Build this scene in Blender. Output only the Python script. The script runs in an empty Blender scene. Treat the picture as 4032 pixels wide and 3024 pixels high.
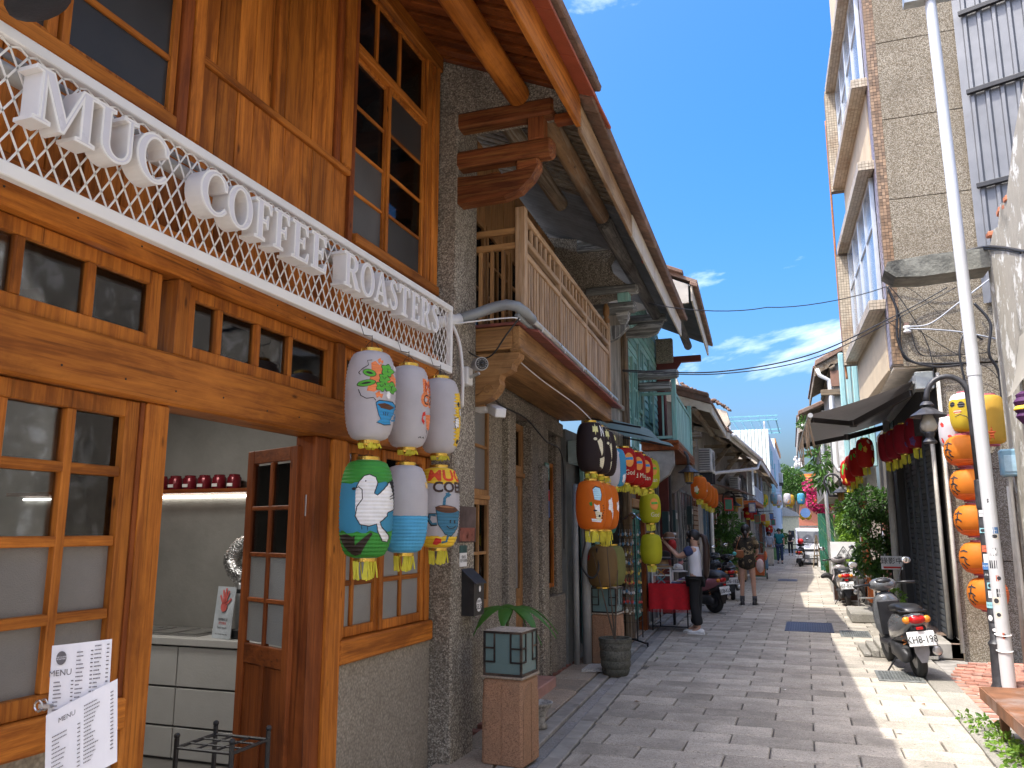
import bpy, bmesh, math, random
from mathutils import Vector, Matrix
R = math.radians
rnd = random.Random(7)
S = bpy.context.scene
COL = S.collection
# ------------------------------------------------------------ camera, sky, sun, exposure
cd = bpy.data.cameras.new('camera'); cam = bpy.data.objects.new('camera', cd); COL.objects.link(cam)
cam.location = (0, 0, 1.62); cam.rotation_euler = (R(90+10.25), 0, R(19.62))
cd.sensor_width = 36; cd.lens = 28.48; cd.clip_end = 3000; cd.clip_start = .05
S.camera = cam
SUN = Vector((-.33, -.33, .9)).normalized()          # direction towards the sun
W = bpy.data.worlds.new('World'); S.world = W; W.use_nodes = True
nt = W.node_tree; bg = nt.nodes['Background']
sky = nt.nodes.new('ShaderNodeTexSky'); sky.sky_type = 'NISHITA'; sky.sun_disc = False
sky.sun_elevation = math.asin(SUN.z); sky.sun_rotation = math.atan2(SUN.x, SUN.y)
sky.altitude = 0; sky.air_density = 1.0; sky.dust_density = 7.0; sky.ozone_density = 6.0
hs = nt.nodes.new('ShaderNodeHueSaturation'); hs.inputs['Saturation'].default_value = 1.45; hs.inputs['Value'].default_value = .9
nt.links.new(sky.outputs[0], hs.inputs['Color']); 
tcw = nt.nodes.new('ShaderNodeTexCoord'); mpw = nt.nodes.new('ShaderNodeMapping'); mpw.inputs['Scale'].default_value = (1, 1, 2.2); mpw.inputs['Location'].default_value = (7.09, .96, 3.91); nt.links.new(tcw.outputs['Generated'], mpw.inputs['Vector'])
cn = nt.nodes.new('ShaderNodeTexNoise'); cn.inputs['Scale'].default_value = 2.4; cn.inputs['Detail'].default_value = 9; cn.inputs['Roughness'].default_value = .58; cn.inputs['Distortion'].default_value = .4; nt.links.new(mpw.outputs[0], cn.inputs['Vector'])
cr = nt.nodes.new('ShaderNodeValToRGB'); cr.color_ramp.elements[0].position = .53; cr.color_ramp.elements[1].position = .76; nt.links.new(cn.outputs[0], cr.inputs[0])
cm_ = nt.nodes.new('ShaderNodeMix'); cm_.data_type = 'RGBA'; cm_.inputs[7].default_value = (8, 8.2, 8.5, 1); nt.links.new(cr.outputs[0], cm_.inputs[0]); nt.links.new(hs.outputs[0], cm_.inputs[6]); nt.links.new(cm_.outputs[2], bg.inputs[0]); bg.inputs[1].default_value = .15  # low wisps, plus clouds added out of view as fill light
sd = bpy.data.lights.new('sun', 'SUN'); sd.energy = 2.0; sd.angle = R(.5); sd.color = (1, .95, .86)
so = bpy.data.objects.new('sun', sd); COL.objects.link(so); so.rotation_euler = SUN.to_track_quat('Z', 'Y').to_euler()
S.view_settings.view_transform = 'Standard'; S.view_settings.look = 'None'; S.view_settings.gamma = 1
S.view_settings.exposure = 1.68
S.render.engine = 'CYCLES'; S.cycles.diffuse_bounces = 8; S.cycles.max_bounces = 16
# ------------------------------------------------------------ mesh helpers
class MB:
    def __init__(s): s.v = []; s.f = []
    def add(s, vs, fs):
        o = len(s.v); s.v += [Vector(p) for p in vs]; s.f += [tuple(i+o for i in f) for f in fs]; return s
    def obox(s, o, a, b, c, ch=0):
        o, a, b, c = map(Vector, (o, a, b, c))
        if not ch:
            vs = [o+a*i+b*j+c*k for k in (0, 1) for j in (0, 1) for i in (0, 1)]
            return s.add(vs, [(0, 2, 3, 1), (4, 5, 7, 6), (0, 1, 5, 4), (2, 6, 7, 3), (0, 4, 6, 2), (1, 3, 7, 5)])
        L = [a.length, b.length, c.length]; ch = min(ch, min(L)*.4); e = [ch/l for l in L]
        vs = []; idx = {}
        for k in (0, 1):
            for j in (0, 1):
                for i in (0, 1):
                    for ax in range(3):
                        t = [i, j, k]
                        for q in range(3):
                            if q != ax: t[q] = e[q] if t[q] == 0 else 1-e[q]
                        idx[(i, j, k, ax)] = len(vs); vs.append(o+a*t[0]+b*t[1]+c*t[2])
        fs = []
        for ax in range(3):
            u, w = [(1, 2), (2, 0), (0, 1)][ax]
            for sd_ in (0, 1):
                q = []
                for p_, r_ in ((0, 0), (1, 0), (1, 1), (0, 1)):
                    t = [0, 0, 0]; t[ax] = sd_; t[u] = p_; t[w] = r_; q.append(idx[(*t, ax)])
                fs.append(tuple(q if sd_ else q[::-1]))
        for ax in range(3):
            u, w = [(1, 2), (2, 0), (0, 1)][ax]
            for p_ in (0, 1):
                for r_ in (0, 1):
                    t0 = [0, 0, 0]; t1 = [0, 0, 0]; t0[ax] = 0; t1[ax] = 1
                    for t in (t0, t1): t[u] = p_; t[w] = r_
                    fs.append((idx[(*t0, u)], idx[(*t1, u)], idx[(*t1, w)], idx[(*t0, w)]))
        for k in (0, 1):
            for j in (0, 1):
                for i in (0, 1): fs.append((idx[(i, j, k, 0)], idx[(i, j, k, 1)], idx[(i, j, k, 2)]))
        return s.add(vs, fs)
    def box(s, x0, x1, y0, y1, z0, z1, ch=0):
        return s.obox((x0, y0, z0), (x1-x0, 0, 0), (0, y1-y0, 0), (0, 0, z1-z0), ch)
    def bar(s, p, q, w, h, up=(0, 0, 1), ch=0):
        p, q, up = Vector(p), Vector(q), Vector(up); d = q-p; a = d.cross(up).normalized(); b = a.cross(d).normalized()
        return s.obox(p-a*w/2-b*h/2, d, a*w, b*h, ch)
    def tube(s, pts, r, n=8, cap=True):
        pts = [Vector(p) for p in pts]; m = len(pts); rr = r if isinstance(r, (list, tuple)) else [r]*m
        vs = []; prev = None
        for i, p in enumerate(pts):
            d = (pts[min(i+1, m-1)]-pts[max(i-1, 0)])
            d = d.normalized() if d.length > 1e-9 else Vector((0, 0, 1))
            if prev is None: a = d.orthogonal().normalized()
            else:
                a = prev-d*prev.dot(d); a = a.normalized() if a.length > 1e-6 else d.orthogonal().normalized()
            prev = a; b = d.cross(a)
            vs += [p+(a*math.cos(t)+b*math.sin(t))*rr[i] for t in [2*math.pi*j/n for j in range(n)]]
        fs = [(i*n+j, i*n+(j+1) % n, (i+1)*n+(j+1) % n, (i+1)*n+j) for i in range(m-1) for j in range(n)]
        if cap: fs += [tuple(range(n))[::-1], tuple(range((m-1)*n, m*n))]
        return s.add(vs, fs)
    def loft(s, rings, cap=True):
        n = len(rings[0]); m = len(rings); vs = [p for r in rings for p in r]
        fs = [(i*n+j, i*n+(j+1) % n, (i+1)*n+(j+1) % n, (i+1)*n+j) for i in range(m-1) for j in range(n)]
        if cap: fs += [tuple(range(n))[::-1], tuple(range((m-1)*n, m*n))]
        return s.add(vs, fs)
    def lathe(s, prof, n=16, c=(0, 0, 0), ax=(0, 0, 1), cap=True):
        c = Vector(c); ax = Vector(ax).normalized(); a = ax.orthogonal().normalized(); b = ax.cross(a)
        return s.loft([[c+ax*z+(a*math.cos(t)+b*math.sin(t))*max(r, 1e-4) for t in [2*math.pi*j/n for j in range(n)]] for r, z in prof], cap)
    def prism(s, poly, o, u, w, d):
        """polygon (a,b) in the plane o+a*u+b*w, pushed along d"""
        o, u, w, d = map(Vector, (o, u, w, d)); n = len(poly)
        vs = [o+u*a+w*b for a, b in poly]; vs += [p+d for p in vs]
        return s.add(vs, [tuple(range(n))[::-1], tuple(range(n, 2*n))]+[(i, (i+1) % n, n+(i+1) % n, n+i) for i in range(n)])
    def ell(s, c, rx, ry, rz, nu=14, nv=9):
        c = Vector(c); rings = []
        for i in range(nv+1):
            t = math.pi*(i/nv-.5); q = max(math.cos(t), .01)
            rings.append([c+Vector((rx*q*math.cos(2*math.pi*j/nu), ry*q*math.sin(2*math.pi*j/nu), rz*math.sin(t))) for j in range(nu)])
        return s.loft(rings)
    def grid(s, fn, nu, nv):
        return s.add([fn(i/nu, j/nv) for j in range(nv+1) for i in range(nu+1)],
                     [(j*(nu+1)+i, j*(nu+1)+i+1, (j+1)*(nu+1)+i+1, (j+1)*(nu+1)+i) for j in range(nv) for i in range(nu)])
    def tf(s, m, k=0):
        for i in range(k, len(s.v)): s.v[i] = m @ s.v[i]
        return s
    def warp(s, fn, k=0):
        for i in range(k, len(s.v)): s.v[i] = Vector(fn(*s.v[i]))
        return s
    def build(s, name, mat, parent=None, smooth=False, loc=None, fix=True, ang=None):
        me = bpy.data.meshes.new(name)
        off = Vector((0, 0, 0)); o_ = parent
        if loc is not None: off = Vector(loc)
        else:
            while o_ is not None: off = off+o_.location; o_ = o_.parent
        me.from_pydata([p-off for p in s.v], [], s.f)
        if fix:
            bm = bmesh.new(); bm.from_mesh(me); bmesh.ops.recalc_face_normals(bm, faces=bm.faces); bm.to_mesh(me); bm.free()
        if smooth:
            me.polygons.foreach_set('use_smooth', [True]*len(me.polygons))
            if ang: me.set_sharp_from_angle(angle=R(ang))
        return mk(name, me, mat, parent, loc)
def mk(name, me, mat, parent=None, loc=None):
    o = bpy.data.objects.new(name, me); COL.objects.link(o)
    if mat: 
        me.materials.clear(); me.materials.append(mat)
    if parent: o.parent = parent
    if loc is not None:
        l = Vector(loc); q = parent
        while q is not None: l = l-q.location; q = q.parent
        o.location = l
    return o
def inst(src, loc, parent=None, rz=None, sc=None):
    """copy of a one-mesh piece sharing its mesh"""
    o = src.copy(); COL.objects.link(o); o.parent = parent or src.parent; o.location = loc
    if rz is not None: o.rotation_euler = (0, 0, rz)
    if sc: o.scale = sc
    return o
def tag(o, label, cat, group=None, kind=None):
    if label: o['label'] = label
    if cat: o['category'] = cat
    if group: o['group'] = group
    if kind: o['kind'] = kind
    return o
def thing(name, label, cat, loc=(0, 0, 0), group=None, rz=0):
    o = bpy.data.objects.new(name, None); COL.objects.link(o); o.location = loc; o.rotation_euler = (0, 0, rz); o.empty_display_size = .1
    return tag(o, label, cat, group)
def struct(o): o['kind'] = 'structure'; return o
def stuff(o): o['kind'] = 'stuff'; return o
def dup(root, loc, rz=None, label=None, sc=None):
    r = root.copy(); COL.objects.link(r); r.location = loc
    if rz is not None: r.rotation_euler = (0, 0, rz)
    if label: r['label'] = label
    if sc: r.scale = (sc, sc, sc)
    for ch in list(root.children):
        c = ch.copy(); COL.objects.link(c); c.parent = r
        for g in list(ch.children):
            d = g.copy(); COL.objects.link(d); d.parent = c
    return r
B = lambda *a, **k: MB().box(*a, **k)
def textmesh(txt, size, font_shear=0, ext=.0, sx=1, bold=0, align='CENTER'):
    cu = bpy.data.curves.new('t', 'FONT'); cu.body = txt; cu.size = size; cu.extrude = ext; cu.align_x = align; cu.align_y = 'CENTER'; cu.shear = font_shear
    cu.offset = bold; cu.resolution_u = 3
    ob = bpy.data.objects.new('t', cu); COL.objects.link(ob)
    me = bpy.data.meshes.new_from_object(ob.evaluated_get(bpy.context.evaluated_depsgraph_get()))
    bpy.data.objects.remove(ob); bpy.data.curves.remove(cu)
    m = MB(); m.add([(v.co.x*sx, v.co.y, v.co.z) for v in me.vertices], [tuple(p.vertices) for p in me.polygons]); bpy.data.meshes.remove(me)
    return m
def basis(o, u, w):
    """matrix that puts a flat drawing (x right, y up) at o with axes u, w"""
    u = Vector(u).normalized(); w = Vector(w).normalized(); n = u.cross(w)
    return Matrix(((u.x, w.x, n.x, o[0]), (u.y, w.y, n.y, o[1]), (u.z, w.z, n.z, o[2]), (0, 0, 0, 1)))
# ------------------------------------------------------------ materials
MATS = {}
def nodes(name):
    m = bpy.data.materials.new(name); m.use_nodes = True; t = m.node_tree; b = t.nodes['Principled BSDF']
    return m, t, b
def N(t, typ, **k):
    n = t.nodes.new(typ)
    for a, v in k.items():
        if a in n.inputs.keys(): n.inputs[a].default_value = v
        else: setattr(n, a, v)
    return n
def c4(c): return (*c, 1) if len(c) == 3 else c
def coords(t, scale=(1, 1, 1), rnd_off=True, gen='Object'):
    tc = N(t, 'ShaderNodeTexCoord'); mp = N(t, 'ShaderNodeMapping'); mp.inputs['Scale'].default_value = scale
    t.links.new(tc.outputs[gen], mp.inputs['Vector'])
    if rnd_off:
        oi = N(t, 'ShaderNodeObjectInfo'); mu = N(t, 'ShaderNodeMath', operation='MULTIPLY'); mu.inputs[1].default_value = 37.3
        t.links.new(oi.outputs['Random'], mu.inputs[0]); t.links.new(mu.outputs[0], mp.inputs['Location'])
    return mp.outputs[0]
def ramp(t, src, stops):
    r = N(t, 'ShaderNodeValToRGB'); e = r.color_ramp.elements
    while len(e) < len(stops): e.new(.5)
    for i, (p, c) in enumerate(stops): e[i].position = p; e[i].color = c4(c)
    t.links.new(src, r.inputs[0]); return r.outputs[0]
def mixc(t, fac, a, b, mode='MIX'):
    m = N(t, 'ShaderNodeMix', data_type='RGBA', blend_type=mode)
    for s, v in ((0, fac), (6, a), (7, b)):
        if isinstance(v, (int, float)): m.inputs[s].default_value = v
        elif isinstance(v, (tuple, list)): m.inputs[s].default_value = c4(v)
        else: t.links.new(v, m.inputs[s])
    return m.outputs[2]
def bump(t, b, h, dist, st=1):
    n = N(t, 'ShaderNodeBump'); n.inputs['Distance'].default_value = dist; n.inputs['Strength'].default_value = st
    t.links.new(h, n.inputs['Height']); t.links.new(n.outputs[0], b.inputs['Normal'])
def noise(t, v, sc, det=4, rough=.55, dist=0):
    n = N(t, 'ShaderNodeTexNoise'); n.inputs['Scale'].default_value = sc; n.inputs['Detail'].default_value = det
    n.inputs['Roughness'].default_value = rough; n.inputs['Distortion'].default_value = dist
    t.links.new(v, n.inputs['Vector']); return n
def rvar(t, col, amt):
    """per-object brightness variation"""
    oi = N(t, 'ShaderNodeObjectInfo'); mr = N(t, 'ShaderNodeMapRange'); mr.inputs['To Min'].default_value = 1-amt; mr.inputs['To Max'].default_value = 1+amt
    t.links.new(oi.outputs['Random'], mr.inputs['Value'])
    h = N(t, 'ShaderNodeHueSaturation'); t.links.new(mr.outputs[0], h.inputs['Value']); t.links.new(col, h.inputs['Color']); return h.outputs[0]
def plain(name, col, rough=.55, metal=0, var=.18, sc=9, bmp=.0015, bsc=60, spec=.5, rv=0, dirt=None, dsc=2.2, damt=.6, coat=0):
    if name in MATS: return MATS[name]
    m, t, b = nodes(name); v = coords(t)
    n = noise(t, v, sc, 5)
    c = ramp(t, n.outputs[0], [(.3, tuple(x*(1-var) for x in col)), (.7, tuple(min(1, x*(1+var)) for x in col))])
    if dirt:
        d = noise(t, v, dsc, 7, .65, .3); f = ramp(t, d.outputs[0], [(.5, (0, 0, 0)), (.68, (damt,)*3)]); c = mixc(t, f, c, dirt)
    if rv: c = rvar(t, c, rv)
    t.links.new(c, b.inputs['Base Color']); b.inputs['Metallic'].default_value = metal
    rr = N(t, 'ShaderNodeMapRange'); rr.inputs['To Min'].default_value = max(.03, rough-.1); rr.inputs['To Max'].default_value = min(1, rough+.1)
    t.links.new(n.outputs[0], rr.inputs['Value']); t.links.new(rr.outputs[0], b.inputs['Roughness'])
    b.inputs['Specular IOR Level'].default_value = spec; b.inputs['Coat Weight'].default_value = coat
    if bmp: bump(t, b, noise(t, v, bsc, 3).outputs[0], bmp)
    MATS[name] = m; return m
def wood(name, c1, c2, axis='z', rough=.42, sc=1, rv=.16, wear=None, wamt=.5, coat=0, knots=True):
    """grain runs along the axis"""
    key = name+axis
    if key in MATS: return MATS[key]
    m, t, b = nodes(key); s = {'x': (1.0, 24, 24), 'y': (24, 1.0, 24), 'z': (24, 24, 1.0)}[axis]
    v = coords(t, tuple(k*sc for k in s)); n = noise(t, v, 1.6, 7, .66, .6)
    f = noise(t, v, 7, 3, .6)
    c = ramp(t, n.outputs[0], [(.30, tuple(x*.55 for x in c2)), (.42, c2), (.52, tuple((a+b_)/2 for a, b_ in zip(c1, c2))), (.68, c1)])
    c = mixc(t, .3, c, mixc(t, f.outputs[0], tuple(x*.4 for x in c2), c1), 'MIX')
    v2 = coords(t, tuple({'x': (1, 3, 3), 'y': (3, 1, 3), 'z': (3, 3, 1)}[axis]))
    bl = noise(t, v2, 1.3, 6, .65, .6); c = mixc(t, ramp(t, bl.outputs[0], [(.36, (.75, .75, .75)), (.5, (0, 0, 0))]), c, tuple(x*.6 for x in c2)); c = mixc(t, ramp(t, bl.outputs[0], [(.52, (0, 0, 0)), (.72, (.5, .5, .5))]), c, tuple(min(1, x*1.25+.01) for x in c1))
    fs = noise(t, coords(t, tuple({'x': (.7, 40, 40), 'y': (40, .7, 40), 'z': (40, 40, .7)}[axis])), 1.5, 2); c = mixc(t, ramp(t, fs.outputs[0], [(.62, (0, 0, 0)), (.72, (.6, .6, .6))]), c, tuple(x*.3 for x in c2))
    if knots:
        vo = N(t, 'ShaderNodeTexVoronoi'); vo.inputs['Scale'].default_value = 2.6; t.links.new(v2, vo.inputs['Vector'])
        k = ramp(t, vo.outputs['Distance'], [(.035, (.85, .85, .85)), (.09, (0, 0, 0))]); c = mixc(t, k, c, tuple(x*.25 for x in c2))
    if wear:
        w = noise(t, v, 1.0, 8, .75, .6); c = mixc(t, ramp(t, w.outputs[0], [(.5, (0, 0, 0)), (.6, (wamt,)*3)]), c, wear)
    c = rvar(t, c, rv)
    t.links.new(c, b.inputs['Base Color']); b.inputs['Roughness'].default_value = rough; b.inputs['Specular IOR Level'].default_value = .22; b.inputs['Coat Weight'].default_value = coat; b.inputs['Coat Roughness'].default_value = .3
    bump(t, b, n.outputs[0], .004, .7); MATS[key] = m; return m
def pebble(name, cols, sc=90, bmp=.006, stain=None, samt=.6):
    """washed-aggregate render: small stones of several tones"""
    if name in MATS: return MATS[name]
    m, t, b = nodes(name); v = coords(t, rnd_off=False)
    vo = N(t, 'ShaderNodeTexVoronoi'); vo.inputs['Scale'].default_value = sc; t.links.new(v, vo.inputs['Vector'])
    sp = N(t, 'ShaderNodeSeparateColor'); t.links.new(vo.outputs['Color'], sp.inputs[0])
    k = len(cols); c = ramp(t, sp.outputs[0], [(i/k, cc) for i, cc in enumerate(cols)]); c.node.color_ramp.interpolation = 'CONSTANT'
    c = mixc(t, ramp(t, vo.outputs['Distance'], [(.35, (0, 0, 0)), (.75, (.55, .55, .55))]), c, tuple(x*.45 for x in cols[0]))
    big = noise(t, v, 1.3, 6, .6); c = mixc(t, ramp(t, big.outputs[0], [(.3, (.35, .35, .35)), (.65, (0, 0, 0))]), c, tuple(x*.6 for x in cols[0]))
    if stain:
        st = noise(t, coords(t, (1, 1, .35), False), 1.9, 8, .7, .5); c = mixc(t, ramp(t, st.outputs[0], [(.48, (0, 0, 0)), (.66, (samt,)*3)]), c, stain)
    t.links.new(c, b.inputs['Base Color']); b.inputs['Roughness'].default_value = .9; b.inputs['Specular IOR Level'].default_value = .15
    bump(t, b, vo.outputs['Distance'], -bmp, .8); MATS[name] = m; return m
def glassm(name='window_glass', tint=(.75, .78, .8), refl=1.6):
    if name in MATS: return MATS[name]
    m, t, b = nodes(name); t.nodes.remove(b); out = t.nodes['Material Output']
    tr = N(t, 'ShaderNodeBsdfTransparent'); tr.inputs[0].default_value = c4(tint)
    gl = N(t, 'ShaderNodeBsdfGlossy'); gl.inputs['Roughness'].default_value = .03
    fr = N(t, 'ShaderNodeFresnel'); fr.inputs[0].default_value = 1.5; mu = N(t, 'ShaderNodeMath', operation='MULTIPLY', use_clamp=True); mu.inputs[1].default_value = refl
    mx = N(t, 'ShaderNodeMixShader'); t.links.new(fr.outputs[0], mu.inputs[0]); t.links.new(mu.outputs[0], mx.inputs[0])
    t.links.new(tr.outputs[0], mx.inputs[1]); t.links.new(gl.outputs[0], mx.inputs[2]); t.links.new(mx.outputs[0], out.inputs[0])
    bp = N(t, 'ShaderNodeBump'); bp.inputs['Distance'].default_value = .002; t.links.new(noise(t, coords(t), 2.5, 2).outputs[0], bp.inputs['Height']); t.links.new(bp.outputs[0], gl.inputs['Normal'])
    MATS[name] = m; return m
def frosted(name, col, rough=.32):
    if name in MATS: return MATS[name]
    m, t, b = nodes(name); v = coords(t); n = noise(t, v, 2.2, 4)
    t.links.new(ramp(t, n.outputs[0], [(.3, tuple(x*.75 for x in col)), (.7, col)]), b.inputs['Base Color']); b.inputs['Roughness'].default_value = rough
    vo = N(t, 'ShaderNodeTexVoronoi'); vo.inputs['Scale'].default_value = 160; t.links.new(v, vo.inputs['Vector']); bump(t, b, vo.outputs['Distance'], .002, .6)
    MATS[name] = m; return m
def paper(name, col, tr=.45, rough=.6, gloss=.05):
    """lantern cloth: lets light through"""
    if name in MATS: return MATS[name]
    m, t, b = nodes(name); out = t.nodes['Material Output']; v = coords(t); n = noise(t, v, 6, 4)
    c = ramp(t, n.outputs[0], [(.3, tuple(x*.88 for x in col)), (.7, col)]); t.links.new(c, b.inputs['Base Color']); b.inputs['Roughness'].default_value = rough
    b.inputs['Specular IOR Level'].default_value = .3
    tl = N(t, 'ShaderNodeBsdfTranslucent'); t.links.new(c, tl.inputs[0]); mx = N(t, 'ShaderNodeMixShader'); mx.inputs[0].default_value = tr
    t.links.new(b.outputs[0], mx.inputs[1]); t.links.new(tl.outputs[0], mx.inputs[2]); t.links.new(mx.outputs[0], out.inputs[0])
    bump(t, b, noise(t, coords(t, (25, 25, 4)), 2, 3).outputs[0], .003, .5)
    MATS[name] = m; return m
def leafm(name, col, col2):
    if name in MATS: return MATS[name]
    m, t, b = nodes(name); out = t.nodes['Material Output']
    g = N(t, 'ShaderNodeNewGeometry'); c = ramp(t, g.outputs['Random Per Island'], [(0, col2), (.5, col), (1, tuple(x*1.35 for x in col))])
    t.links.new(c, b.inputs['Base Color']); b.inputs['Roughness'].default_value = .45
    tl = N(t, 'ShaderNodeBsdfTranslucent'); t.links.new(c, tl.inputs[0]); mx = N(t, 'ShaderNodeMixShader'); mx.inputs[0].default_value = .35
    t.links.new(b.outputs[0], mx.inputs[1]); t.links.new(tl.outputs[0], mx.inputs[2]); t.links.new(mx.outputs[0], out.inputs[0])
    MATS[name] = m; return m
def emit(name, col, st):
    if name in MATS: return MATS[name]
    m, t, b = nodes(name); b.inputs['Base Color'].default_value = c4(col); b.inputs['Emission Color'].default_value = c4(col); b.inputs['Emission Strength'].default_value = st
    MATS[name] = m; return m
OR1, OR2 = (.62, .215, .030), (.30, .085, .013)
def WO(ax): return wood('stained_timber_', OR1, OR2, ax, .55, rv=.26)
def WD(ax): return wood('dark_stained_timber_', (.32, .09, .02), (.17, .042, .012), ax, .5)
def WT(ax): return wood('tan_timber_', (.46, .25, .10), (.28, .14, .055), ax, .55)
def WW(ax): return wood('weathered_timber_', (.30, .23, .15), (.15, .11, .075), ax, .75, wear=(.38, .36, .31), wamt=.55)
def WG(ax): return wood('grey_painted_timber_', (.22, .23, .22), (.12, .12, .115), ax, .75, wear=(.52, .53, .50), wamt=.8)
def WTQ(ax): return wood('turquoise_timber_', (.30, .56, .50), (.20, .44, .40), ax, .6, wear=(.44, .44, .38), wamt=.5, knots=False)
PEB = pebble('grey_washed_pebble', [(.18, .155, .125), (.34, .30, .245), (.48, .43, .35), (.26, .225, .18), (.58, .53, .44), (.40, .35, .28)], 95, .005, (.10, .09, .075), .45)
PEB2 = pebble('smooth_grey_render', [(.33, .29, .235), (.40, .355, .29), (.46, .41, .335), (.37, .325, .265)], 60, .003, (.22, .19, .155), .45)
PEBT = pebble('beige_washed_pebble', [(.17, .14, .10), (.40, .35, .27), (.29, .245, .175), (.50, .45, .36), (.23, .19, .13), (.43, .38, .295)], 95, .005, (.16, .13, .09), .45)
DARK = plain('dark_interior', (.03, .03, .032), .8)
BLK = plain('black_metal', (.018, .018, .02), .4, 0, .2)
WHT = plain('white_paint', (.78, .78, .77), .4, 0, .05, 5, .0008)
STL = plain('brushed_steel', (.55, .55, .55), .3, .9, .1)
GOLD = plain('gold_foil', (.75, .50, .10), .22, .85, .15, 40, .002, 90)
TAS = plain('yellow_tassel', (.72, .66, .06), .7, 0, .2)
GLS = glassm()
# ------------------------------------------------------------ ground, paving, kerbs
def gran(name, c, sc=140, rv=.2, stain=(.21, .195, .165)):
    if name in MATS: return MATS[name]
    m, t, b = nodes(name); v = coords(t); vo = N(t, 'ShaderNodeTexVoronoi'); vo.inputs['Scale'].default_value = sc; t.links.new(v, vo.inputs['Vector'])
    sp = N(t, 'ShaderNodeSeparateColor'); t.links.new(vo.outputs['Color'], sp.inputs[0])
    k = ramp(t, sp.outputs[0], [(0, tuple(x*.62 for x in c)), (.35, c), (.8, tuple(min(1, x*1.3) for x in c))])
    g = noise(t, v, 2.3, 7, .65); k = mixc(t, ramp(t, g.outputs[0], [(.40, (0, 0, 0)), (.70, (.75, .75, .75))]), k, stain)
    w = noise(t, coords(t, rnd_off=False), .55, 5, .6); k = mixc(t, ramp(t, w.outputs[0], [(.4, (0, 0, 0)), (.7, (.35, .35, .35))]), k, stain)
    gs = noise(t, coords(t, rnd_off=False), 13, 3, .5); k = mixc(t, ramp(t, gs.outputs[0], [(.66, (0, 0, 0)), (.72, (.55, .55, .55))]), k, tuple(x*.35 for x in stain))
    k = rvar(t, k, rv); t.links.new(k, b.inputs['Base Color']); b.inputs['Roughness'].default_value = .85; b.inputs['Specular IOR Level'].default_value = .12
    bump(t, b, noise(t, v, 90, 3).outputs[0], .003, .7); MATS[name] = m; return m
GRAN = gran('grey_granite_paving', (.43, .39, .33))
GRAN2 = gran('pink_granite_slab', (.36, .29, .22))
CONC = plain('old_concrete', (.30, .285, .255), .85, 0, .2, 6, .004, 40, dirt=(.13, .12, .105), damt=.7)
MORT = plain('dark_mortar', (.11, .10, .088), .95, 0, .3, 12)
g = struct(MB().grid(lambda a, b: (-1500+3000*a, -200+2600*b, -.07), 2, 2).build('ground', plain('far_ground', (.16, .15, .14), .95)))
bed = struct(B(-3.4, 4.2, -12, 75, -.065, -.022).build('street_bed', MORT))
CH = lambda y: -1.73-.054*(y-5.75) if y < 16 else -2.28-.01*(y-16)      # left channel: street-side edge
RE = lambda y: 1.15 if y < 11 else 1.15-.03*(y-11)                      # right edge of the granite
street = thing('street', None, None, (0, 8, 0)); street['kind'] = 'structure'
pav = MB().box(-.304, .304, -.152, .152, -.03, 0, .007).build('paver', GRAN, None, loc=(0, 0, 0)); pav.parent = street
far = MB(); cnt = 0; y = 4.3; row = 0; first = True
while y < 62:
    o = (row % 2)*.31; x = -2.2-.31+o
    while x < RE(y)+.3:
        x0, x1 = max(x, CH(y)+.012), min(x+.608, RE(y))
        if x1-x0 > .08:
            c = ((x0+x1)/2, y+.152, rnd.uniform(-.004, .003)); s = (x1-x0)/.608
            if cnt < 290 and y > 4.2:
                if first: q = pav; q.location = (c[0], c[1]-8, c[2]); first = False
                else: q = inst(pav, (c[0], c[1]-8, c[2]), street)
                q.scale = (s, 1, 1); q.rotation_euler = (rnd.uniform(-.006, .006), rnd.uniform(-.004, .004), 0); cnt += 1
            else: far.box(x0, x1, y, y+.304, -.03, c[2], .006 if y < 30 else 0)
        x += .62
    y += .317; row += 1
y = 3.98; row = 1
while y > -11:
    x = -2.6+(row % 2)*.31
    while x < 1.9: far.box(x, x+.608, y, y+.304, -.03, 0); x += .62
    y -= .317; row += 1
stuff(far.build('far_pavers', GRAN, street))
# left kerb channel stones, slabs and bricks
chan = thing('drain_channel', None, None, (-1.9, 8, 0)); chan['kind'] = 'structure'
y = 4.2
while y < 34:
    L = .6; a, b_ = CH(y), CH(y+L)
    for k, (u0, u1, z) in enumerate(((0, -.13, .004), (-.14, -.25, -.012), (-.26, -.40, .012))):
        zz = z+rnd.uniform(-.003, .003)
        m = MB().obox((a+u1, y, -.05), (u0-u1, 0, 0), (b_-a, L-.012, 0), (0, 0, zz+.05), .008)
        m.build('kerb_stone', CONC if k != 1 else gran('channel_stone', (.26, .255, .25)), chan)
    y += L
walk = thing('left_pavement', None, None, (-2.5, 8, 0)); walk['kind'] = 'structure'
y = 4.2; i = 0
while y < 30:
    a = CH(y)-.41
    for x0, x1 in ((a-.42, a), ):
        MB().obox((x0, y, -.05), (x1-x0-.012, 0, 0), (-.03, .588, 0), (0, 0, .065+rnd.uniform(-.004, .004)), .008).build('slab', GRAN2, walk)
    y += .6
BRK = plain('red_paving_brick', (.26, .105, .075), .85, 0, .25, 14, .004, rv=.25, dirt=(.13, .10, .085))
bk = MB().box(-.1, .1, -.05, .05, -.05, 0, .006).build('brick', BRK, None, loc=(0, 0, 0)); bk.parent = walk; first = True; y = 5.9; r_ = 0; nb = 0
fb = MB()
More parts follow.
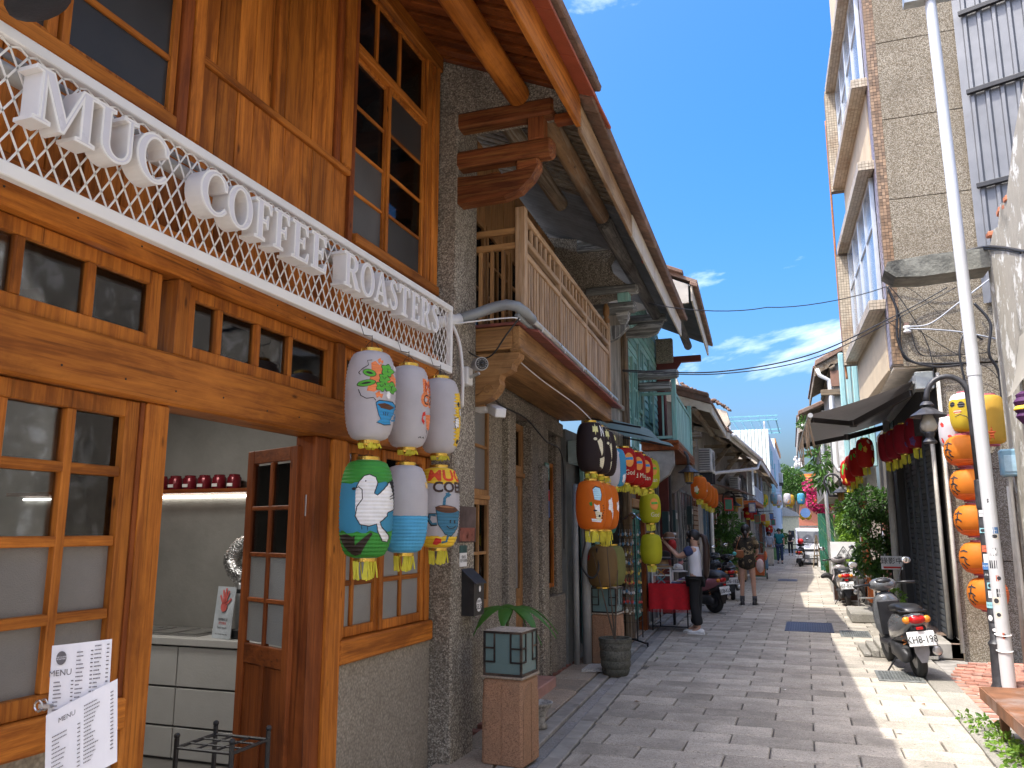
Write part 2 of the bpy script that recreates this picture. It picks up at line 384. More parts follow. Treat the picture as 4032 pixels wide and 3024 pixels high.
while y < 21:
    x = CH(y)-.84-.1-(r_ % 2)*.1
    while x > -3.05:
        if nb < 280:
            q = bk if first else inst(bk, (0, 0, 0)); first = False; q.location = (x+2.5, y-8, .012+rnd.uniform(-.005, .005)); q.rotation_euler = (0, 0, rnd.uniform(-.02, .02)); nb += 1
        else: fb.box(x-.1, x+.1, y-.05, y+.05, -.05, .012)
        x -= .208
    y += .107; r_ += 1
stuff(fb.build('far_bricks', BRK, walk))
# right side: concrete edge, brick ramp, steps, covers
apr = thing('right_pavement', None, None, (1.6, 9, 0)); apr['kind'] = 'structure'
y = 4
while y < 12.4:
    a = RE(y); MB().obox((a+.012, y, -.05), (.27, 0, 0), (0, .93, 0), (0, 0, .052+rnd.uniform(0, .006)), .01).build('edge_slab', gran('pale_slab', (.30, .285, .25)), apr); y += .945
while y < 40:
    a = RE(y); MB().obox((a+.012, y, -.05), (.27, 0, 0), (-.03, .93, 0), (0, 0, .055), .01).build('edge_slab', gran('pale_slab', (.30, .285, .25)), apr); y += .945
MB().box(1.44, 4.0, 4.0, 13, -.05, -.012).build('apron', CONC, apr)
BR2 = plain('worn_brick', (.36, .17, .12), .9, 0, .3, 9, .005, rv=.22, dirt=(.36, .31, .26), damt=.65)
b2k = None; y = 8.4; r_ = 0
while y < 11.6:
    x = 1.52+(r_ % 2)*.11+max(0, (y-10.6))*.25
    while x < 2.6:
        zz = .0+.045*min(1, max(0, (x-1.5)/.5))+rnd.uniform(-.004, .004)
        if b2k is None: b2k = MB().box(-.105, .105, -.05, .05, -.06, 0, .007).build('brick', BR2, None, loc=(0, 0, 0)); b2k.parent = apr; b2k.location = (x-1.6, y-9, zz)
        else: inst(b2k, (x-1.6, y-9, zz), apr)
        x += .218
    y += .11; r_ += 1
# manhole cover and drain grates: cast iron plates with raised studs
IRON = plain('cast_iron_blue', (.075, .085, .13), .5, .5, .25, 8, .002, rv=0)
IRG = plain('galvanised_grate', (.20, .21, .20), .6, .5, .3, 12, .003)
def cover(x0, x1, y0, y1, nx, ny, label, mat, name='manhole_cover', cat='manhole cover'):
    t = thing(name, label, cat, ((x0+x1)/2, (y0+y1)/2, .004)); m = MB()
    e = .035
    for bb in ((x0, x1, y0, y0+e), (x0, x1, y1-e, y1), (x0, x0+e, y0+e, y1-e), (x1-e, x1, y0+e, y1-e)): m.box(*bb, -.02, .014, .003)
    m.build('frame', mat, t); B(x0+e, x1-e, y0+e, y1-e, -.02, .006).build('plate', mat if nx > 12 else DARK, t)
    st = MB(); dx = (x1-x0-2*e)/nx; dy = (y1-y0-2*e)/ny
    if nx > 12:
        for i in range(nx):
            for j in range(ny): st.box(x0+e+dx*(i+.18), x0+e+dx*(i+.82), y0+e+dy*(j+.18), y0+e+dy*(j+.82), .006, .013, .002)
    else:
        for i in range(1, nx): st.box(x0+e+dx*i-.006, x0+e+dx*i+.006, y0+e, y1-e, 0, .013)
        for j in range(1, ny): st.box(x0+e, x1-e, y0+e+dy*j-.006, y0+e+dy*j+.006, 0, .0125)
    stuff(st.build('studs' if nx > 12 else 'bars', mat, t)); return t
cover(-.42, .34, 14.47, 15.85, 18, 26, 'blue-grey studded manhole cover in the middle of the street', IRON)
cover(.42, .86, 14.0, 14.8, 12, 16, 'small steel drain grate beside the studded manhole cover', IRG, 'drain_grate', 'drain grate')
cover(.66, 1.13, 10.12, 10.78, 12, 14, 'steel drain grate under the rear wheel of the grey scooter', IRG, 'drain_grate', 'drain grate')
cover(-1.05, -.35, 5.35, 5.95, 16, 14, 'dark round-studded cover at the very bottom edge of the street', IRON)
cover(-.95, -.35, 28.5, 29.4, 18, 16, 'dark cover in the street behind the handcart', IRON)
# stone steps at the shop doors on the right
STP = gran('worn_step_stone', (.31, .295, .26))
t = thing('door_step', 'pale stone step block behind the grey scooter by the potted bush', 'step', (.95, 16.9, 0))
MB().obox((.68, 16.15, 0), (.62, .0, 0), (-.02, 1.5, 0), (0, 0, .17), .02).build('step_block', STP, t)
t = thing('door_ramp', 'low ribbed stone ramp beside the grey scooter', 'ramp', (.85, 12.4, 0)); 
for i in range(4): MB().obox((.62+.1*i, 11.9, 0), (.095, 0, 0), (-.02, 1.0, 0), (0, 0, .05+.045*i), .012).build('tread', STP, t)
B(1.03, 1.5, 11.9, 12.9, 0, .235, .015).build('landing', STP, t)
t = thing('shop_step', 'low concrete step along the roller shutter', 'step', (1.6, 14, 0))
B(1.35, 1.78, 12.95, 16.3, 0, .18, .015).build('step_block', CONC, t); B(1.5, 2.4, 12.05, 12.9, 0, .2, .015).build('end_block', CONC, t)

# scraps on the paving
q = random.Random(61); sc_ = [('white paper scrap', (.7, .69, .66)), ('brown dry leaf', (.2, .11, .05)), ('green leaf', (.12, .2, .05))]
for i, (x, y, lab) in enumerate(((.62, 7.6, 'white paper scrap on the sunlit paving'), (-1.62, 8.1, 'dry brown leaf by the kerb channel'), (-.3, 9.2, 'small white scrap in the middle of the street'), (.95, 8.9, 'dry leaf near the steel drain grate'), (-1.9, 10.9, 'fallen green leaf by the planter'), (.2, 12.3, 'small brown leaf on the paving near the manhole'))):
    a = q.uniform(0, 6.28); u = Vector((math.cos(a), math.sin(a), 0))*.03; w = Vector((-u.y, u.x, 0))*.6; p = Vector((x, y, .006)); o = MB().add([p-u, p+w+Vector((0, 0, .008)), p+u+Vector((0, 0, .003)), p-w+Vector((0, 0, .01))], [(0, 1, 2, 3)]).build('scrap' if 'scrap' in lab else 'fallen_leaf', plain('scrap%d' % (0 if 'white' in lab else 2 if 'green' in lab else 1), sc_[0 if 'white' in lab else 2 if 'green' in lab else 1][1], .8), fix=False); tag(o, lab, 'litter' if 'scrap' in lab else 'leaf')
# ------------------------------------------------------------ building helpers
def win(root, x, y0, y1, z0, z1, ys, zs, mat, glass, fw=.05, bw=.022, d=.05, warp=None, name='window', gd=None, fb=None):
    """glazed frame in a wall facing +x: ys / zs are glazing-bar centres; glass(i, j) -> material, j from the bottom"""
    w = lambda m: m.warp(warp) if warp else m
    f = MB(); fb = fb or fw
    f.box(x-d, x, y0, y0+fw, z0, z1, .004).box(x-d, x, y1-fw, y1, z0, z1, .004)
    f.box(x-d+.002, x-.002, y0+fw, y1-fw, z0, z0+fb, .004).box(x-d+.002, x-.002, y0+fw, y1-fw, z1-fw, z1, .004)
    o = w(f).build(name, mat('z'), root)
    for a in ys: w(B(x-d+.008, x-.006, a-bw, a+bw, z0+fb, z1-fw, ch=.004)).build('glazing_bar', mat('z'), o)
    for a in zs: w(B(x-d+.01, x-.008, y0+fw, y1-fw, a-bw, a+bw, ch=.004)).build('glazing_bar', mat('y'), o)
    Y = [y0+fw]+sorted(ys)+[y1-fw]; Z = [z0+fb]+sorted(zs)+[z1-fw]; g = gd or d*.6
    for i in range(len(Y)-1):
        for j in range(len(Z)-1):
            m = glass(i, j)
            if m: w(B(x-g-.004, x-g, Y[i], Y[i+1], Z[j], Z[j+1])).build('pane', m, o)
    return o
FROST = frosted('frosted_glass', (.22, .21, .20))
FROST2 = frosted('pale_frosted_glass', (.30, .31, .31))
# ------------------------------------------------------------ coffee shop (first house on the left)
T = thing('coffee_shop_building', 'orange-brown timber shop front with glazed doors and upper windows, first house on the left', 'building', (-2.6, 3, 0))
def P(name, mb, mat, par=None, **k): return mb.build(name, mat, par or T, **k)
# beams and posts
P('header_beam', B(-2.76, -2.565, .4, 5.51, 2.155, 2.385, ch=.012), WO('y'))
P('top_beam', B(-2.76, -2.55, .4, 5.51, 2.735, 2.93, ch=.012), WO('y'))
P('post', B(-2.74, -2.58, 2.67, 2.80, .0, 2.155, ch=.01), WO('z'))
P('post', B(-2.74, -2.60, 3.97, 4.12, .0, 2.155, ch=.008), WD('z'))
P('post', B(-2.76, -2.575, 4.12, 4.27, .0, 2.155, ch=.01), WO('z'))
for a, b_ in ((2.79, 2.865), (4.115, 4.205), (5.44, 5.51)): P('post', B(-2.74, -2.575, a, b_, 2.385, 2.735, ch=.006), WO('z'))
P('sill_beam', B(-2.76, -2.57, 4.27, 5.515, .85, .985, ch=.01), WO('y'))
P('sill_beam', B(-2.76, -2.565, .4, 2.67, .85, .97, ch=.01), WO('y'))
P('plinth', B(-2.8, -2.60, 4.272, 5.52, -.05, .85), PEB2)
P('plinth', B(-2.8, -2.62, .4, 2.665, -.05, .85), PEB2)
clear = lambda i, j: GLS
fr = lambda i, j: FROST if j < 2 else GLS
# transom lights
win(T, -2.6, 1.25, 2.715, 2.39, 2.73, [1.65, 2.03, 2.35], [], WO, clear, .06, .02, name='transom_window')
win(T, -2.6, 2.868, 4.112, 2.39, 2.73, [3.11, 3.405, 3.69], [], WO, clear, .06, .018, name='transom_window')
win(T, -2.6, 4.207, 5.438, 2.39, 2.73, [4.47, 4.79, 5.11], [], WO, clear, .06, .018, name='transom_window')
# fixed glazed doors on the left and casement window on the right
win(T, -2.6, 1.74, 2.645, .972, 2.15, [2.03, 2.32], [1.30, 1.58, 1.855], WO, fr, .07, .02, .06, name='glazed_door', fb=.07)
win(T, -2.6, .82, 1.725, .972, 2.15, [1.11, 1.40], [1.30, 1.58, 1.855], WO, fr, .07, .02, .06, name='glazed_door', fb=.07)
P('door_stop', B(-2.66, -2.595, 2.646, 2.669, .972, 2.15), WD('z'))
P('window_jamb', B(-2.7, -2.6, 4.272, 4.325, .986, 2.15, ch=.004), WO('z')); P('window_jamb', B(-2.7, -2.6, 5.43, 5.505, .986, 2.15, ch=.004), WO('z'))
win(T, -2.625, 4.327, 4.79, .99, 2.15, [4.478], [1.305, 1.59, 1.87], WO, lambda i, j: FROST2 if j < 2 else GLS, .055, .016, .04, name='casement_window', fb=.06)
win(T, -2.61, 4.775, 5.427, .99, 2.15, [5.085], [1.305, 1.59, 1.87], WO, lambda i, j: FROST2 if j < 2 else GLS, .055, .016, .04, name='casement_window', fb=.06)
# planks behind the sign, upper storey
y = .4; k = 0
while y < 5.5:
    b_ = min(y+rnd.choice((.17, .19, .21)), 5.51); P('plank', B(-2.64, -2.605+rnd.uniform(-.003, .003), y+.0035, b_-.0035, 2.93, 3.40 if (y > 2.6) else 3.40, ch=.003), WO('z')); y = b_
P('storey_beam', B(-2.7, -2.575, .4, 2.70, 3.40, 3.47, ch=.006), WO('y'))
P('post', B(-2.74, -2.585, 2.715, 2.775, 3.40, 6.2, ch=.01), WD('z'))
P('post', B(-2.74, -2.57, 2.775, 2.85, 3.40, 6.2, ch=.01), WO('z'))
y = 2.85
while y < 4.03:
    b_ = min(y+rnd.choice((.115, .13, .15)), 4.04)
    P('plank', B(-2.65, -2.606+rnd.uniform(-.003, .003), y+.0025, b_-.0025, 3.405, 3.835, ch=.003), WO('z'))
    P('plank', B(-2.65, -2.620+rnd.uniform(-.003, .003), y+.0025, b_-.0025, 3.875, 6.1, ch=.003), WO('z')); y = b_
P('rail', B(-2.64, -2.585, 2.85, 4.205, 3.835, 3.875, ch=.006), WO('y'))
P('batten', B(-2.64, -2.59, 3.415, 3.45, 3.876, 6.1, ch=.005), WO('z'))
P('batten', B(-2.64, -2.59, 2.852, 2.90, 3.876, 6.1, ch=.005), WO('z'))
P('plank', B(-2.66, -2.612, 4.04, 4.20, 3.405, 3.834, ch=.004), WO('z'))
P('post', B(-2.70, -2.60, 4.045, 4.10, 3.876, 6.0, ch=.006), WD('z')); P('post', B(-2.72, -2.58, 4.102, 4.205, 3.876, 6.0, ch=.008), WO('z'))
P('post', B(-2.74, -2.585, 4.207, 4.255, 3.40, 5.9, ch=.008), WD('z'))
P('window_sill', B(-2.74, -2.555, 4.257, 5.50, 3.40, 3.475, ch=.01), WO('y'))
P('post', B(-2.74, -2.59, 5.30, 5.39, 3.476, 5.36, ch=.008), WO('z')); P('post', B(-2.74, -2.575, 5.392, 5.50, 3.476, 5.36, ch=.01), WO('z'))
P('window_head', B(-2.70, -2.59, 4.257, 5.30, 4.745, 4.80, ch=.006), WO('y'))
sm = glassm('smoky_glass', (.30, .31, .32), .5)
dull = plain('dusty_dark_pane', (.032, .034, .037), .38, 0, .25, 3, .0006, spec=.4); dull2 = plain('dusty_grey_pane', (.085, .088, .092), .42, 0, .2, 3, .0006, spec=.4)
rs = [3.79, 4.09, 4.395]
win(T, -2.625, 4.26, 4.735, 3.477, 4.744, [], rs, WO, lambda i, j: dull2 if j < 2 else sm, .03, .012, .035, name='casement_window')
win(T, -2.605, 4.715, 5.298, 3.477, 4.744, [], rs, WO, lambda i, j: dull if j in (0, 3) else sm, .035, .012, .035, name='casement_window')
win(T, -2.61, 4.26, 5.298, 4.802, 5.30, [4.545, 4.885], [], WO, lambda i, j: sm, .03, .015, .04, name='transom_window')
win(T, -2.61, 2.11, 2.71, 3.472, 4.6, [], [3.755, 4.2], WO, lambda i, j: dull, .035, .014, .04, name='casement_window')
win(T, -2.625, 1.2, 2.10, 3.472, 4.6, [1.65], [3.755, 4.2], WO, lambda i, j: dull, .045, .014, .04, name='casement_window')
P('upper_backing', B(-3.4, -3.36, .4, 5.45, 3.35, 6), plain('unlit_room_sheet', (.07, .072, .078), .9)); P('upper_floor', B(-6.0, -2.77, .4, 5.45, 3.0, 3.1), DARK)  # dark sheet paints in the unlit room behind the upper panes
P('wall_plate', MB().obox((-2.76, .4, 5.34), (.2, 0, -.05), (0, 5.12, 0), (0, 0, .14), .01), WO('y'))
# eaves: flat rafters running out and down, a round purlin, fascia and tile edge
EZ = lambda x: 5.43-.456*(x+2.57)
y = 1.4
while y < 5.52:
    P('rafter', MB().obox((-2.95, y, EZ(-2.95)), (1.5, 0, -.684), (0, .105, 0), (0, 0, .05), .005), WD('x')); y += .158
P('roof_boarding', MB().obox((-6.2, .2, EZ(-6.2)+.055), (4.85, 0, -4.85*.456), (0, 5.35, 0), (.02, 0, .05)), WD('y'))
P('purlin', MB().tube([(-1.92, .5, 4.97), (-1.915, 2.5, 4.98), (-1.91, 5.50, 4.965)], [.1, .098, .092], 20), WO('y'), smooth=True, ang=50)
P('fascia_board', B(-1.475, -1.435, .5, 5.60, 4.665, 4.945, ch=.004), WO('y'))
y = .6
CU = plain('red_clay_tile_edge', (.34, .085, .045), .55, 0, .2, 5, .002, rv=.1)
while y < 5.55:
    P('eave_tile', MB().obox((-1.434, y, 4.915), (.125, 0, -.05), (0, .545, 0), (.005, 0, .02), .004), CU); y += .55
y = .3; RT = plain('weathered_roof_tile', (.20, .12, .085), .85, 0, .3, 10, .006, rv=.25, dirt=(.22, .2, .17))
while y < 5.5:
    P('roof_tile', MB().obox((-1.42, y, 4.935), (.15, 0, -.03), (0, .235, 0), (.012, 0, .05), .008), RT); y += .24
P('roof_tiles', MB().obox((-6.3, .2, EZ(-6.3)+.12), (5.0, 0, -5.0*.456), (0, 5.35, 0), (.02, 0, .04)), RT)
# shop room behind the doors
IN = plain('grey_plaster', (.21, .205, .19), .8, 0, .16, 2.5, .002, 30, dirt=(.15, .145, .13), damt=.45)
P('room_wall', B(-7.2, -2.77, 5.46, 5.6, -.05, 3.0), IN); P('room_back', B(-7.3, -7.2, .3, 5.6, -.05, 3.0), IN)
P('room_side', B(-7.2, -2.8, .28, .36, -.05, 3.0), IN)
P('room_floor', B(-7.2, -2.77, .36, 5.46, -.05, .03), plain('shop_floor', (.2, .19, .18), .5)); P('room_ceiling', B(-7.2, -2.77, .36, 5.46, 2.95, 2.99), plain('shop_ceiling', (.20, .19, .18), .9))
for yy in (1.2, 2.2, 3.2, 4.3): P('ceiling_beam', B(-7.2, -2.78, yy, yy+.12, 2.8, 2.949), WD('x'))
# open door leaf
def leaf():
    t = thing('open_door', 'narrow glazed timber door standing open inwards in the shop doorway', 'door', (-2.70, 3.965, 0)); m = Matrix.Rotation(math.atan2(.235, -.52), 4, 'Z'); W_ = .57
    def bx(n, x0, x1, y0, y1, z0, z1, mat, par=None, ch=.004): 
        b_ = B(x0, x1, y0, y1, z0, z1, ch=ch).tf(m); o = b_.build(n, mat, None, loc=(0, 0, 0)); o.parent = par or t; return o
    bx('stile', 0, .075, -.02, .02, .04, 2.1, WD('z')); bx('stile', W_-.075, W_, -.02, .02, .04, 2.1, WD('z'))
    for a, b_ in ((.04, .2), (.86, .97), (2.02, 2.1)): bx('rail', .076, W_-.076, -.019, .019, a, b_, WD('x'))
    bx('mullion', W_/2-.016, W_/2+.016, -.017, .017, .2, 2.02, WD('z'))
    for z in (1.22, 1.48, 1.75): bx('glazing_bar', .076, W_-.076, -.0165, .0165, z-.013, z+.013, WD('x'))
    Z = [.97, 1.22, 1.48, 1.75, 2.02]
    for j in range(4):
        for i in range(2): bx('pane', .076 if i == 0 else W_/2+.016, W_/2-.016 if i == 0 else W_-.076, -.003, .003, Z[j]+.013, Z[j+1]-.013, FROST2 if j < 2 else GLS, ch=0)
    for i in range(2): bx('panel', .076 if i == 0 else W_/2+.016, W_/2-.016 if i == 0 else W_-.076, -.008, .008, .2, .86, WD('z'))
    for z in (.12, 1.70): 
        h = bx('hinge', -.045, .05, -.027, -.021, z, z+.12, STL, ch=.002); h.parent = t
        o = MB().tube([(0, -.028, z-.01), (0, -.028, z+.13)], .007, 8).tf(m).build('hinge_pin', STL, None, loc=(0, 0, 0)); o.parent = t
leaf()
# counter, shelf, tins and machines
WG2 = plain('grey_laminate', (.50, .50, .485), .45, 0, .04)
t = thing('counter', 'pale grey drawer counter along the shop wall inside the doorway', 'counter', (-4, 5.1, 0))
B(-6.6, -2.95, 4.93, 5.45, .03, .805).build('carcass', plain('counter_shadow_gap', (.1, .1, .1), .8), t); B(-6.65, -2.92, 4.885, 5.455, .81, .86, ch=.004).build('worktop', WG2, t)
for (a, b_) in ((.05, .25), (.265, .515), (.53, .795)):
    for i, xx in enumerate((-2.96, -3.63, -4.295, -4.96, -5.62)): B(xx-.66, xx-.004, 4.905, 4.93, a, b_, ch=.003).build('drawer_front', WG2, t)
t = tag(B(-6.6, -3.0, 5.27, 5.455, 1.915, 1.945, ch=.003).build('shelf', WD('x'), loc=(-4.5, 5.36, 1.93)), 'thin dark timber wall shelf above the counter', 'shelf')
tag(B(-6.6, -3.0, 5.44, 5.452, 1.885, 1.9).build('light_strip', emit('led_strip', (1, .95, .85), 5)), 'thin lit strip under the wall shelf', 'light strip')
TIN = plain('dark_red_tin', (.16, .012, .02), .25, .3, .15); LBL = plain('paper_label', (.7, .68, .66), .7)
tin = thing('coffee_tin', 'leftmost dark red coffee tin on the wall shelf', 'tin', (-4.98, 5.36, 1.946), 'row of red tins on the shelf')
a = MB().lathe([(.052, 0), (.055, .006), (.055, .085), (.047, .098)], 14).build('can', TIN, None, smooth=True, loc=(0, 0, 0), ang=40); a.parent = tin
a = MB().lathe([(.043, .098), (.043, .112), (.036, .115)], 14).build('lid', TIN, None, loc=(0, 0, 0)); a.parent = tin
a = B(-.025, .025, -.058, -.054, .018, .042).build('label', LBL, None, loc=(0, 0, 0)); a.parent = tin
for i in range(1, 6): dup(tin, (-4.98+.145*i, 5.36, 1.946), None, ['', 'second dark red tin from the left on the wall shelf', 'third dark red tin from the left on the wall shelf', 'fourth dark red tin from the left on the wall shelf', 'fifth dark red tin from the left on the wall shelf', 'rightmost dark red tin on the wall shelf, nearest the open door'][i])
t = thing('canister', 'white square canister with black round badge on the wall shelf', 'canister', (-3.55, 5.36, 1.946)); B(-3.61, -3.49, 5.30, 5.42, 1.946, 2.07, ch=.006).build('can', WHT, t); MB().lathe([(.032, 0), (.032, .003)], 14, (-3.55, 5.299, 2.01), (0, -1, 0)).build('badge', BLK, t)
t = thing('spot_light', 'white cylindrical ceiling spotlight behind the transom glass', 'light', (-3.0, 2.75, 2.9)); c = Vector((-3.02, 2.75, 2.72))
MB().lathe([(.035, 0), (.035, .15)], 14, c, Vector((-.35, .5, .25))).build('housing', WHT, t, smooth=True, ang=40); MB().lathe([(.028, -.004), (.028, -.001)], 14, c, Vector((-.35, .5, .25))).build('lamp', emit('spot_lens', (.9, .95, 1), 4), t); MB().tube([c+Vector((-.03, .05, .06)), (-3.04, 2.8, 2.95)], .01).build('stem', WHT, t)
for lx, ly in ((-4.2, 2.4), (-4.2, 4.2)):                      # fill lights added to brighten the shop room
    ld = bpy.data.lights.new('room_fill_lamp', 'AREA'); ld.energy = 5; ld.size = .5; ld.color = (1, .95, .88); lo = bpy.data.objects.new('room_fill_lamp', ld); COL.objects.link(lo); lo.location = (lx, ly, 2.78)
    tt = thing('room_fill_panel', 'lit square ceiling panel in the shop, '+('nearer the glazed door' if ly < 3 else 'above the counter'), 'light', (lx, ly, 2.8)); B(lx-.25, lx+.25, ly-.25, ly+.25, 2.79, 2.8).build('diffuser', emit('fill_diffuser', (1, .95, .88), 2), tt); B(lx-.27, lx+.27, ly-.27, ly+.27, 2.801, 2.85).build('tray', WHT, tt)
t = thing('card_sign', 'pale acrylic sign with a red hand printed on it, standing on the counter', 'sign', (-3.96, 4.98, .86))
ux = Vector((.9, -.25, 0)).normalized(); up = Vector((.0, .12, 1)).normalized(); o = Vector((-4.07, 4.98, .862))
MB().obox(o, ux*.21, up*.36, ux.cross(up)*-.006).build('panel', plain('acrylic_grey', (.50, .55, .60), .2), t)
hm = MB(); 
hm.lathe([(.036, 0), (.036, .001)], 16, (0, 0, 0))
for a_, l_ in ((-35, .075), (-12, .10), (4, .11), (20, .1), (52, .075)): hm.obox((-.009, .02, 0), (.017, 0, 0), (0, l_, 0), (0, 0, .001)).tf(Matrix.Rotation(R(-a_), 4, 'Z'), len(hm.v)-8)
n_ = -ux.cross(up)
hm.tf(basis(o+ux*.105+up*.22-ux.cross(up)*-.007, ux, up)).build('hand_print', plain('red_print', (.62, .13, .12), .6), t)
for z_, tx, col in ((.13, '咖啡機高溫', BLK), (.105, '請勿觸摸', MATS['red_print']), (.075, "Don't touch", BLK), (.03, 'MUC COFFEE ROASTERS', BLK)):
    textmesh(tx, .022 if z_ > .05 else .013).tf(basis(o+ux*.105+up*z_+ux.cross(up)*.002, ux, up)).build('printing', col, t)
t = thing('roasting_machine', 'pale metal coffee roaster with black base on the counter behind the open door', 'roaster', (-3.4, 5.15, .86))
B(-3.86, -3.1, 5.0, 5.4, .93, 1.30, ch=.02).build('drum_housing', plain('cream_metal', (.45, .44, .42), .4, .3), t); B(-3.9, -3.05, 4.96, 5.42, .861, .93, ch=.01).build('base', BLK, t)
MB().prism([(0, 0), (.3, 0), (.3, .22)], (-3.88, 4.97, .865), (1, 0, 0), (0, 0, 1), (0, .3, 0)).build('tray', BLK, t); B(-3.8, -3.2, 5.05, 5.38, 1.30, 1.44, ch=.02).build('hood', MATS['cream_metal'], t)
pts = [(-3.0, 5.28, 1.56), (-3.5, 5.28, 1.56), (-3.95, 5.28, 1.56), (-4.1, 5.27, 1.5), (-4.16, 5.26, 1.4), (-4.1, 5.25, 1.3), (-4.0, 5.24, 1.27)]
dp = []; 
for i in range(len(pts)-1):
    for s_ in range(8): dp.append(Vector(pts[i]).lerp(Vector(pts[i+1]), s_/8))
tag(MB().tube(dp, [.068 if i % 2 else .058 for i in range(len(dp))], 14).build('flexible_duct', plain('crinkled_foil', (.6, .6, .6), .25, .95, .2, 30, .01, 60), smooth=True), 'crinkled silver flexible duct above the counter', 'duct')
t = thing('steel_tray', 'steel drip tray and sink plate let into the counter', 'tray', (-4.7, 5.15, .86)); B(-5.2, -4.2, 4.98, 5.4, .861, .869, ch=.003).build('plate', STL, t)
for i in range(4): B(-5.1+.23*i, -4.93+.23*i, 5.02, 5.34, .870, .876).build('grille', STL, t)
t = thing('steel_cup', 'steel cup behind the hand sign on the counter', 'cup', (-4.0, 5.2, .861)); MB().lathe([(.05, 0), (.055, .36), (.05, .375), (.03, .38)], 16, (-4.0, 5.2, .861)).build('cup_body', STL, t, smooth=True, ang=40); MB().lathe([(.056, .3), (.057, .33)], 16, (-4.0, 5.2, .861)).build('rim', BLK, t)
# black rack in the doorway
t = thing('umbrella_rack', 'black metal umbrella rack standing in the shop doorway', 'rack', (-2.52, 3.28, .0)); X = (-2.72, -2.42); Y = (3.14, 3.40)
for x in X:
    for y in Y: MB().tube([(x, y, 0), (x, y, .70)], .011, 8).build('leg', BLK, t); MB().ell((x, y, .71), .014, .014, .014, 8, 6).build('knob', BLK, t)
for z in (.2, .66):
    m = MB()
    for y in Y: m.tube([(X[0], y, z), (X[1], y, z)], .008, 6)
    for x in X: m.tube([(x, Y[0], z), (x, Y[1], z)], .008, 6)
    if z > .5:
        for k in (1, 2): m.tube([(X[0]+.1*k, Y[0], z), (X[0]+.1*k, Y[1], z)], .005, 6).tube([(X[0], Y[0]+.087*k, z), (X[1], Y[0]+.087*k, z)], .005, 6)
    m.build('grid' if z > .5 else 'lower_frame', BLK, t)
# menu stand
def sheet(t, tl, tr, bl, rows, name, lab):
    tl, tr, bl = map(Vector, (tl, tr, bl)); u = tr-tl; w = tl-bl; n = u.cross(w).normalized()*.002
    p = MB().grid(lambda a, b: bl+u*a+w*b+n*math.sin(a*3)*4, 6, 1).build(name, plain('menu_paper', (.74, .73, .76), .5, 0, .03, bmp=0), t); m = MB(); W_ = u.length; H_ = w.length
    rr = random.Random(len(rows))
    for (x0, x1, y0, y1, nn) in rows:
        for k in range(nn):
            yy = y0+(y1-y0)*k/max(1, nn-1); a = x0; e = x0+(x1-x0)*rr.uniform(.25, .55)
            while a < e: q = min(e, a+.022); m.add([tl+u*aa-w*bb+n*(1+4*math.sin(aa*3)+.4) for aa, bb in ((a, yy), (q-.006, yy), (q-.006, yy+.014), (a, yy+.014))], [(0, 1, 2, 3)]); a = q
            m.add([tl+u*aa-w*bb+n*(1.4+4*math.sin(aa*3)) for aa, bb in ((x1-.04, yy), (x1, yy), (x1, yy+.012), (x1-.04, yy+.012))], [(0, 1, 2, 3)])
    stuff(m.build('printed_lines', plain('menu_ink', (.12, .11, .12), .7), p))
    return p, u.normalized(), w.normalized()
t = thing('menu_stand', 'black menu stand with white printed menu sheets clipped to it by the glazed door', 'menu stand', (-2.22, 2.03, 0))
MB().tube([(-2.235, 2.06, 0), (-2.235, 2.06, 1.2)], .012).build('pole', BLK, t)
for a in range(3): MB().tube([(-2.235, 2.06, .25), (-2.235+.22*math.cos(a*2.1), 2.06+.22*math.sin(a*2.1), .01)], .008).build('leg', BLK, t)
MB().obox((-2.25, 2.04, .84), (.02, .02, 0), (-.01, .012, .0), (0, 0, .32)).build('spine', BLK, t)
p, u, w = sheet(t, (-2.26, 2.02, 1.262), (-2.085, 2.085, 1.283), (-2.25, 2.02, 1.0), [(.08, .42, .42, .95, 13), (.45, .72, .1, .75, 15), (.74, .97, .05, .8, 17)], 'menu_sheet', '')
o = Vector((-2.26, 2.02, 1.262))+u*.035; nn = u.cross(w)*.006
textmesh('MENU', .026).tf(basis(o-w*.085+nn*1.2, u, w)).build('heading', MATS['menu_ink'], p); MB().lathe([(.016, 0), (.016, .0005)], 20).tf(Matrix.Scale(1.3, 4, (0, 1, 0))).tf(basis(o-w*.04+nn*1.2, u, w)).build('badge', MATS['menu_ink'], p)
textmesh('MUC COFFEE\nROASTERS', .006).tf(basis(o-w*.04+nn*1.3, u, w)).build('badge_text', MATS['menu_paper'], p)
p, u, w = sheet(t, (-2.235, 2.0, 1.06), (-2.05, 2.085, 1.165), (-2.21, 2.0, .82), [(.1, .5, .3, .95, 14), (.55, .95, .12, .8, 16)], 'menu_sheet', '')
textmesh('MENU', .02).tf(basis(Vector((-2.235, 2.0, 1.06))+u*.07-w*.035+u.cross(w)*.008, u, w)).build('heading', MATS['menu_ink'], p)
textmesh('MUC', .016).tf(basis(Vector((-2.235, 2.0, 1.06))+u*.12-w*.012+u.cross(w)*.008, u, w)).build('blue_mark', plain('print_blue', (.05, .25, .6), .6), p)
for z in (1.085, .86):
    m = MB(); 
    for k in range(2): m.tube([(-2.27+.016*math.cos(q)+.0*k, 2.0+.02*k, z+.016*math.sin(q)) for q in [i*.7 for i in range(9)]], .0035, 6)
    m.bar((-2.27, 2.01, z), (-2.235, 2.02, z), .03, .012); m.build('clip', STL, t)

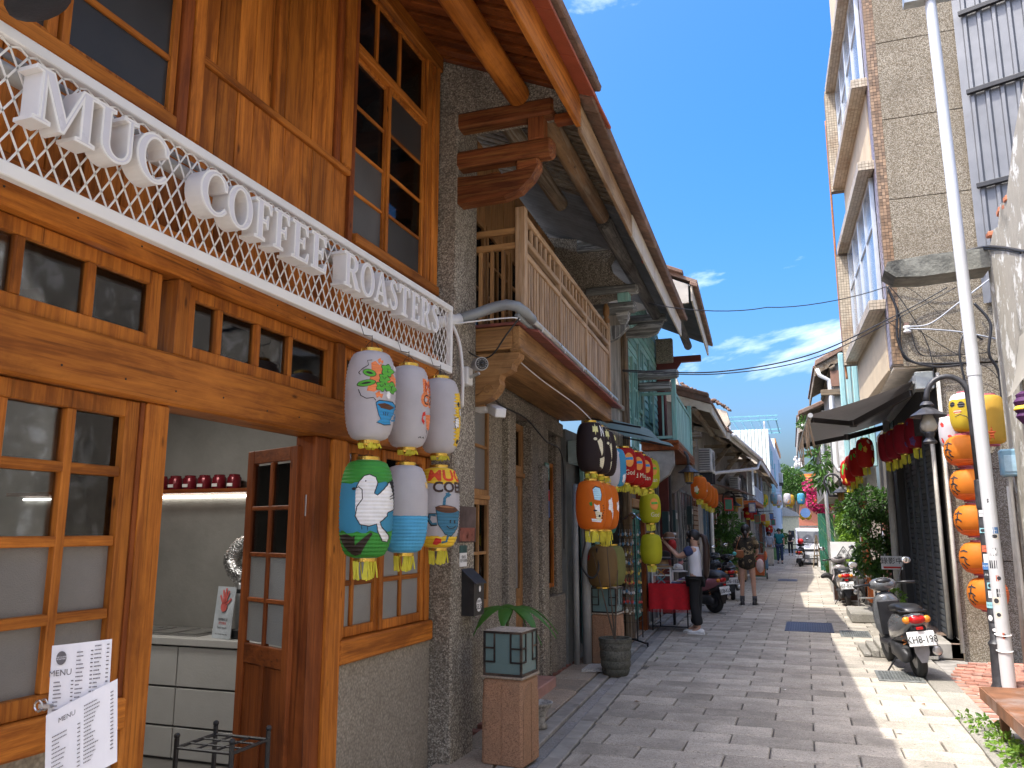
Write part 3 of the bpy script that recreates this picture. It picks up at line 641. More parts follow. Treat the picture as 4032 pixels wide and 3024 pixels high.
NH = plain('nail_head', (.05, .035, .03), .5, .6); src = None; q = random.Random(77)
for y in [1.9+.31*i for i in range(12)]:
    for z, x in ((2.79+q.uniform(-.01, .01), -2.549), (2.24+q.uniform(-.02, .02), -2.564)):
        if src is None: src = MB().lathe([(.005, 0), (.004, .002)], 8, (0, 0, 0), (1, 0, 0)).build('nail', NH, None, loc=(0, 0, 0)); src.parent = T; src.location = (x+2.6, y-3, z)
        else: inst(src, (x+2.6, y-3+q.uniform(-.04, .04), z), T)
# ------------------------------------------------------------ raised letters on a white mesh sign
def arc(cx, cy, rx, ry, a0, a1, n=12): return [(cx+rx*math.cos(R(a0+(a1-a0)*i/n)), cy+ry*math.sin(R(a0+(a1-a0)*i/n))) for i in range(n+1)]
def stroke(pts, w):
    """polygon round a polyline; w a width or one per point"""
    n = len(pts); ws = w if isinstance(w, (list, tuple)) else [w]*n; L = []; Q = []
    for i, p in enumerate(pts):
        a = pts[max(0, i-1)]; b = pts[min(n-1, i+1)]; dx, dy = b[0]-a[0], b[1]-a[1]; l = math.hypot(dx, dy) or 1
        L.append((p[0]-dy/l*ws[i]/2, p[1]+dx/l*ws[i]/2)); Q.append((p[0]+dy/l*ws[i]/2, p[1]-dx/l*ws[i]/2))
    return L+Q[::-1]
sp = [(.55, .74), (.50, .86), (.40, .935), (.28, .94), (.18, .87), (.16, .76), (.22, .66), (.34, .56), (.46, .46), (.53, .34), (.51, .2), (.42, .09), (.30, .055), (.18, .09), (.10, .2), (.075, .30)]
sw = [.05, .06, .08, .10, .13, .155, .17, .175, .175, .165, .14, .11, .09, .08, .06, .05]
GL = {
 'E': (.74, [[(0, 0), (.70, 0), (.74, .27), (.68, .27), (.58, .08), (.31, .08), (.31, .47), (.45, .47), (.5, .36), (.55, .36), (.55, .66), (.5, .66), (.45, .55), (.31, .55), (.31, .92), (.55, .92), (.63, .75), (.69, .75), (.67, 1), (0, 1), (0, .94), (.1, .92), (.1, .08), (0, .06)]]),
 'F': (.70, [[(0, 0), (.42, 0), (.42, .06), (.31, .08), (.31, .45), (.45, .45), (.5, .34), (.55, .34), (.55, .66), (.5, .66), (.45, .54), (.31, .54), (.31, .92), (.54, .92), (.62, .74), (.68, .74), (.66, 1), (0, 1), (0, .94), (.1, .92), (.1, .08), (0, .06)]]),
 'T': (.8, [[(.2, 0), (.6, 0), (.6, .06), (.5, .08), (.5, .92), (.62, .92), (.72, .72), (.78, .72), (.77, 1), (.03, 1), (.02, .72), (.08, .72), (.18, .92), (.3, .92), (.3, .08), (.2, .06)]]),
 'M': (1.3, [[(0, 0), (.34, 0), (.34, .06), (.22, .08), (.22, .78), (.55, 0), (.64, 0), (.98, .80), (.98, .08), (.88, .06), (.88, 0), (1.3, 0), (1.3, .06), (1.19, .08), (1.19, .92), (1.3, .94), (1.3, 1), (.98, 1), (.66, .26), (.34, 1), (0, 1), (0, .94), (.12, .92), (.12, .08), (0, .06)]]),
 'U': (1.05, [[(0, 1), (0, .94), (.12, .92), (.12, .32)]+arc(.515, .3, .395, .32, 180, 360)+[(.91, .92), (1.05, .94), (1.05, 1), (.68, 1), (.68, .94), (.80, .92), (.80, .34)]+arc(.565, .32, .235, .24, 360, 180)+[(.33, .92), (.44, .94), (.44, 1)]]),
 'A': (.95, [[(0, 0), (.32, 0), (.32, .06), (.22, .08), (.28, .27), (.58, .27), (.64, .08), (.54, .06), (.54, 0), (.95, 0), (.95, .06), (.87, .08), (.54, 1), (.42, 1), (.12, .08), (0, .06)], [(.31, .35), (.43, .72), (.55, .35)]]),
 'R': (.95, [[(0, 0), (.42, 0), (.42, .06), (.31, .08), (.31, .46), (.40, .46), (.66, 0), (.95, 0), (.95, .06), (.86, .09), (.60, .50)]+arc(.45, .74, .33, .26, -50, 90, 10)+[(0, 1), (0, .94), (.1, .92), (.1, .08), (0, .06)], [(.31, .54), (.31, .92)]+arc(.40, .73, .19, .19, 90, -90, 8)]),
 'O': (.98, [arc(.49, .5, .48, .52, 0, 360, 28)[:-1], arc(.49, .5, .27, .44, 360, 0, 24)[:-1]]),
 'C': (.9, [arc(.49, .5, .48, .52, 38, 322, 24)+[(.80, .24)]+arc(.53, .5, .31, .44, 312, 48, 20)+[(.79, .66), (.86, .66)]]),
 'S': (.64, [stroke(sp, sw)]),
}
def glyph(ch, h, depth, off=0, wfac=1):
    cu = bpy.data.curves.new('g', 'CURVE'); cu.dimensions = '2D'; cu.fill_mode = 'BOTH'; cu.extrude = depth/2; cu.offset = off
    for c in GL[ch][1]:
        s = cu.splines.new('POLY'); s.points.add(len(c)-1); s.use_cyclic_u = True
        for i, (x, y) in enumerate(c): s.points[i].co = (x*h*wfac, y*h, 0, 1)
    ob = bpy.data.objects.new('g', cu); COL.objects.link(ob); me = bpy.data.meshes.new_from_object(ob.evaluated_get(bpy.context.evaluated_depsgraph_get()))
    bpy.data.objects.remove(ob); bpy.data.curves.remove(cu); m = MB(); m.add([v.co.copy() for v in me.vertices], [tuple(p.vertices) for p in me.polygons]); bpy.data.meshes.remove(me)
    return m
SG = thing('shop_sign', 'long white metal mesh sign with raised white letters above the timber shop front', 'sign', (-2.38, 3.5, 2.74))
X0, X1 = -2.375, -2.335; WS = plain('white_powder_coat', (.80, .80, .79), .35, 0, .03, 5, .0005)
Y0, Y1, Z0, Z1 = .9, 5.27, 2.735, 3.235
for a in ((X0, X1, Y0, Y1, Z0, Z0+.05), (X0, X1, Y0, Y1, Z1-.042, Z1), (X0, X1, Y1-.035, Y1, Z0+.051, Z1-.043)): B(*a, ch=.004).build('frame_bar', WS, SG)
mesh = MB(); py, pz = .034, .112; k = 0
zs = [Z0+.05+pz/2*i for i in range(9) if Z0+.05+pz/2*i < Z1-.05]+[Z1-.042]
while Y0+k*py < Y1-.05:
    y = Y0+.02+k*py
    for i in range(len(zs)-1):
        a = y+py/2*(-1)**(i+k); b_ = y+py/2*(-1)**(i+1+k); mesh.bar((-2.356, a, zs[i]), (-2.356, b_, zs[i+1]), .0065, .004, (1, 0, 0))
    k += 1
stuff(mesh.build('mesh_panel', WS, SG))
LF = plain('letter_face', (.66, .66, .72), .3, 0, .03, 5, 0); LB = plain('letter_body', (.74, .73, .72), .35, 0, .06, 5, .0005)
LY = dict(); k = .966; h = .188; zb = 2.925
for ch, a, b_ in (('M', 1.81, 2.06), ('U', 2.065, 2.255), ('C', 2.255, 2.425), ('C', 2.61, 2.785), ('O', 2.785, 2.96), ('F', 2.98, 3.105), ('F', 3.125, 3.25), ('E', 3.275, 3.42), ('E', 3.445, 3.59), ('R', 3.77, 3.945), ('O', 3.945, 4.11), ('A', 4.11, 4.285), ('S', 4.295, 4.41), ('T', 4.425, 4.58), ('E', 4.60, 4.72), ('R', 4.74, 4.895), ('S', 4.90, 5.03)):
    w = (b_-a)*k; wf = w/(GL[ch][0]*h)
    hh = h if ch != 'M' else h
    bd = glyph(ch, hh, .085, .0015, wf).tf(basis((-2.2985, a*k, zb), (0, 1, 0), (0, 0, 1))).build('letter', LB, SG)
    glyph(ch, hh, .003, -.006, wf).tf(basis((-2.2555, a*k, zb), (0, 1, 0), (0, 0, 1))).build('letter_face', LF, bd)
    glyph(ch, hh, .006, .0025, wf).tf(basis((-2.2585, a*k, zb), (0, 1, 0), (0, 0, 1))).build('letter_rim', WS, bd)
t = thing('conduit', 'grey plastic conduit running behind the white sign', 'pipe', (-2.5, 3, 3.16))
MB().tube([(-2.47, .8, 3.15), (-2.47, 3, 3.16), (-2.47, 5.2, 3.15)], .032, 12).build('pipe_run', plain('grey_pvc', (.42, .43, .42), .45, 0, .08), t, smooth=True)
MB().tube([(-2.45, .8, 3.20+.01*0), (-2.45, 5.2, 3.21)], .012, 8).build('flexible_run', plain('grey_flex', (.3, .3, .3), .5), t)
t = thing('spot_lamp', 'black spotlight head at the left end of the white sign', 'lamp', (-2.25, 1.64, 3.3)); MB().lathe([(.03, -.1), (.055, -.08), (.07, 0), (.10, .05), (.1, .065), (.085, .07)], 18, (-2.22, 1.66, 3.33), (.35, .3, -.8)).build('head', BLK, t, smooth=True, ang=50); MB().tube([(-2.22, 1.64, 3.4), (-2.3, 1.55, 3.45), (-2.5, 1.5, 3.4)], .014).build('arm', BLK, t)
# ------------------------------------------------------------ lanterns
def lprof(r, h, ribs, cap=.42, p=2.6):
    """(radius, depth from the top) pairs; cloth drawn in between the wires"""
    out = []; n = ribs*2
    for i in range(n+1):
        v = i/n; e = (1-abs(2*v-1)**p)**(1/p); rr = r*(cap+(1-cap)*e) if p > 2 else r*(cap+(1-cap)*e)
        out.append((rr+(.10 if i % 2 == 0 else -.08)*h/ribs, v*h))
    return out
def rad_at(prof, z):
    for (r0, z0), (r1, z1) in zip(prof, prof[1:]):
        if z0 <= z <= z1: return r0+(r1-r0)*((z-z0)/(z1-z0) if z1 > z0 else 0)
    return prof[-1][0]
def paint(par, prof, h, polys, mat, face, layer=1, name='painting', mb=None):
    """flat shapes (degrees round from the face direction, 0..1 down) laid on the lantern cloth"""
    bm = bmesh.new()
    if mb:
        vs = [bm.verts.new(v) for v in mb.v]
        for f in mb.f:
            try: bm.faces.new([vs[i] for i in f])
            except ValueError: pass
    else:
        for pl in polys:
            try: bm.faces.new([bm.verts.new((a, v, 0)) for a, v in pl])
            except ValueError: pass
    bmesh.ops.triangulate(bm, faces=bm.faces)
    xs = [v.co.x for v in bm.verts]; vv = [v.co.y for v in bm.verts]
    a = math.ceil(min(xs)/9)*9
    while a < max(xs): bmesh.ops.bisect_plane(bm, geom=bm.verts[:]+bm.edges[:]+bm.faces[:], plane_co=(a, 0, 0), plane_no=(1, 0, 0)); a += 9
    for r_, z in prof:
        z = z/h
        if min(vv) < z < max(vv): bmesh.ops.bisect_plane(bm, geom=bm.verts[:]+bm.edges[:]+bm.faces[:], plane_co=(0, z, 0), plane_no=(0, 1, 0))
    for v in bm.verts:
        z = min(max(v.co.y, .004), .996)*h; r_ = rad_at(prof, z)+.0011*layer+.0006; an = face+R(v.co.x); v.co = (r_*math.cos(an), r_*math.sin(an), -z)
    me = bpy.data.meshes.new(name); bm.to_mesh(me); bm.free(); o = mk(name, me, mat, par); return o
LANT = {}
CAMXY = Vector((0, 0))
def lantern(label, c, ztop, r, h, mat, group=None, ribs=22, tas=.085, deco=None, p=2.6, cap=.42, share=None, gold=None, cord=.1, nseg=36, name='paper_lantern', face=None):
    t = thing(name, label, 'lantern', (c[0], c[1], ztop), group); prof = lprof(r, h, ribs, cap, p); gold = gold or GOLD
    me = LANT.get(share) if share else None
    if me is None:
        m = MB().lathe([(a, -b) for a, b in prof], nseg, cap=False); s = m.build('shade', mat, None, smooth=True, loc=(0, 0, 0)); 
        if share: LANT[share] = s.data
    else:
        m2 = me if me.materials and me.materials[0] == mat else me.copy(); s = mk('shade', m2, mat)
    s.parent = t
    def sub(n, mb, m_, **k): o = mb.build(n, m_, None, loc=(0, 0, 0), **k); o.parent = t; return o
    rc = r*cap
    key = ('caps', round(r, 3), round(h, 3), gold.name)
    if key not in LANT:
        a = sub('top_cap', MB().lathe([(rc*1.02, -.012), (rc*1.06, -.008), (rc*1.06, .018), (rc*.98, .02), (rc*.9, .004)], 22), gold); b_ = sub('bottom_cap', MB().lathe([(rc*.9, -h-.004), (rc*.98, -h-.02), (rc*1.02, -h-.018), (rc*1.02, -h+.008)], 22), gold); LANT[key] = (a.data, b_.data)
    else:
        for n_, d in zip(('top_cap', 'bottom_cap'), LANT[key]): o = mk(n_, d, gold); o.parent = t
    if tas:
        kt = ('tas', round(r, 3), round(h, 3), tas)
        if kt not in LANT:
            tm = MB(); q = random.Random(3)
            for i in range(34):
                an = q.uniform(0, 6.28); rr = rc*q.uniform(.75, 1.0); l = tas*q.uniform(.8, 1.05); e = q.uniform(-.006, .006); pt = (rr*math.cos(an), rr*math.sin(an))
                tm.tube([(pt[0], pt[1], -h-.016), (pt[0]*1.04+e, pt[1]*1.04, -h-.016-l*.5), (pt[0]*1.0+e*2, pt[1]+e, -h-.016-l)], .0045 if r > .1 else .004, 3)
            o = sub('tassel', tm, TAS); LANT[kt] = o.data
        else: o = mk('tassel', LANT[kt], TAS); o.parent = t
    if cord: sub('hanger', MB().tube([(-rc*.9, 0, .012), (-rc*.4, 0, cord*.55), (0, 0, cord*.7), (rc*.4, 0, cord*.55), (rc*.9, 0, .012)], .0018, 4).tube([(0, 0, cord*.68), (0, 0, cord)], .002, 4), BLK)
    fa = math.atan2(-c[1], -c[0]) if face is None else face
    if deco: deco(s, prof, h, fa)
    return t
Lc = lambda n, c: paper('cloth_'+n, c, .38)
INK = plain('paint_black', (.02, .02, .022), .7, 0, .1); PA = lambda n, c: plain('paint_'+n, c, .65, 0, .12, 12, .001)
def drawing(cx, hw, y0, y1):
    cl = lambda u: max(-.999, min(.999, u))
    def D(pts): return [(math.degrees(math.asin(cl((x-cx)/hw))), (y-y0)/(y1-y0)) for x, y in pts]
    return D
def oval(cx, cy, rx, ry, rot=0, n=16): 
    c, s = math.cos(R(rot)), math.sin(R(rot)); return [(cx+rx*math.cos(t)*c-ry*math.sin(t)*s, cy+rx*math.cos(t)*s+ry*math.sin(t)*c) for t in [6.2832*i/n for i in range(n)]]
def lobed(cx, cy, r, k=5, n=30, d=.18): return [(cx+r*(1+d*math.cos(k*t))*math.cos(t), cy+r*(1+d*math.cos(k*t))*math.sin(t)) for t in [6.2832*i/n for i in range(n)]]
def star(cx, cy, r, k=5, inn=.42, rot=-90): return [(cx+(r if i % 2 == 0 else r*inn)*math.cos(R(rot+180*i/k)), cy+(r if i % 2 == 0 else r*inn)*math.sin(R(rot+180*i/k))) for i in range(2*k)]
def grow(pl, f):
    mx = sum(a for a, b in pl)/len(pl); my = sum(b for a, b in pl)/len(pl); return [(mx+(a-mx)*f, my+(b-my)*f) for a, b in pl]
def ptext(s, prof, h, fa, txt, ang, v, size, mat, layer=3, sx=1.0, bold=.0):
    m = textmesh(txt, size, bold=bold*size); r_ = rad_at(prof, v*h); m.warp(lambda x, y, z: (ang+math.degrees(x*sx/r_), v-y/h, 0)); paint(s, prof, h, None, mat, fa, layer, 'lettering', m)
def strv(pts, w):
    """brush stroke on a lantern: degrees round, 0..1 down"""
    return [(a, b/100) for a, b in stroke([(a, b*100) for a, b in pts], w)]
def deco1(s, prof, h, fa):
    D = drawing(263, 162, 155, 740); G = PA('green', (.10, .42, .04)); O = PA('orange', (.80, .24, .08)); Bl = PA('blue', (.03, .27, .55))
    paint(s, prof, h, [D([(262, 255), (290, 240), (318, 268), (330, 250), (345, 300), (400, 310), (422, 335), (420, 400), (330, 415), (285, 445), (240, 438), (250, 400), (292, 352), (265, 300)])]+[D(star(318, 462, 26, 5, .35)), D(star(327, 238, 22, 5, .3))], O, fa, 1)
    sh = [oval(253, 322, 40, 22, 15), oval(236, 389, 54, 20, -10), lobed(368, 295, 36), lobed(346, 352, 30), lobed(328, 406, 29), lobed(388, 405, 34)]
    paint(s, prof, h, [D(grow(x, 1.12)) for x in sh], INK, fa, 2); paint(s, prof, h, [D(x) for x in sh], G, fa, 3)
    paint(s, prof, h, [D(oval(253, 322, 22, 7, 15)), D(oval(236, 389, 30, 6, -10))]+[D(stroke([(x, y+16), (x, y-12)], 4)) for x, y in ((368, 298), (390, 408))]+[D(stroke([(x-12, y-10), (x, y+6), (x+12, y-10)], 4)) for x, y in ((346, 352), (328, 406), (388, 400))], INK, fa, 4)
    cup = [(300, 515), (320, 500), (400, 500), (420, 525), (412, 560), (400, 600), (394, 620), (405, 640), (360, 648), (310, 635), (335, 615), (320, 590), (308, 550)]
    paint(s, prof, h, [D(grow(cup, 1.07))], INK, fa, 2); paint(s, prof, h, [D(cup)], Bl, fa, 3); paint(s, prof, h, [D([(308, 522), (350, 512), (412, 530), (385, 552), (330, 546)])], PA('coffee', (.10, .035, .012)), fa, 4)
    paint(s, prof, h, [D(stroke([(408, 575), (424, 570), (424, 610), (402, 618)], 10))], Bl, fa, 3)
    paint(s, prof, h, [D(stroke([(268, 236), (236, 240), (246, 270), (202, 300), (186, 322), (200, 334)], 5)), D(stroke([(190, 430), (206, 470), (240, 490), (282, 482), (296, 500)], 5))]+[D(stroke([(350, 590), (345, 570)], 4)), D(stroke([(360, 592), (360, 568)], 4)), D(stroke([(370, 590), (376, 570)], 4))], INK, fa, 5)
    gh = [(365, 435), (378, 432), (384, 455), (380, 480), (372, 486), (366, 478), (358, 470)]; paint(s, prof, h, [D(gh), D([(405, 265), (420, 250), (425, 285), (408, 290)])], PA('white', (.8, .8, .8)), fa, 5)
def deco2(s, prof, h, fa):
    ptext(s, prof, h, fa, 'MUC', 95, .28, .105, PA('orange', 0), 1, 1.0, .12); ptext(s, prof, h, fa, 'MUC', 95, .28, .10, PA('rust', (.42, .05, .02)), 2)
    ptext(s, prof, h, fa, 'COFFEE', 96, .44, .10, PA('orange', 0), 1, .8, .1); ptext(s, prof, h, fa, 'COFFEE', 96, .44, .09, INK, 2, .8)
    D = lambda p: [(a, b) for a, b in p]
    paint(s, prof, h, [D([(52, .62), (90, .60), (95, .72), (80, .80), (62, .78), (55, .70)])], PA('orange', 0), fa, 2); paint(s, prof, h, [strv([(50, .60), (42, .62), (40, .68), (48, .72)], 5)], PA('red', (.62, .03, .02)), fa, 3)
    paint(s, prof, h, [strv([(60, .80), (68, .84), (64, .9)], 1.2), strv([(34, .90), (40, .885), (44, .90)], .9), strv([(48, .90), (52, .885), (58, .90)], .9)], INK, fa, 3)
def deco3(s, prof, h, fa):
    Yl = PA('yellow', (.80, .52, .03)); pts = [(48, .22)]
    for i in range(14): pts += [(44+rnd.uniform(-6, 2), .24+.045*i), (56+rnd.uniform(-3, 3), .262+.045*i)]
    pts += [(50, .9), (100, .93), (140, .8), (140, .25), (100, .18)]; paint(s, prof, h, [pts], Yl, fa, 1)
    paint(s, prof, h, [oval(64, .36, 8, .035), oval(70, .85, 9, .03)], INK, fa, 2); gh = [(48, .56), (60, .54), (66, .6), (64, .67), (58, .66), (52, .69), (47, .64)]; paint(s, prof, h, [grow(gh, 1.15), grow([(66, .43), (74, .41), (78, .48), (72, .52)], 1.15)], INK, fa, 3); paint(s, prof, h, [gh, [(66, .43), (74, .41), (78, .48), (72, .52)]], PA('white', 0), fa, 4)
def wavy(v0, amp, a0=-180, a1=180, n=40, top=0.0): 
    q = random.Random(int(v0*100)); return [(a0, top), (a1, top)]+[(a1-(a1-a0)*i/n, v0+q.uniform(-amp, amp)) for i in range(n+1)]
def deco4(s, prof, h, fa):
    D = drawing(235, 170, 870, 1480); G = PA('leaf', (.035, .26, .03)); paint(s, prof, h, [wavy(.235, .025), wavy(.735, .02, top=1.0)], G, fa, 1)
    dv = [(166, 1056), (185, 1012), (215, 977), (250, 968), (290, 985), (302, 1020), (280, 1085), (300, 1096), (335, 1062), (375, 1012), (404, 990), (404, 1180), (365, 1200), (360, 1225), (320, 1262), (332, 1292), (386, 1350), (381, 1382), (345, 1376), (310, 1320), (300, 1272), (255, 1286), (200, 1276), (170, 1226), (178, 1166), (210, 1120), (205, 1062), (182, 1046)]
    paint(s, prof, h, [D(stroke(dv+[dv[0]], 6))], INK, fa, 3); paint(s, prof, h, [D(dv)], PA('white', 0), fa, 2)
    paint(s, prof, h, [D(oval(156, 1058, 13, 9)), D(oval(226, 1010, 4, 5)), D(stroke([(372, 1105), (404, 1080)], 4)), D(stroke([(208, 1278), (212, 1305)], 3)), D(stroke([(245, 1285), (246, 1312)], 3)), D(stroke([(375, 1120), (404, 1100)], 4))], INK, fa, 4)
    paint(s, prof, h, [D([(120, 1452), (165, 1402), (215, 1362), (268, 1322), (279, 1332), (228, 1402), (202, 1455), (150, 1466)]), D([(72, 1342), (120, 1332), (152, 1352), (168, 1340), (140, 1420), (160, 1462), (110, 1440), (86, 1400)])], PA('bark', (.025, .014, .008)), fa, 3)
def deco5(s, prof, h, fa): paint(s, prof, h, [wavy(.585, .004, top=1.0)], PA('sky', (.07, .36, .62)), fa, 1); paint(s, prof, h, [[(62, .2), (100, .18), (110, .26), (64, .27)]], PA('peach', (.85, .6, .25)), fa, 2)
def deco6(s, prof, h, fa):
    D = drawing(735, 118, 910, 1420); Yl = PA('yellow', 0); paint(s, prof, h, [wavy(.21, .012), wavy(.86, .012, top=1.0)], Yl, fa, 1)
    ptext(s, prof, h, fa, 'MUC', 28, .115, .098, PA('scarlet', (.70, .07, .02)), 3, 1.25, .03); ptext(s, prof, h, fa, 'COEEE', 46, .26, .092, PA('umber', (.06, .03, .02)), 3, 1.05, .03)
    Bl = PA('teal', (.04, .17, .27)); cup = [(722, 1168), (760, 1176), (800, 1186), (845, 1190), (842, 1290), (812, 1345), (775, 1332), (735, 1272)]
    paint(s, prof, h, [D(grow(cup, 1.06)), D(stroke([(722, 1215), (690, 1212), (682, 1245), (700, 1276), (728, 1272)], 20))], INK, fa, 2); paint(s, prof, h, [D(cup), D(stroke([(722, 1215), (692, 1214), (686, 1245), (702, 1270), (728, 1268)], 12)), D(stroke([(764, 1160), (768, 1110), (784, 1090)], 15)), D(lobed(786, 1088, 14)), D(stroke([(795, 1340), (790, 1380), (760, 1386)], 13))], Bl, fa, 3)
    paint(s, prof, h, [D(oval(778, 1178, 60, 24, 6))], PA('coffee', 0), fa, 4); paint(s, prof, h, [D(oval(778, 1165, 40, 6, 6))], PA('tan', (.35, .16, .08)), fa, 5)
    paint(s, prof, h, [D(stroke([(800, 1245), (799, 1265)], 7)), D(stroke([(822, 1247), (822, 1267)], 7)), D(stroke([(780, 1282), (798, 1300), (820, 1296), (832, 1280)], 5))], INK, fa, 5)
    paint(s, prof, h, [D([(698, 1396), (722, 1356), (756, 1364), (756, 1386), (726, 1402)])], PA('red', 0), fa, 4)
g6 = 'hand-painted lanterns hanging from the shop sign'; lw = Lc('white', (.74, .72, .76)); X = -2.25
lantern('white lantern painted with green leaves and a blue cup, upper left of the six', (X, 3.95), 2.61, .14, .5, lw, g6, 26, .03, deco1)
lantern('white lantern with lettering at its right edge, upper middle of the six', (X, 4.41), 2.615, .135, .5, lw, g6, 26, .03, deco2)
lantern('white lantern with a jagged yellow patch, upper right of the six', (X, 4.88), 2.62, .135, .5, lw, g6, 26, .03, deco3)
lantern('green and blue lantern painted with a white dove, lower left of the six', (X, 3.945), 2.0, .145, .525, Lc('blue', (.09, .42, .68)), g6, 26, .1, deco4, cord=.05)
lantern('half white half sky-blue lantern, lower middle of the six', (X, 4.4), 2.005, .138, .515, lw, g6, 26, .09, deco5, cord=.05)
lantern('yellow and white lantern with a painted cup figure, lower right of the six', (X, 4.88), 2.025, .138, .515, lw, g6, 26, .09, deco6, cord=.05)
for y in (3.95, 4.41, 4.88): 
    tag(MB().tube([(-2.355, y, 2.79), (-2.33, y, 2.79), (-2.31, y+.01, 2.72), (-2.25, y, 2.705)], .0025, 4).tube([(-2.25, y, 2.71), (-2.25, y, 2.62)], .002, 4).build('wire_hook', BLK), {3.95: 'black wire hook above the leaf-painted lantern', 4.41: 'black wire hook above the upper middle lantern', 4.88: 'black wire hook above the upper right lantern'}[y], 'hook')
def WBR(ax): return wood('carved_bracket_', (.30, .095, .03), (.13, .036, .014), ax, .5, wear=(.36, .17, .05), wamt=.45)
# ------------------------------------------------------------ second house on the left: stone front, timber balcony
def W2(x, y, z): d = y-5.95; return (x-.04*d, y, z-(.018*d if z > 2.2 else 0))
def WR2(x, y, z): return (x-.032*(y-5.57), y, z)
T2 = thing('balcony_house', 'grey stone-fronted house with a tan timber balcony, next to the timber shop', 'building', (-2.7, 7.5, 0))
def Q(name, mb, mat, warp=W2, par=None, **k): return (mb.warp(warp) if warp else mb).build(name, mat, par or T2, **k)
# pier between the shops and its wing wall
Q('pier', B(-2.95, -2.43, 5.525, 5.95, -.05, 4.93, ch=.012), PEB, None); Q('pier_strip', B(-2.9, -2.52, 5.95, 6.06, -.05, 4.9), PEB, None)
Q('wing_wall', MB().prism([(-2.95, 4.9), (-2.42, 4.9), (-2.42, 4.83), (-1.55, 4.83), (-1.50, EZ(-1.50)-.01), (-2.95, EZ(-2.95)-.01)], (0, 5.56, 0), (1, 0, 0), (0, 0, 1), (0, .2, 0)), PEB, None)
Q('bracket_beam', B(-2.5, -1.64, 5.535, 5.675, 4.79, 4.93, ch=.02), WBR('x'), None); Q('bracket_post', B(-1.85, -1.72, 5.545, 5.665, 4.60, 4.79, ch=.01), WBR('z'), None)
Q('bracket_beam', B(-2.5, -1.65, 5.53, 5.67, 4.45, 4.60, ch=.025), WBR('x'), None); Q('bracket_block', B(-1.95, -1.76, 5.54, 5.66, 4.36, 4.455, ch=.02), WBR('x'), None); Q('bracket_stub', B(-1.64, -1.46, 5.56, 5.66, 4.72, 4.79, ch=.01), WD('x'), None)
Q('bracket_corbel', MB().prism([(-2.5, 4.15), (-2.05, 4.165), (-1.92, 4.20), (-1.82, 4.29), (-1.76, 4.39), (-1.90, 4.365), (-2.06, 4.35), (-2.10, 4.375), (-2.2, 4.36), (-2.5, 4.38)], (0, 5.535, 0), (1, 0, 0), (0, 0, 1), (0, .13, 0)), WBR('x'), None)
# ground floor
PX = -2.7
Q('wall', B(-3.0, -2.9, 6.06, 9.92, -.05, 3.03), plain('inner_stone', (.22, .2, .17), .9))
for a, b_, z0, z1 in ((6.06, 6.60, -.05, 3.0), (7.62, 7.86, .0, 2.86), (8.46, 8.72, 0, 2.86), (8.72, 9.24, 0, 2.95)): Q('pilaster', B(-2.95, PX+.02 if b_ < 9 else PX, a, b_, z0, z1, ch=.012), PEB)
Q('pilaster', B(-2.95, PX-.05, 7.13, 7.62, .0, 2.86, ch=.01), PEB); Q('pilaster', B(-2.95, PX+.07, 8.75, 8.98, .05, 2.4, ch=.02), PEB)
Q('upper_wall_strip', B(-3.0, -2.74, 6.06, 9.94, 3.03, 3.3), PEB); Q('lintel', B(-2.95, PX+.01, 6.6, 9.95, 2.862, 3.03, ch=.008), PEB); Q('dado', B(-2.95, PX+.03, 6.06, 7.63, -.05, .90, ch=.01), PEB); Q('dado', B(-2.95, PX+.02, 9.241, 9.94, -.05, .86, ch=.01), PEB); Q('wall_end', B(-2.95, PX-.02, 9.70, 9.94, .86, 2.86, ch=.01), PEB)
win(T2, PX-.02, 6.605, 7.125, .92, 1.90, [6.86], [1.42], WT, lambda i, j: sm, .05, .014, .05, W2, fb=.09); win(T2, PX-.02, 6.605, 7.125, 1.94, 2.80, [], [2.40], WT, lambda i, j: FROST, .05, .014, .05, W2); Q('transom_rail', B(PX-.08, PX-.01, 6.605, 7.125, 1.90, 1.94, ch=.004), WT('y'))
win(T2, PX-.08, 7.865, 8.455, 2.28, 2.80, [], [], WT, lambda i, j: sm, .07, .014, .06, W2, 'transom_window'); Q('door_rail', B(PX-.14, PX-.06, 7.865, 8.455, 2.18, 2.28, ch=.006), WT('y'))
d = win(T2, PX-.09, 7.865, 8.455, .12, 2.18, [], [], WT, lambda i, j: FROST2, .09, .014, .05, W2, 'door', fb=.9); Q('panel', B(PX-.14, PX-.085, 7.99, 8.33, .25, .92, ch=.01), WT('z'), par=d); Q('threshold', B(-2.95, -2.45, 7.75, 8.55, 0, .115, ch=.01), plain('pink_stone', (.42, .23, .19), .6))
win(T2, PX-.06, 9.245, 9.69, .95, 2.5, [], [1.75], WO, lambda i, j: sm, .05, .014, .05, W2)
# balcony floor, beams, carved corbel
Q('edge_beam', B(-2.12, -2.055, 5.95, 9.95, 3.045, 3.235, ch=.008), WT('y')); Q('edge_moulding', B(-2.14, -2.035, 5.95, 9.96, 3.02, 3.06, ch=.012), WT('y')); Q('end_beam', B(-2.56, -2.12, 5.952, 6.02, 3.05, 3.24, ch=.006), WT('x'), None)
for i in range(5): Q('soffit_board', B(-2.71+.118*i, -2.596+.118*i, 6.03, 9.94, 3.07, 3.09), WT('y'))
Q('carved_corbel', MB().prism([(-2.55, 3.02), (-2.06, 3.02), (-2.07, 2.98), (-2.12, 2.93), (-2.13, 2.885), (-2.17, 2.86), (-2.22, 2.85), (-2.235, 2.81), (-2.225, 2.77), (-2.25, 2.72), (-2.30, 2.665), (-2.38, 2.635), (-2.55, 2.62)], (0, 5.955, 0), (1, 0, 0), (0, 0, 1), (0, .13, 0)), WT('x'), None)
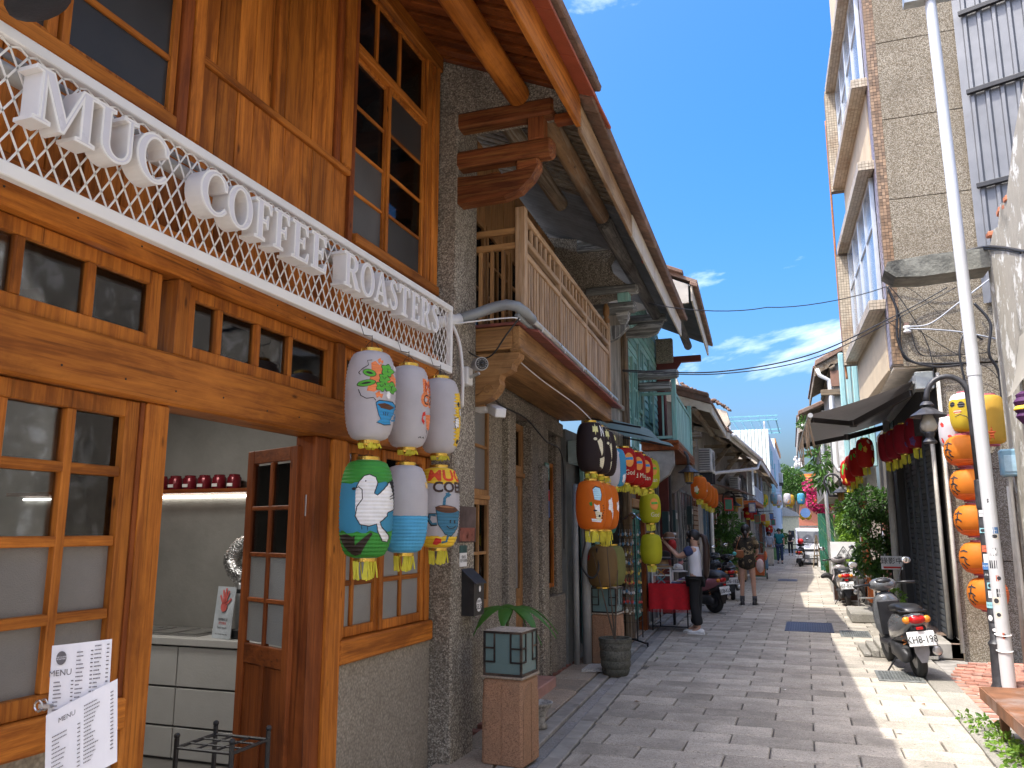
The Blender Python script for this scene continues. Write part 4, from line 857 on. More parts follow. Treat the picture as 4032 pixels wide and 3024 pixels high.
sc = MB(); sc.tube([(-2.33+.05*math.cos(t)*(1-t/9), 5.952, 2.73+.05*math.sin(t)*(1-t/9)) for t in [i*.5 for i in range(12)]], .006, 6); sc.tube([(-2.44+.07*math.cos(t), 5.952, 2.76+.07*math.sin(t)) for t in [-2.5+i*.35 for i in range(8)]], .005, 6); Q('carving', sc, WT('x'), None)
RTL = plain('red_pent_tile', (.22, .065, .05), .7, 0, .3, 8, .004, rv=.2, dirt=(.12, .09, .075))
Q('eave_tile', MB().obox((-2.6, 5.93, 3.245), (.56, 0, 0), (0, .2, 0), (0, 0, .022), .004), RTL, None); y = 6.1
while y < 9.95: Q('eave_tile', MB().obox((-2.13, y, 3.245), (.19, 0, -.035), (0, .215, 0), (.004, 0, .02), .003), RTL); y += .22
Q('balcony_floor', B(-2.75, -2.13, 5.96, 9.9, 3.25, 3.27), WT('y'))
# railing
RP = lambda ax: wood('pale_rail_timber_', (.50, .33, .19), (.36, .215, .11), ax, .55, wear=(.62, .52, .42), wamt=.4)
Q('corner_post', B(-2.10, -2.015, 5.965, 6.05, 3.27, 4.25, ch=.006), RP('z'))
for z in (4.165, 3.965, 3.845): Q('rail', B(-2.085, -2.03, 6.052, 9.72, z, z+.05, ch=.006), RP('y'))
Q('rail', B(-2.08, -2.035, 6.052, 9.72, 3.29, 3.33, ch=.006), RP('y')); y = 6.12
while y < 9.7: Q('baluster', B(-2.07, -2.045, y, y+.042, 4.015, 4.165, ch=.003), RP('z')); y += .155
y = 6.09; k = 0
while y < 9.7:
    Q('baluster', B(-2.07, -2.045, y, y+.055, 3.33, 3.845, ch=.003), RP('z')); y += .088; k += 1
for y in (7.2, 8.4): Q('rail_post', B(-2.088, -2.027, y, y+.05, 3.3, 4.16, ch=.004), RP('z'))
fp = Q('end_post', B(-2.10, -2.02, 9.72, 9.80, 3.27, 4.26, ch=.006), RP('z')); Q('finial', MB().lathe([(.03, 0), (.045, .02), (.045, .05), (.025, .08), (.04, .12), (.04, .2), (.02, .26)], 12, (-2.06, 9.76, 4.26)), WT('z'), par=fp, smooth=True)
for z in (4.03, 3.90): Q('rail', B(-2.52, -2.10, 5.985, 6.025, z, z+.055, ch=.006), WT('x'), None)
for x in (-2.43, -2.33, -2.23): Q('baluster', B(x, x+.03, 5.99, 6.02, 3.28, 3.90, ch=.003), WT('z'), None)
# wall behind the balcony
y = 6.06
while y < 9.9:
    if not (6.35 < y+.1 < 9.3): Q('plank', B(-2.80, -2.76+rnd.uniform(-.003, .003), y+.002, y+.198, 3.27, 5.4, ch=.003), WT('z'))
    else: Q('plank', B(-2.80, -2.76+rnd.uniform(-.003, .003), y+.002, y+.198, 4.62, 5.4, ch=.003), WT('z'))
    y += .2
for a, b_ in ((6.3, 7.05), (7.08, 7.83), (7.86, 8.6), (8.64, 9.38)): win(T2, -2.74, a, b_, 3.30, 4.60, [(a+b_)/2], [3.6, 3.9, 4.25], WT, lambda i, j: sm, .06, .014, .05, W2)
Q('red_panel', B(-2.74, -2.72, 6.1, 6.3, 4.15, 4.6), plain('red_paper', (.32, .03, .03), .7)); Q('room_backing', B(-3.2, -3.1, 5.96, 9.9, 3.2, 5.4), MATS['unlit_room_sheet']); 
# roof 2
y = 5.80
while y < 8.0: Q('rafter', MB().obox((-2.95, y, EZ(-2.95)), (1.5, 0, -.684), (0, .085, 0), (0, 0, .045), .004), WW('x'), WR2); y += .125
def corr(name, par, xa, xb, y0, y1, zf, pitch, amp, mat, warp=None):
    n = int((y1-y0)/pitch*4); m = MB(); m.grid(lambda a, b: (xa+(xb-xa)*b, y0+(y1-y0)*a, zf(xa+(xb-xa)*b)+amp*math.sin(2*math.pi*a*(y1-y0)/pitch)), n, 1)
    return (m.warp(warp) if warp else m).build(name, mat, par, smooth=True, fix=False)
CG = plain('grey_corrugated', (.17, .175, .18), .6, .0, .2, 3, .001, dirt=(.07, .07, .07))
corr('corrugated_soffit', T2, -2.95, -1.43, 7.95, 12.6, lambda x: EZ(x)+.02, .11, .03, CG, WR2)
Q('roof_boarding', MB().obox((-6.2, 5.57, EZ(-6.2)+.06), (4.8, 0, -4.8*.456), (0, 7.0, 0), (.02, 0, .05)), wood('dark_board_', (.07, .055, .045), (.03, .025, .02), 'y', .8), WR2)  # boarding in a darker tone than the rafters below it
Q('purlin', MB().tube([(-1.80, 5.7, 4.965), (-1.80, 6.8, 4.975), (-1.79, 8.15, 4.96)], [.082, .085, .08], 16), wood('log_timber_', (.42, .25, .12), (.24, .15, .085), 'y', .6, wear=(.42, .36, .28)), WR2, smooth=True); Q('purlin', MB().tube([(-2.25, 5.7, 5.17), (-2.25, 8.15, 5.17)], .08, 16), WW('y'), WR2, smooth=True)
Q('purlin', MB().tube([(-1.80, 8.3, 4.96), (-1.81, 10.3, 4.97), (-1.80, 12.5, 4.95)], [.09, .085, .08], 16), wood('grey_log_', (.17, .165, .155), (.085, .08, .075), 'y', .8, wear=(.3, .28, .25)), WR2, smooth=True)
Q('fascia_board', B(-1.465, -1.435, 5.62, 8.1, 4.63, 4.86, ch=.004), wood('pale_fascia_', (.52, .37, .22), (.34, .19, .09), 'y', .55), WR2); Q('fascia_board', B(-1.45, -1.425, 7.95, 12.55, 4.615, 4.86, ch=.004), plain('cream_painted_board', (.60, .53, .42), .6, 0, .1, 4, .001, dirt=(.35, .24, .14), dsc=5, damt=.6), WR2)
y = 5.56
while y < 12.5: Q('roof_tile', MB().obox((-1.45, y, 4.90), (.12, 0, -.05), (0, .228, 0), (.012, 0, .055), .008), RT, WR2); y += .233
Q('roof_tiles', MB().obox((-6.3, 5.57, EZ(-6.3)+.125), (4.92, 0, -4.92*.456), (0, 7.0, 0), (.02, 0, .04)), RT, WR2)
Q('end_tile', B(-1.62, -1.50, 9.8, 9.86, 4.96, 5.14, ch=.01), plain('red_painted', (.42, .08, .05), .5), WR2)
# party wall with stone bracket at the balcony's far end
T3 = thing('board_house', 'narrow house of weathered grey boards with painted bracket beams beyond the balcony', 'building', (-2.7, 11, 0))
def Q3(name, mb, mat, warp=None, par=None, **k): return (mb.warp(warp) if warp else mb).build(name, mat, par or T3, **k)
Q3('party_wall', MB().prism([(-3.2, 4.0), (-2.32, 4.0), (-2.30, 4.55), (-1.92, 4.62), (-1.92, 4.68), (-2.04, 4.78), (-2.17, 4.92), (-2.20, 5.05), (-2.10, 5.2), (-2.0, 5.28), (-3.2, 5.5)], (0, 9.85, 0), (1, 0, 0), (0, 0, 1), (0, .22, 0)), PEB)
Q3('bracket_beam', B(-2.6, -1.88, 9.82, 9.96, 5.30, 5.42, ch=.015), WG('x')); Q3('bracket_beam', B(-2.6, -2.0, 9.80, 9.94, 5.19, 5.29, ch=.015), WG('x')); Q3('bracket_beam', B(-2.5, -1.82, 9.80, 9.97, 4.60, 4.70, ch=.02), WG('x')); Q3('bracket_post', B(-2.08, -1.93, 9.82, 9.95, 4.48, 4.60, ch=.01), WTQ('z'))
Q3('bracket_beam', B(-2.45, -1.85, 9.82, 9.96, 4.34, 4.48, ch=.03), WG('x')); Q3('bracket_capital', MB().lathe([(.05, 0), (.07, .04), (.10, .1), (.10, .13), (.12, .16)], 4, (-2.02, 9.88, 4.18)), WG('x')); Q3('bracket_foot', MB().prism([(-2.2, 3.98), (-2.10, 4.02), (-1.95, 4.16), (-1.95, 4.18), (-2.25, 4.18)], (0, 9.84, 0), (1, 0, 0), (0, 0, 1), (0, .1, 0)), WG('z'))
PBW = wood('pale_board_', (.44, .40, .33), (.30, .27, .22), 'z', .75, wear=(.20, .17, .14), wamt=.4)
y = 9.98
while y < 12.35:
    hi = not (10.55 < y < 11.35)
    Q3('board', B(-2.62, -2.58+rnd.uniform(-.004, .004), y+.003, y+.137, 2.9, 5.0 if hi else 3.5, ch=.003), PBW); y += .14
win(T3, -2.56, 10.55, 11.40, 3.52, 4.55, [10.98], [3.86, 4.2], lambda a: PBW, lambda i, j: FROST2, .06, .018, .05)
Q3('sill', B(-2.66, -2.53, 10.0, 12.3, 3.44, 3.52, ch=.01), PBW); Q3('post', B(-2.62, -2.50, 12.36, 12.56, 0, 5.0, ch=.02), wood('stripped_post_', (.30, .19, .09), (.06, .05, .045), 'z', .8, wear=(.35, .28, .2), wamt=.7)); Q3('beam', B(-2.6, -1.86, 12.38, 12.52, 4.86, 4.98, ch=.015), WG('x')); Q3('corbel', MB().prism([(-2.5, 4.64), (-2.15, 4.62), (-2.0, 4.68), (-1.9, 4.86), (-2.3, 4.84), (-2.4, 4.78), (-2.5, 4.78)], (0, 12.4, 0), (1, 0, 0), (0, 0, 1), (0, .1, 0)), WG('x'))
Q3('ground_wall', B(-3.1, -2.82, 9.94, 12.6, -.05, 2.9), plain('dark_shop_wall', (.17, .18, .175), .7))
TQF = plain('turquoise_paint', (.19, .40, .36), .5, 0, .12, dirt=(.25, .3, .27))
for a, b_ in ((10.35, 11.1), (11.13, 11.9)): win(T3, -2.70, a, b_, .2, 2.45, [(a+b_)/2], [.8, 1.35, 1.9], lambda ax: TQF, lambda i, j: sm, .06, .02, .05)
Q3('shop_head', B(-2.8, -2.66, 9.96, 12.3, 2.46, 2.75, ch=.01), plain('pale_blue_paint', (.36, .47, .48), .5))
awn = thing('canopy', 'pale turquoise translucent canopy sheet above the red lanterns', 'canopy', (-2.2, 11, 2.9)); m = MB().grid(lambda a, b: (-2.55+.75*b, 9.75+2.6*a, 3.06-.16*b+.025*math.sin(a*9)*b-.04*b*b), 16, 6); m.build('sheet', paper('canopy_cloth', (.36, .52, .53), .5), awn, smooth=True, fix=False)
for y in (9.8, 11.0, 12.2): MB().tube([(-2.55, y, 3.02), (-1.82, y, 2.86)], .012).build('arm', BLK, awn)
# ------------------------------------------------------------ turquoise house
T4 = thing('turquoise_house', 'turquoise painted timber house with a boarded balcony and projecting eaves', 'building', (-2.6, 15, 0))
def W4(x, y, z): return (x-.05*(y-12.6), y, z)
def Q4(name, mb, mat, warp=W4, par=None, **k): return (mb.warp(warp) if warp else mb).build(name, mat, par or T4, **k)
EZ4 = lambda x: 5.47-.456*(x+1.5)
y = 12.62; z = 3.1
while z < 5.7: Q4('board', MB().obox((-2.55, 12.6, z), (.045, 0, 0), (0, 4.4, 0), (-.018, 0, .14), .004), WTQ('y')); z += .142
for a, b_ in ((13.6, 14.2), (15.0, 15.6)): win(T4, -2.47, a, b_, 3.6, 4.8, [(a+b_)/2], [4.0, 4.4], WTQ, lambda i, j: sm, .07, .02, .06, W4)
win(T4, -2.46, 12.75, 13.25, 2.9, 4.4, [13.0], [3.4, 3.9], WTQ, lambda i, j: sm, .06, .02, .06, W4)
corr('corrugated_soffit', T4, -3.2, -1.45, 12.6, 16.8, lambda x: EZ4(x)-.03, .11, .03, CG, W4); Q4('roof_tiles', MB().obox((-5.5, 12.6, EZ4(-5.5)+.05), (4.1, 0, -4.1*.456), (0, 4.25, 0), (.02, 0, .05)), RT)
Q4('fascia_board', B(-1.49, -1.46, 12.6, 16.85, 5.19, 5.44, ch=.004), MATS['cream_painted_board']); y = 12.56
while y < 16.8: Q4('roof_tile', MB().obox((-1.50, y, 5.45), (.12, 0, -.05), (0, .228, 0), (.012, 0, .055), .008), RT); y += .233
Q4('gable_tiles', MB().obox((-5.5, 12.5, EZ4(-5.5)+.11), (3.9, 0, -3.9*.456), (0, .2, 0), (.01, 0, .06), .01), RT); Q4('gable_plaster', MB().prism([(-3.6, 5.0), (-1.52, 5.15), (-1.52, 5.44), (-3.6, EZ4(-3.6))], (0, 12.52, 0), (1, 0, 0), (0, 0, 1), (0, .06, 0)), plain('old_white_plaster', (.44, .41, .36), .85, 0, .2, 3, .003, dirt=(.16, .14, .12)))
Q4('purlin', MB().tube([(-1.85, 12.3, 5.34), (-1.85, 16.5, 5.34)], .08, 14), MATS['grey_log_y'], smooth=True)
RED = plain('dark_red_paint', (.14, .03, .025), .6); Q4('eave_strut', B(-2.5, -1.6, 16.45, 16.6, 5.02, 5.14, ch=.01), RED); Q4('eave_brace', MB().prism([(-2.5, 4.5), (-2.35, 4.5), (-2.0, 5.02), (-2.5, 5.02)], (0, 16.48, 0), (1, 0, 0), (0, 0, 1), (0, .08, 0)), RED); Q4('end_pier', B(-2.75, -2.35, 16.5, 16.75, 0, 5.1, ch=.01), RED); Q4('end_wing', B(-2.5, -2.15, 16.3, 16.46, 5.0, 5.5, ch=.02), PEB)
# balcony
Q4('deck', B(-2.5, -1.88, 13.75, 17.3, 2.96, 3.1, ch=.01), WD('y')); Q4('deck_moulding', B(-2.5, -1.86, 13.72, 17.33, 3.06, 3.12, ch=.01), WD('y'))
for i in range(22): Q4('dentil', B(-1.88, -1.865, 13.8+.16*i, 13.87+.16*i, 2.975, 3.05), WD('z'))
def rot4(n, *a, **k): return Q4(n, B(*a, ch=.006), WTQ(k.get('ax', 'z')))
rot4('corner_post', -1.97, -1.89, 13.82, 13.92, 3.12, 4.28); rot4('corner_post', -1.97, -1.89, 17.1, 17.2, 3.12, 4.2); rot4('rail', -1.96, -1.90, 13.92, 17.1, 3.92, 3.98, ax='y'); rot4('rail', -1.955, -1.905, 13.92, 17.1, 3.16, 3.2, ax='y')
y = 13.93
while y < 17.08: Q4('rail_board', B(-1.945, -1.92+rnd.uniform(-.003, .003), y, y+.108, 3.2, 3.92, ch=.003), WTQ('z')); y += .112
for z in (3.92, 3.16): Q4('rail', B(-2.5, -1.97, 13.84, 13.90, z, z+.05, ch=.005), WTQ('x'))
for x in (-2.48, -2.3, -2.14): Q4('baluster', B(x, x+.03, 13.85, 13.89, 3.2, 3.92, ch=.004), WTQ('z'))
for yy, zt in ((13.4, 4.28), (13.5, 4.10)): Q4('bracket_beam', B(-2.5, -1.80 if zt > 4.2 else -1.93, yy, yy+.14, zt-.15, zt, ch=.03), WG('x'))
Q4('stone_corbel', MB().prism([(-2.6, 2.35), (-2.3, 2.38), (-2.05, 2.55), (-1.96, 2.72), (-1.96, 2.95), (-2.6, 2.95)], (0, 13.8, 0), (1, 0, 0), (0, 0, 1), (0, .2, 0)), CONC); Q4('stone_corbel', MB().prism([(-2.6, 2.35), (-2.3, 2.38), (-2.05, 2.55), (-1.96, 2.72), (-1.96, 2.95), (-2.6, 2.95)], (0, 16.9, 0), (1, 0, 0), (0, 0, 1), (0, .2, 0)), CONC)
Q4('ground_wall', B(-3.0, -2.62, 12.6, 17.3, -.05, 3.0), plain('dark_brown_wall', (.17, .14, .115), .8)); Q4('post', B(-2.62, -2.48, 13.75, 13.95, 0, 2.95, ch=.01), WD('z')); Q4('shop_beam', B(-2.62, -2.50, 12.6, 13.74, 1.98, 2.12, ch=.01), WT('y'))
for a, b_ in ((12.7, 13.2), (13.22, 13.72)): win(T4, -2.55, a, b_, .25, 1.96, [(a+b_)/2], [.7, 1.15, 1.55], lambda ax: plain('green_paint', (.05, .20, .15), .5), lambda i, j: sm, .05, .018, .05, W4)
for a in (14.3, 15.0, 15.7, 16.4): Q4('door_frame', B(-2.62, -2.54, a, a+.12, 0, 2.6, ch=.01), WG('z')); Q4('door_panel', B(-2.61, -2.585, a+.14, a+.66, 0, 2.3), WG('z'))
# ------------------------------------------------------------ concrete tower on the right
WX = lambda y: 1.25-.04*(y-12)
def WT5(x, y, z): return (x-.04*(y-12), y, z)
TW = thing('pebble_tower', 'beige pebble-dashed concrete building with tiled window boxes on the right', 'building', (2, 14, 0))
def Q5(name, mb, mat, warp=WT5, par=None, **k): return (mb.warp(warp) if warp else mb).build(name, mat, par or TW, **k)
for a, b_ in ((3.82, 5.005), (5.015, 6.225), (6.235, 7.445), (7.455, 8.655), (8.665, 9.875), (9.885, 11.1), (11.11, 12.3)): Q5('wall_panel', B(1.40, 5.0, 12.0, 12.3, a, b_, ch=.004), PEBT, None)
Q5('wall_panel', B(1.80, 5.0, 12.004, 12.3, 1.235, 2.40, ch=.004), PEBT, None); Q5('wall_panel', B(1.80, 5.0, 12.004, 12.3, 2.41, 3.80, ch=.004), PEBT, None); Q5('wall_panel', B(1.80, 5.0, 12.004, 12.3, -.05, 1.225, ch=.004), PEBT, None); Q5('wall_core', B(1.42, 5.0, 12.02, 12.28, 0, 12.3), plain('joint_dark', (.07, .06, .05), .9), None) if False else None
Q5('core', B(1.83, 5.0, 12.05, 17.9, 0, 3.8), plain('joint_dark', (.07, .06, .05), .9), None); Q5('upper_core', B(1.5, 5.0, 12.06, 16.0, 3.84, 12.4), plain('joint_dark', (.07, .06, .05), .9), None)
BEI = plain('beige_render', (.52, .42, .29), .8, 0, .08, 3, .002, 60, dirt=(.30, .22, .14), damt=.35)
Q5('front_wall', B(1.25, 1.5, 12.36, 16.0, 3.84, 4.68), BEI); Q5('front_wall', B(1.25, 1.5, 12.36, 16.0, 6.92, 8.09), BEI); Q5('front_wall', B(1.25, 1.5, 12.36, 16.0, 10.0, 12.4), BEI); Q5('overhang_soffit', B(1.27, 2.0, 12.05, 16.0, 3.80, 3.835), plain('soffit_paint', (.62, .54, .42), .7), None)
def tiles(m, o, u, w, n, nu, nv, pu, pw, th=.006, gap=.12):
    o, u, w, n = map(Vector, (o, u, w, n))
    for i in range(nu):
        for j in range(nv):
            a = o+u*(pu*(i+gap/2))+w*(pw*(j+gap/2)); b = u*pu*(1-gap); c = w*pw*(1-gap); e = n*(th*(1+.3*rnd.random()))
            m.add([a, a+b, a+b+c, a+c, a+e, a+b+e, a+b+c+e, a+c+e], [(4, 5, 6, 7), (0, 1, 5, 4), (1, 2, 6, 5), (2, 3, 7, 6), (3, 0, 4, 7)])
    return m
def tilem(name, col, var):
    if name in MATS: return MATS[name]
    m, t, b = nodes(name); g_ = N(t, 'ShaderNodeNewGeometry'); c = ramp(t, g_.outputs['Random Per Island'], [(0, tuple(x*(1-var) for x in col)), (.5, col), (1, tuple(min(1, x*(1+var)) for x in col))])
    n = noise(t, coords(t, (1, 1, .5), False), 1.4, 6, .65); c = mixc(t, ramp(t, n.outputs[0], [(.5, (0, 0, 0)), (.7, (.7, .7, .7))]), c, (.22, .11, .04)); t.links.new(c, b.inputs['Base Color']); b.inputs['Roughness'].default_value = .4; MATS[name] = m; return m
GRO = plain('tile_grout', (.16, .13, .10), .9); TBR = tilem('brown_mosaic', (.26, .17, .10), .45); TPU = tilem('purple_mosaic', (.24, .21, .25), .25); TSN = tilem('sand_mosaic', (.46, .39, .29), .18)
Q5('corner_pier', B(1.26, 1.40, 12.012, 12.36, 3.84, 12.4), GRO, None)
m = MB(); tiles(m, (1.27, 12.012, 3.86), (1, 0, 0), (0, 0, 1), (0, -1, 0), 3, 170, .043, .05); stuff(Q5('corner_tiles', m, TBR, None))
m = MB(); tiles(m, (1.26, 12.36, 3.86), (0, -1, 0), (0, 0, 1), (-1, 0, 0), 7, 100, .05, .085); stuff(Q5('pier_tiles', m, TPU, None))
def sill(z, name):
    o = Q5(name, B(1.05, 1.3, 12.14, 16.0, z+.006, z+.144), GRO)
    m = MB(); tiles(m, (1.05, 15.99, z+.006), (0, -1, 0), (0, 0, 1), (-1, 0, 0), 84, 3, .0458, .046); tiles(m, (1.05, 12.14, z+.006), (1, 0, 0), (0, 0, 1), (0, -1, 0), 5, 3, .046, .046); tiles(m, (1.05, 12.15, z+.006), (1, 0, 0), (0, 1, 0), (0, 0, -1), 4, 84, .05, .0458); tiles(m, (1.05, 12.15, z+.144), (1, 0, 0), (0, 1, 0), (0, 0, 1), 4, 84, .05, .0458)
    stuff(Q5('sill_tiles', m, TSN, par=o))
for z, n in ((4.68, 'window_sill'), (6.78, 'window_canopy'), (8.09, 'window_sill'), (10.1, 'window_canopy')): sill(z, n)
AL = plain('aluminium_frame', (.58, .60, .62), .35, .5, .06)
for z0, z1 in ((4.832, 6.775), (8.242, 10.09)):
    f = Q5('window_fin', B(1.02, 1.3, 15.92, 16.06, z0-.2, z1), GRO); m = MB(); tiles(m, (1.02, 15.92, z0-.2), (1, 0, 0), (0, 0, 1), (0, -1, 0), 6, 42, .0465, .05); stuff(Q5('fin_tiles', m, TSN, par=f))
    for a, b_ in ((12.42, 14.15), (14.17, 15.9)):
        w_ = MB(); 
        for bb in ((a, a+.05, z0, z1), (b_-.05, b_, z0, z1), ((a+b_)/2-.03, (a+b_)/2+.03, z0, z1)): w_.box(1.21, 1.27, bb[0], bb[1], bb[2], bb[3], .004)
        for zz in (z0, z0+.62*(z1-z0), z1-.05): w_.box(1.215, 1.265, a+.05, b_-.05, zz, zz+.05, .004)
        o = Q5('window', w_, AL)
        for p0, p1 in ((a+.05, (a+b_)/2-.03), ((a+b_)/2+.03, b_-.05)):
            for q0, q1 in ((z0+.05, z0+.62*(z1-z0)), (z0+.62*(z1-z0)+.05, z1-.05)): Q5('pane', B(1.235, 1.241, p0, p1, q0, q1), plain('dull_pane', (.22, .26, .30), .08, 0, .1, spec=.8), par=o)
# ground floor shutters
SHU = plain('dark_shutter', (.085, .092, .10), .5, .3, .2, 6, .002, rv=.06)
for k, (a, b_) in enumerate(((12.62, 14.15), (14.3, 15.95))):
    sh = thing('roller_shutter', ['dark slatted roller shutter nearest the lamp post', 'dark slatted roller shutter behind the leafy bush'][k], 'shutter', (1.75, a, .2)); z = .2; src = None
    while z < 2.95:
        if src is None: src = MB().prism([(0, 0), (.022, .015), (.022, .07), (0, .082)], (1.76, a, .2), (-1, 0, 0), (0, 0, 1), (0, b_-a, 0)).build('slat', SHU, sh)
        else: inst(src, (0, 0, z-.2), sh)
        z += .086
    for y in (a-.04, (a+b_)/2-.03, b_-.02): B(1.705, 1.76, y, y+.06, .18, 3.0, ch=.004).build('guide_rail', plain('shutter_rail', (.06, .065, .07), .45, .4), sh)
Q5('shop_plinth', B(1.66, 1.83, 12.05, 16.2, 0, .2, ch=.01), plain('brown_sill', (.17, .12, .09), .7), None); Q5('door_head', B(1.62, 1.9, 12.3, 16.1, 3.0, 3.78), plain('dark_fascia', (.035, .033, .032), .7), None)
Q5('door_pier', B(1.68, 1.86, 12.02, 12.58, .2, 3.0), PEBT, None) if False else None
Q5('end_pier', B(1.6, 1.85, 16.0, 16.6, 0, 3.8), plain('dark_fascia', 0), None)
# pipes on the wall
PVC = plain('pale_pvc', (.50, .48, .43), .5, 0, .1, dirt=(.25, .22, .18)); 
for nm, lab, pts, r_ in (('drain_pipe', 'thin pale pipe at the corner of the pebble wall beside the shutter', [(1.73, 12.5, 0), (1.73, 12.5, 3.6)], .03), ('drain_pipe', 'second thin pale pipe at the corner beside the shutter', [(1.78, 11.95, .1), (1.78, 11.95, 1.3), (1.79, 11.95, 3.7)], .025), ('drain_pipe', 'grey upright pipe behind the leafy bush', [(1.45, 16.0, 0), (1.5, 16.1, 3.6)], .06), ('drain_pipe', 'white downpipe low on the peeling white wall', [(2.14, 10.35, 0), (2.15, 10.35, 1.4), (2.16, 10.35, 2.1)], .035)):
    tag(MB().tube(pts, r_, 10).build(nm, PVC, smooth=True), lab, 'pipe')
# folding awning
AWN = paper('awning_cloth', (.20, .19, .185), .08); t = thing('awning', 'dark grey folding-arm awning with a torn valance over the shuttered shop', 'awning', (1.5, 14.5, 3.5)); FX = lambda y: .16-.035*(y-12.1)
MB().grid(lambda a, b: (1.52+(FX(12.1+4.6*a)-1.52)*b-.03*a*0, 12.1+4.6*a, 3.64-.41*b-.03*math.sin(b*3.14)), 14, 6).build('cloth', AWN, t, smooth=True, fix=False)
ARM = plain('dark_aluminium', (.09, .085, .085), .4, .6, .1)
MB().tube([(FX(12.05), 12.05, 3.215), (FX(16.75), 16.75, 3.215)], .035, 12).build('front_bar', plain('grey_bar', (.4, .4, .39), .4, .3), t); B(1.5, 1.62, 12.05, 16.8, 3.58, 3.70, ch=.01).build('cassette', plain('grey_bar', 0), t); B(1.52, 1.75, 12.0, 12.28, 3.50, 3.74, ch=.01).build('bracket_plate', plain('galvanised', (.42, .44, .43), .4, .6), t)
for y, e in ((12.3, 13.3), (16.3, 15.2)):
    MB().bar((1.5, y, 3.5), (.78, e, 3.22), .05, .09, ch=.006).build('arm', ARM, t); MB().bar((.78, e, 3.22), (FX(y)+.03, y+(.1 if y < 14 else -.1), 3.19), .045, .075, ch=.006).build('forearm', ARM, t); MB().lathe([(.05, -.05), (.055, -.04), (.055, .04), (.05, .05)], 12, (.78, e, 3.22)).build('elbow', ARM, t)
q = random.Random(5); VAL = paper('torn_valance', (.28, .20, .14), .2); y = 12.1; 
while y < 16.6:
    L = .12+.38*q.random() if q.random() < .75 else .06; w_ = .2+.25*q.random(); n_ = 7
    pts = [(0, 0), (w_, 0)]+[(w_*(1-i/n_), -L*(.6+.5*q.random())) for i in range(n_+1)]
    v = MB().prism(pts, (FX(y)-.03, y, 3.2), (-.03, 1, 0), (q.uniform(-.18, .02), q.uniform(-.2, .2), 1), (.004, 0, 0)); v.build('valance_strip', VAL, t); y += w_*.9
# red round lanterns under the awning and on the wall
RL = Lc('red', (.62, .03, .02)); DR = Lc('deep_red', (.36, .015, .03))
def blotch(cols, n=5, words=None):
    def f(s, prof, h, fa):
        q_ = random.Random(sum(map(ord, s.parent['label'])))
        for i in range(n):
            a = q_.uniform(-75, 75); v = q_.uniform(.12, .85); c = q_.choice(cols); kind = q_.random(); r_ = q_.uniform(7, 16)
            pl = [(a+(x)*r_, v+y*r_*.009) for x, y in (lobed(0, 0, 1, 5) if kind < .4 else star(0, 0, 1.2) if kind < .6 else oval(0, 0, 1, .6, q_.uniform(0, 90)))]
            paint(s, prof, h, [pl], PA(*c), fa, 1+i % 3)
        if words: ptext(s, prof, h, fa, words, 15, .5, .075, PA('cream', (.75, .7, .5)), 4)
    return f
cream = ('cream', (.75, .7, .5)); gold_ = ('goldpaint', (.7, .42, .04)); bk_ = ('black', 0); gr_ = ('green', (.10, .42, .04)); wt_ = ('white', (.8, .8, .8)); bl_ = ('blue', (.03, .27, .55))
MATS['paint_black'] = INK
for i, (x, y, z, lab) in enumerate(((1.07, 15.5, 3.21, 'bright red painted lantern in front of its row beside the bush'), (.98, 16.2, 3.10, 'bright red lantern second in the row beside the bush'), (.93, 16.9, 3.04, 'bright red lantern third in the row beside the bush'), (.88, 17.6, 3.0, 'bright red lantern at the far end of the row beside the bush'))):
    lantern(lab, (x, y), z, .15, .5, RL, 'bright red lanterns by the bush', 22, .12, blotch([cream, gold_, gr_], 7))
for i, (x, y, z, lab) in enumerate(((1.66, 13.5, 3.3, 'dark red lantern with tassel, nearest under the awning'), (1.52, 13.8, 3.24, 'dark red lantern second under the awning'), (1.44, 14.2, 3.20, 'dark red lantern third under the awning'), (1.36, 14.5, 3.18, 'dark red lantern painted with a green leaf under the awning'))):
    lantern(lab, (x, y), z, .16, .46, DR, 'dark red lanterns under the awning', 22, .14, blotch([('purple', (.10, .04, .16))] if i != 3 else [('green', 0)], 2))
# chain of round orange lanterns by the pole
OG = paper('cloth_orange', (.84, .27, .03), .4); PK = plain('pink_cap', (.50, .12, .15), .6)
def glyphs(n):
    def f(s, prof, h, fa):
        q_ = random.Random(n+3); ink = [strv([(-68, .3), (-50, .27), (-34, .31)], [4, 6, 3]), strv([(-52, .2), (-53, .45), (-64, .62)], [5, 7, 3]), strv([(-66, .5), (-48, .48), (-36, .55)], [4, 6, 4]), strv([(-46, .55), (-42, .68), (-32, .74)], [5, 6, 3]), strv([(-64, .66), (-52, .74), (-46, .84)], [4, 6, 4])]
        paint(s, prof, h, [p for p in ink if q_.random() < .8], INK, fa, 2)
        paint(s, prof, h, [[(35, .01), (150, .01), (150, .99), (35, .99)]], PA('redorange', (.72, .13, .02)), fa, 1); paint(s, prof, h, [[(-180, .80), (180, .80), (180, .99), (-180, .99)]], PA('deeporange', (.74, .15, .02)), fa, 1)
    return f
for i, (x, zt, lab) in enumerate(((1.95, 2.81, 'topmost round orange lantern of the hanging chain by the pole'), (1.98, 2.38, 'second round orange lantern down the chain by the pole'), (1.99, 1.94, 'third round orange lantern down the chain by the pole'), (2.01, 1.48, 'fourth round orange lantern down the chain by the pole'), (2.06, 1.05, 'lowest round orange lantern of the chain by the pole'))):
    lantern(lab, (x, 11.6), zt, .225, .385, OG, 'chain of round orange lanterns', 13, 0, glyphs(i), p=2.0, cap=.36, gold=PK, cord=.07, nseg=40)
YL = Lc('yellow', (.80, .58, .05)); 
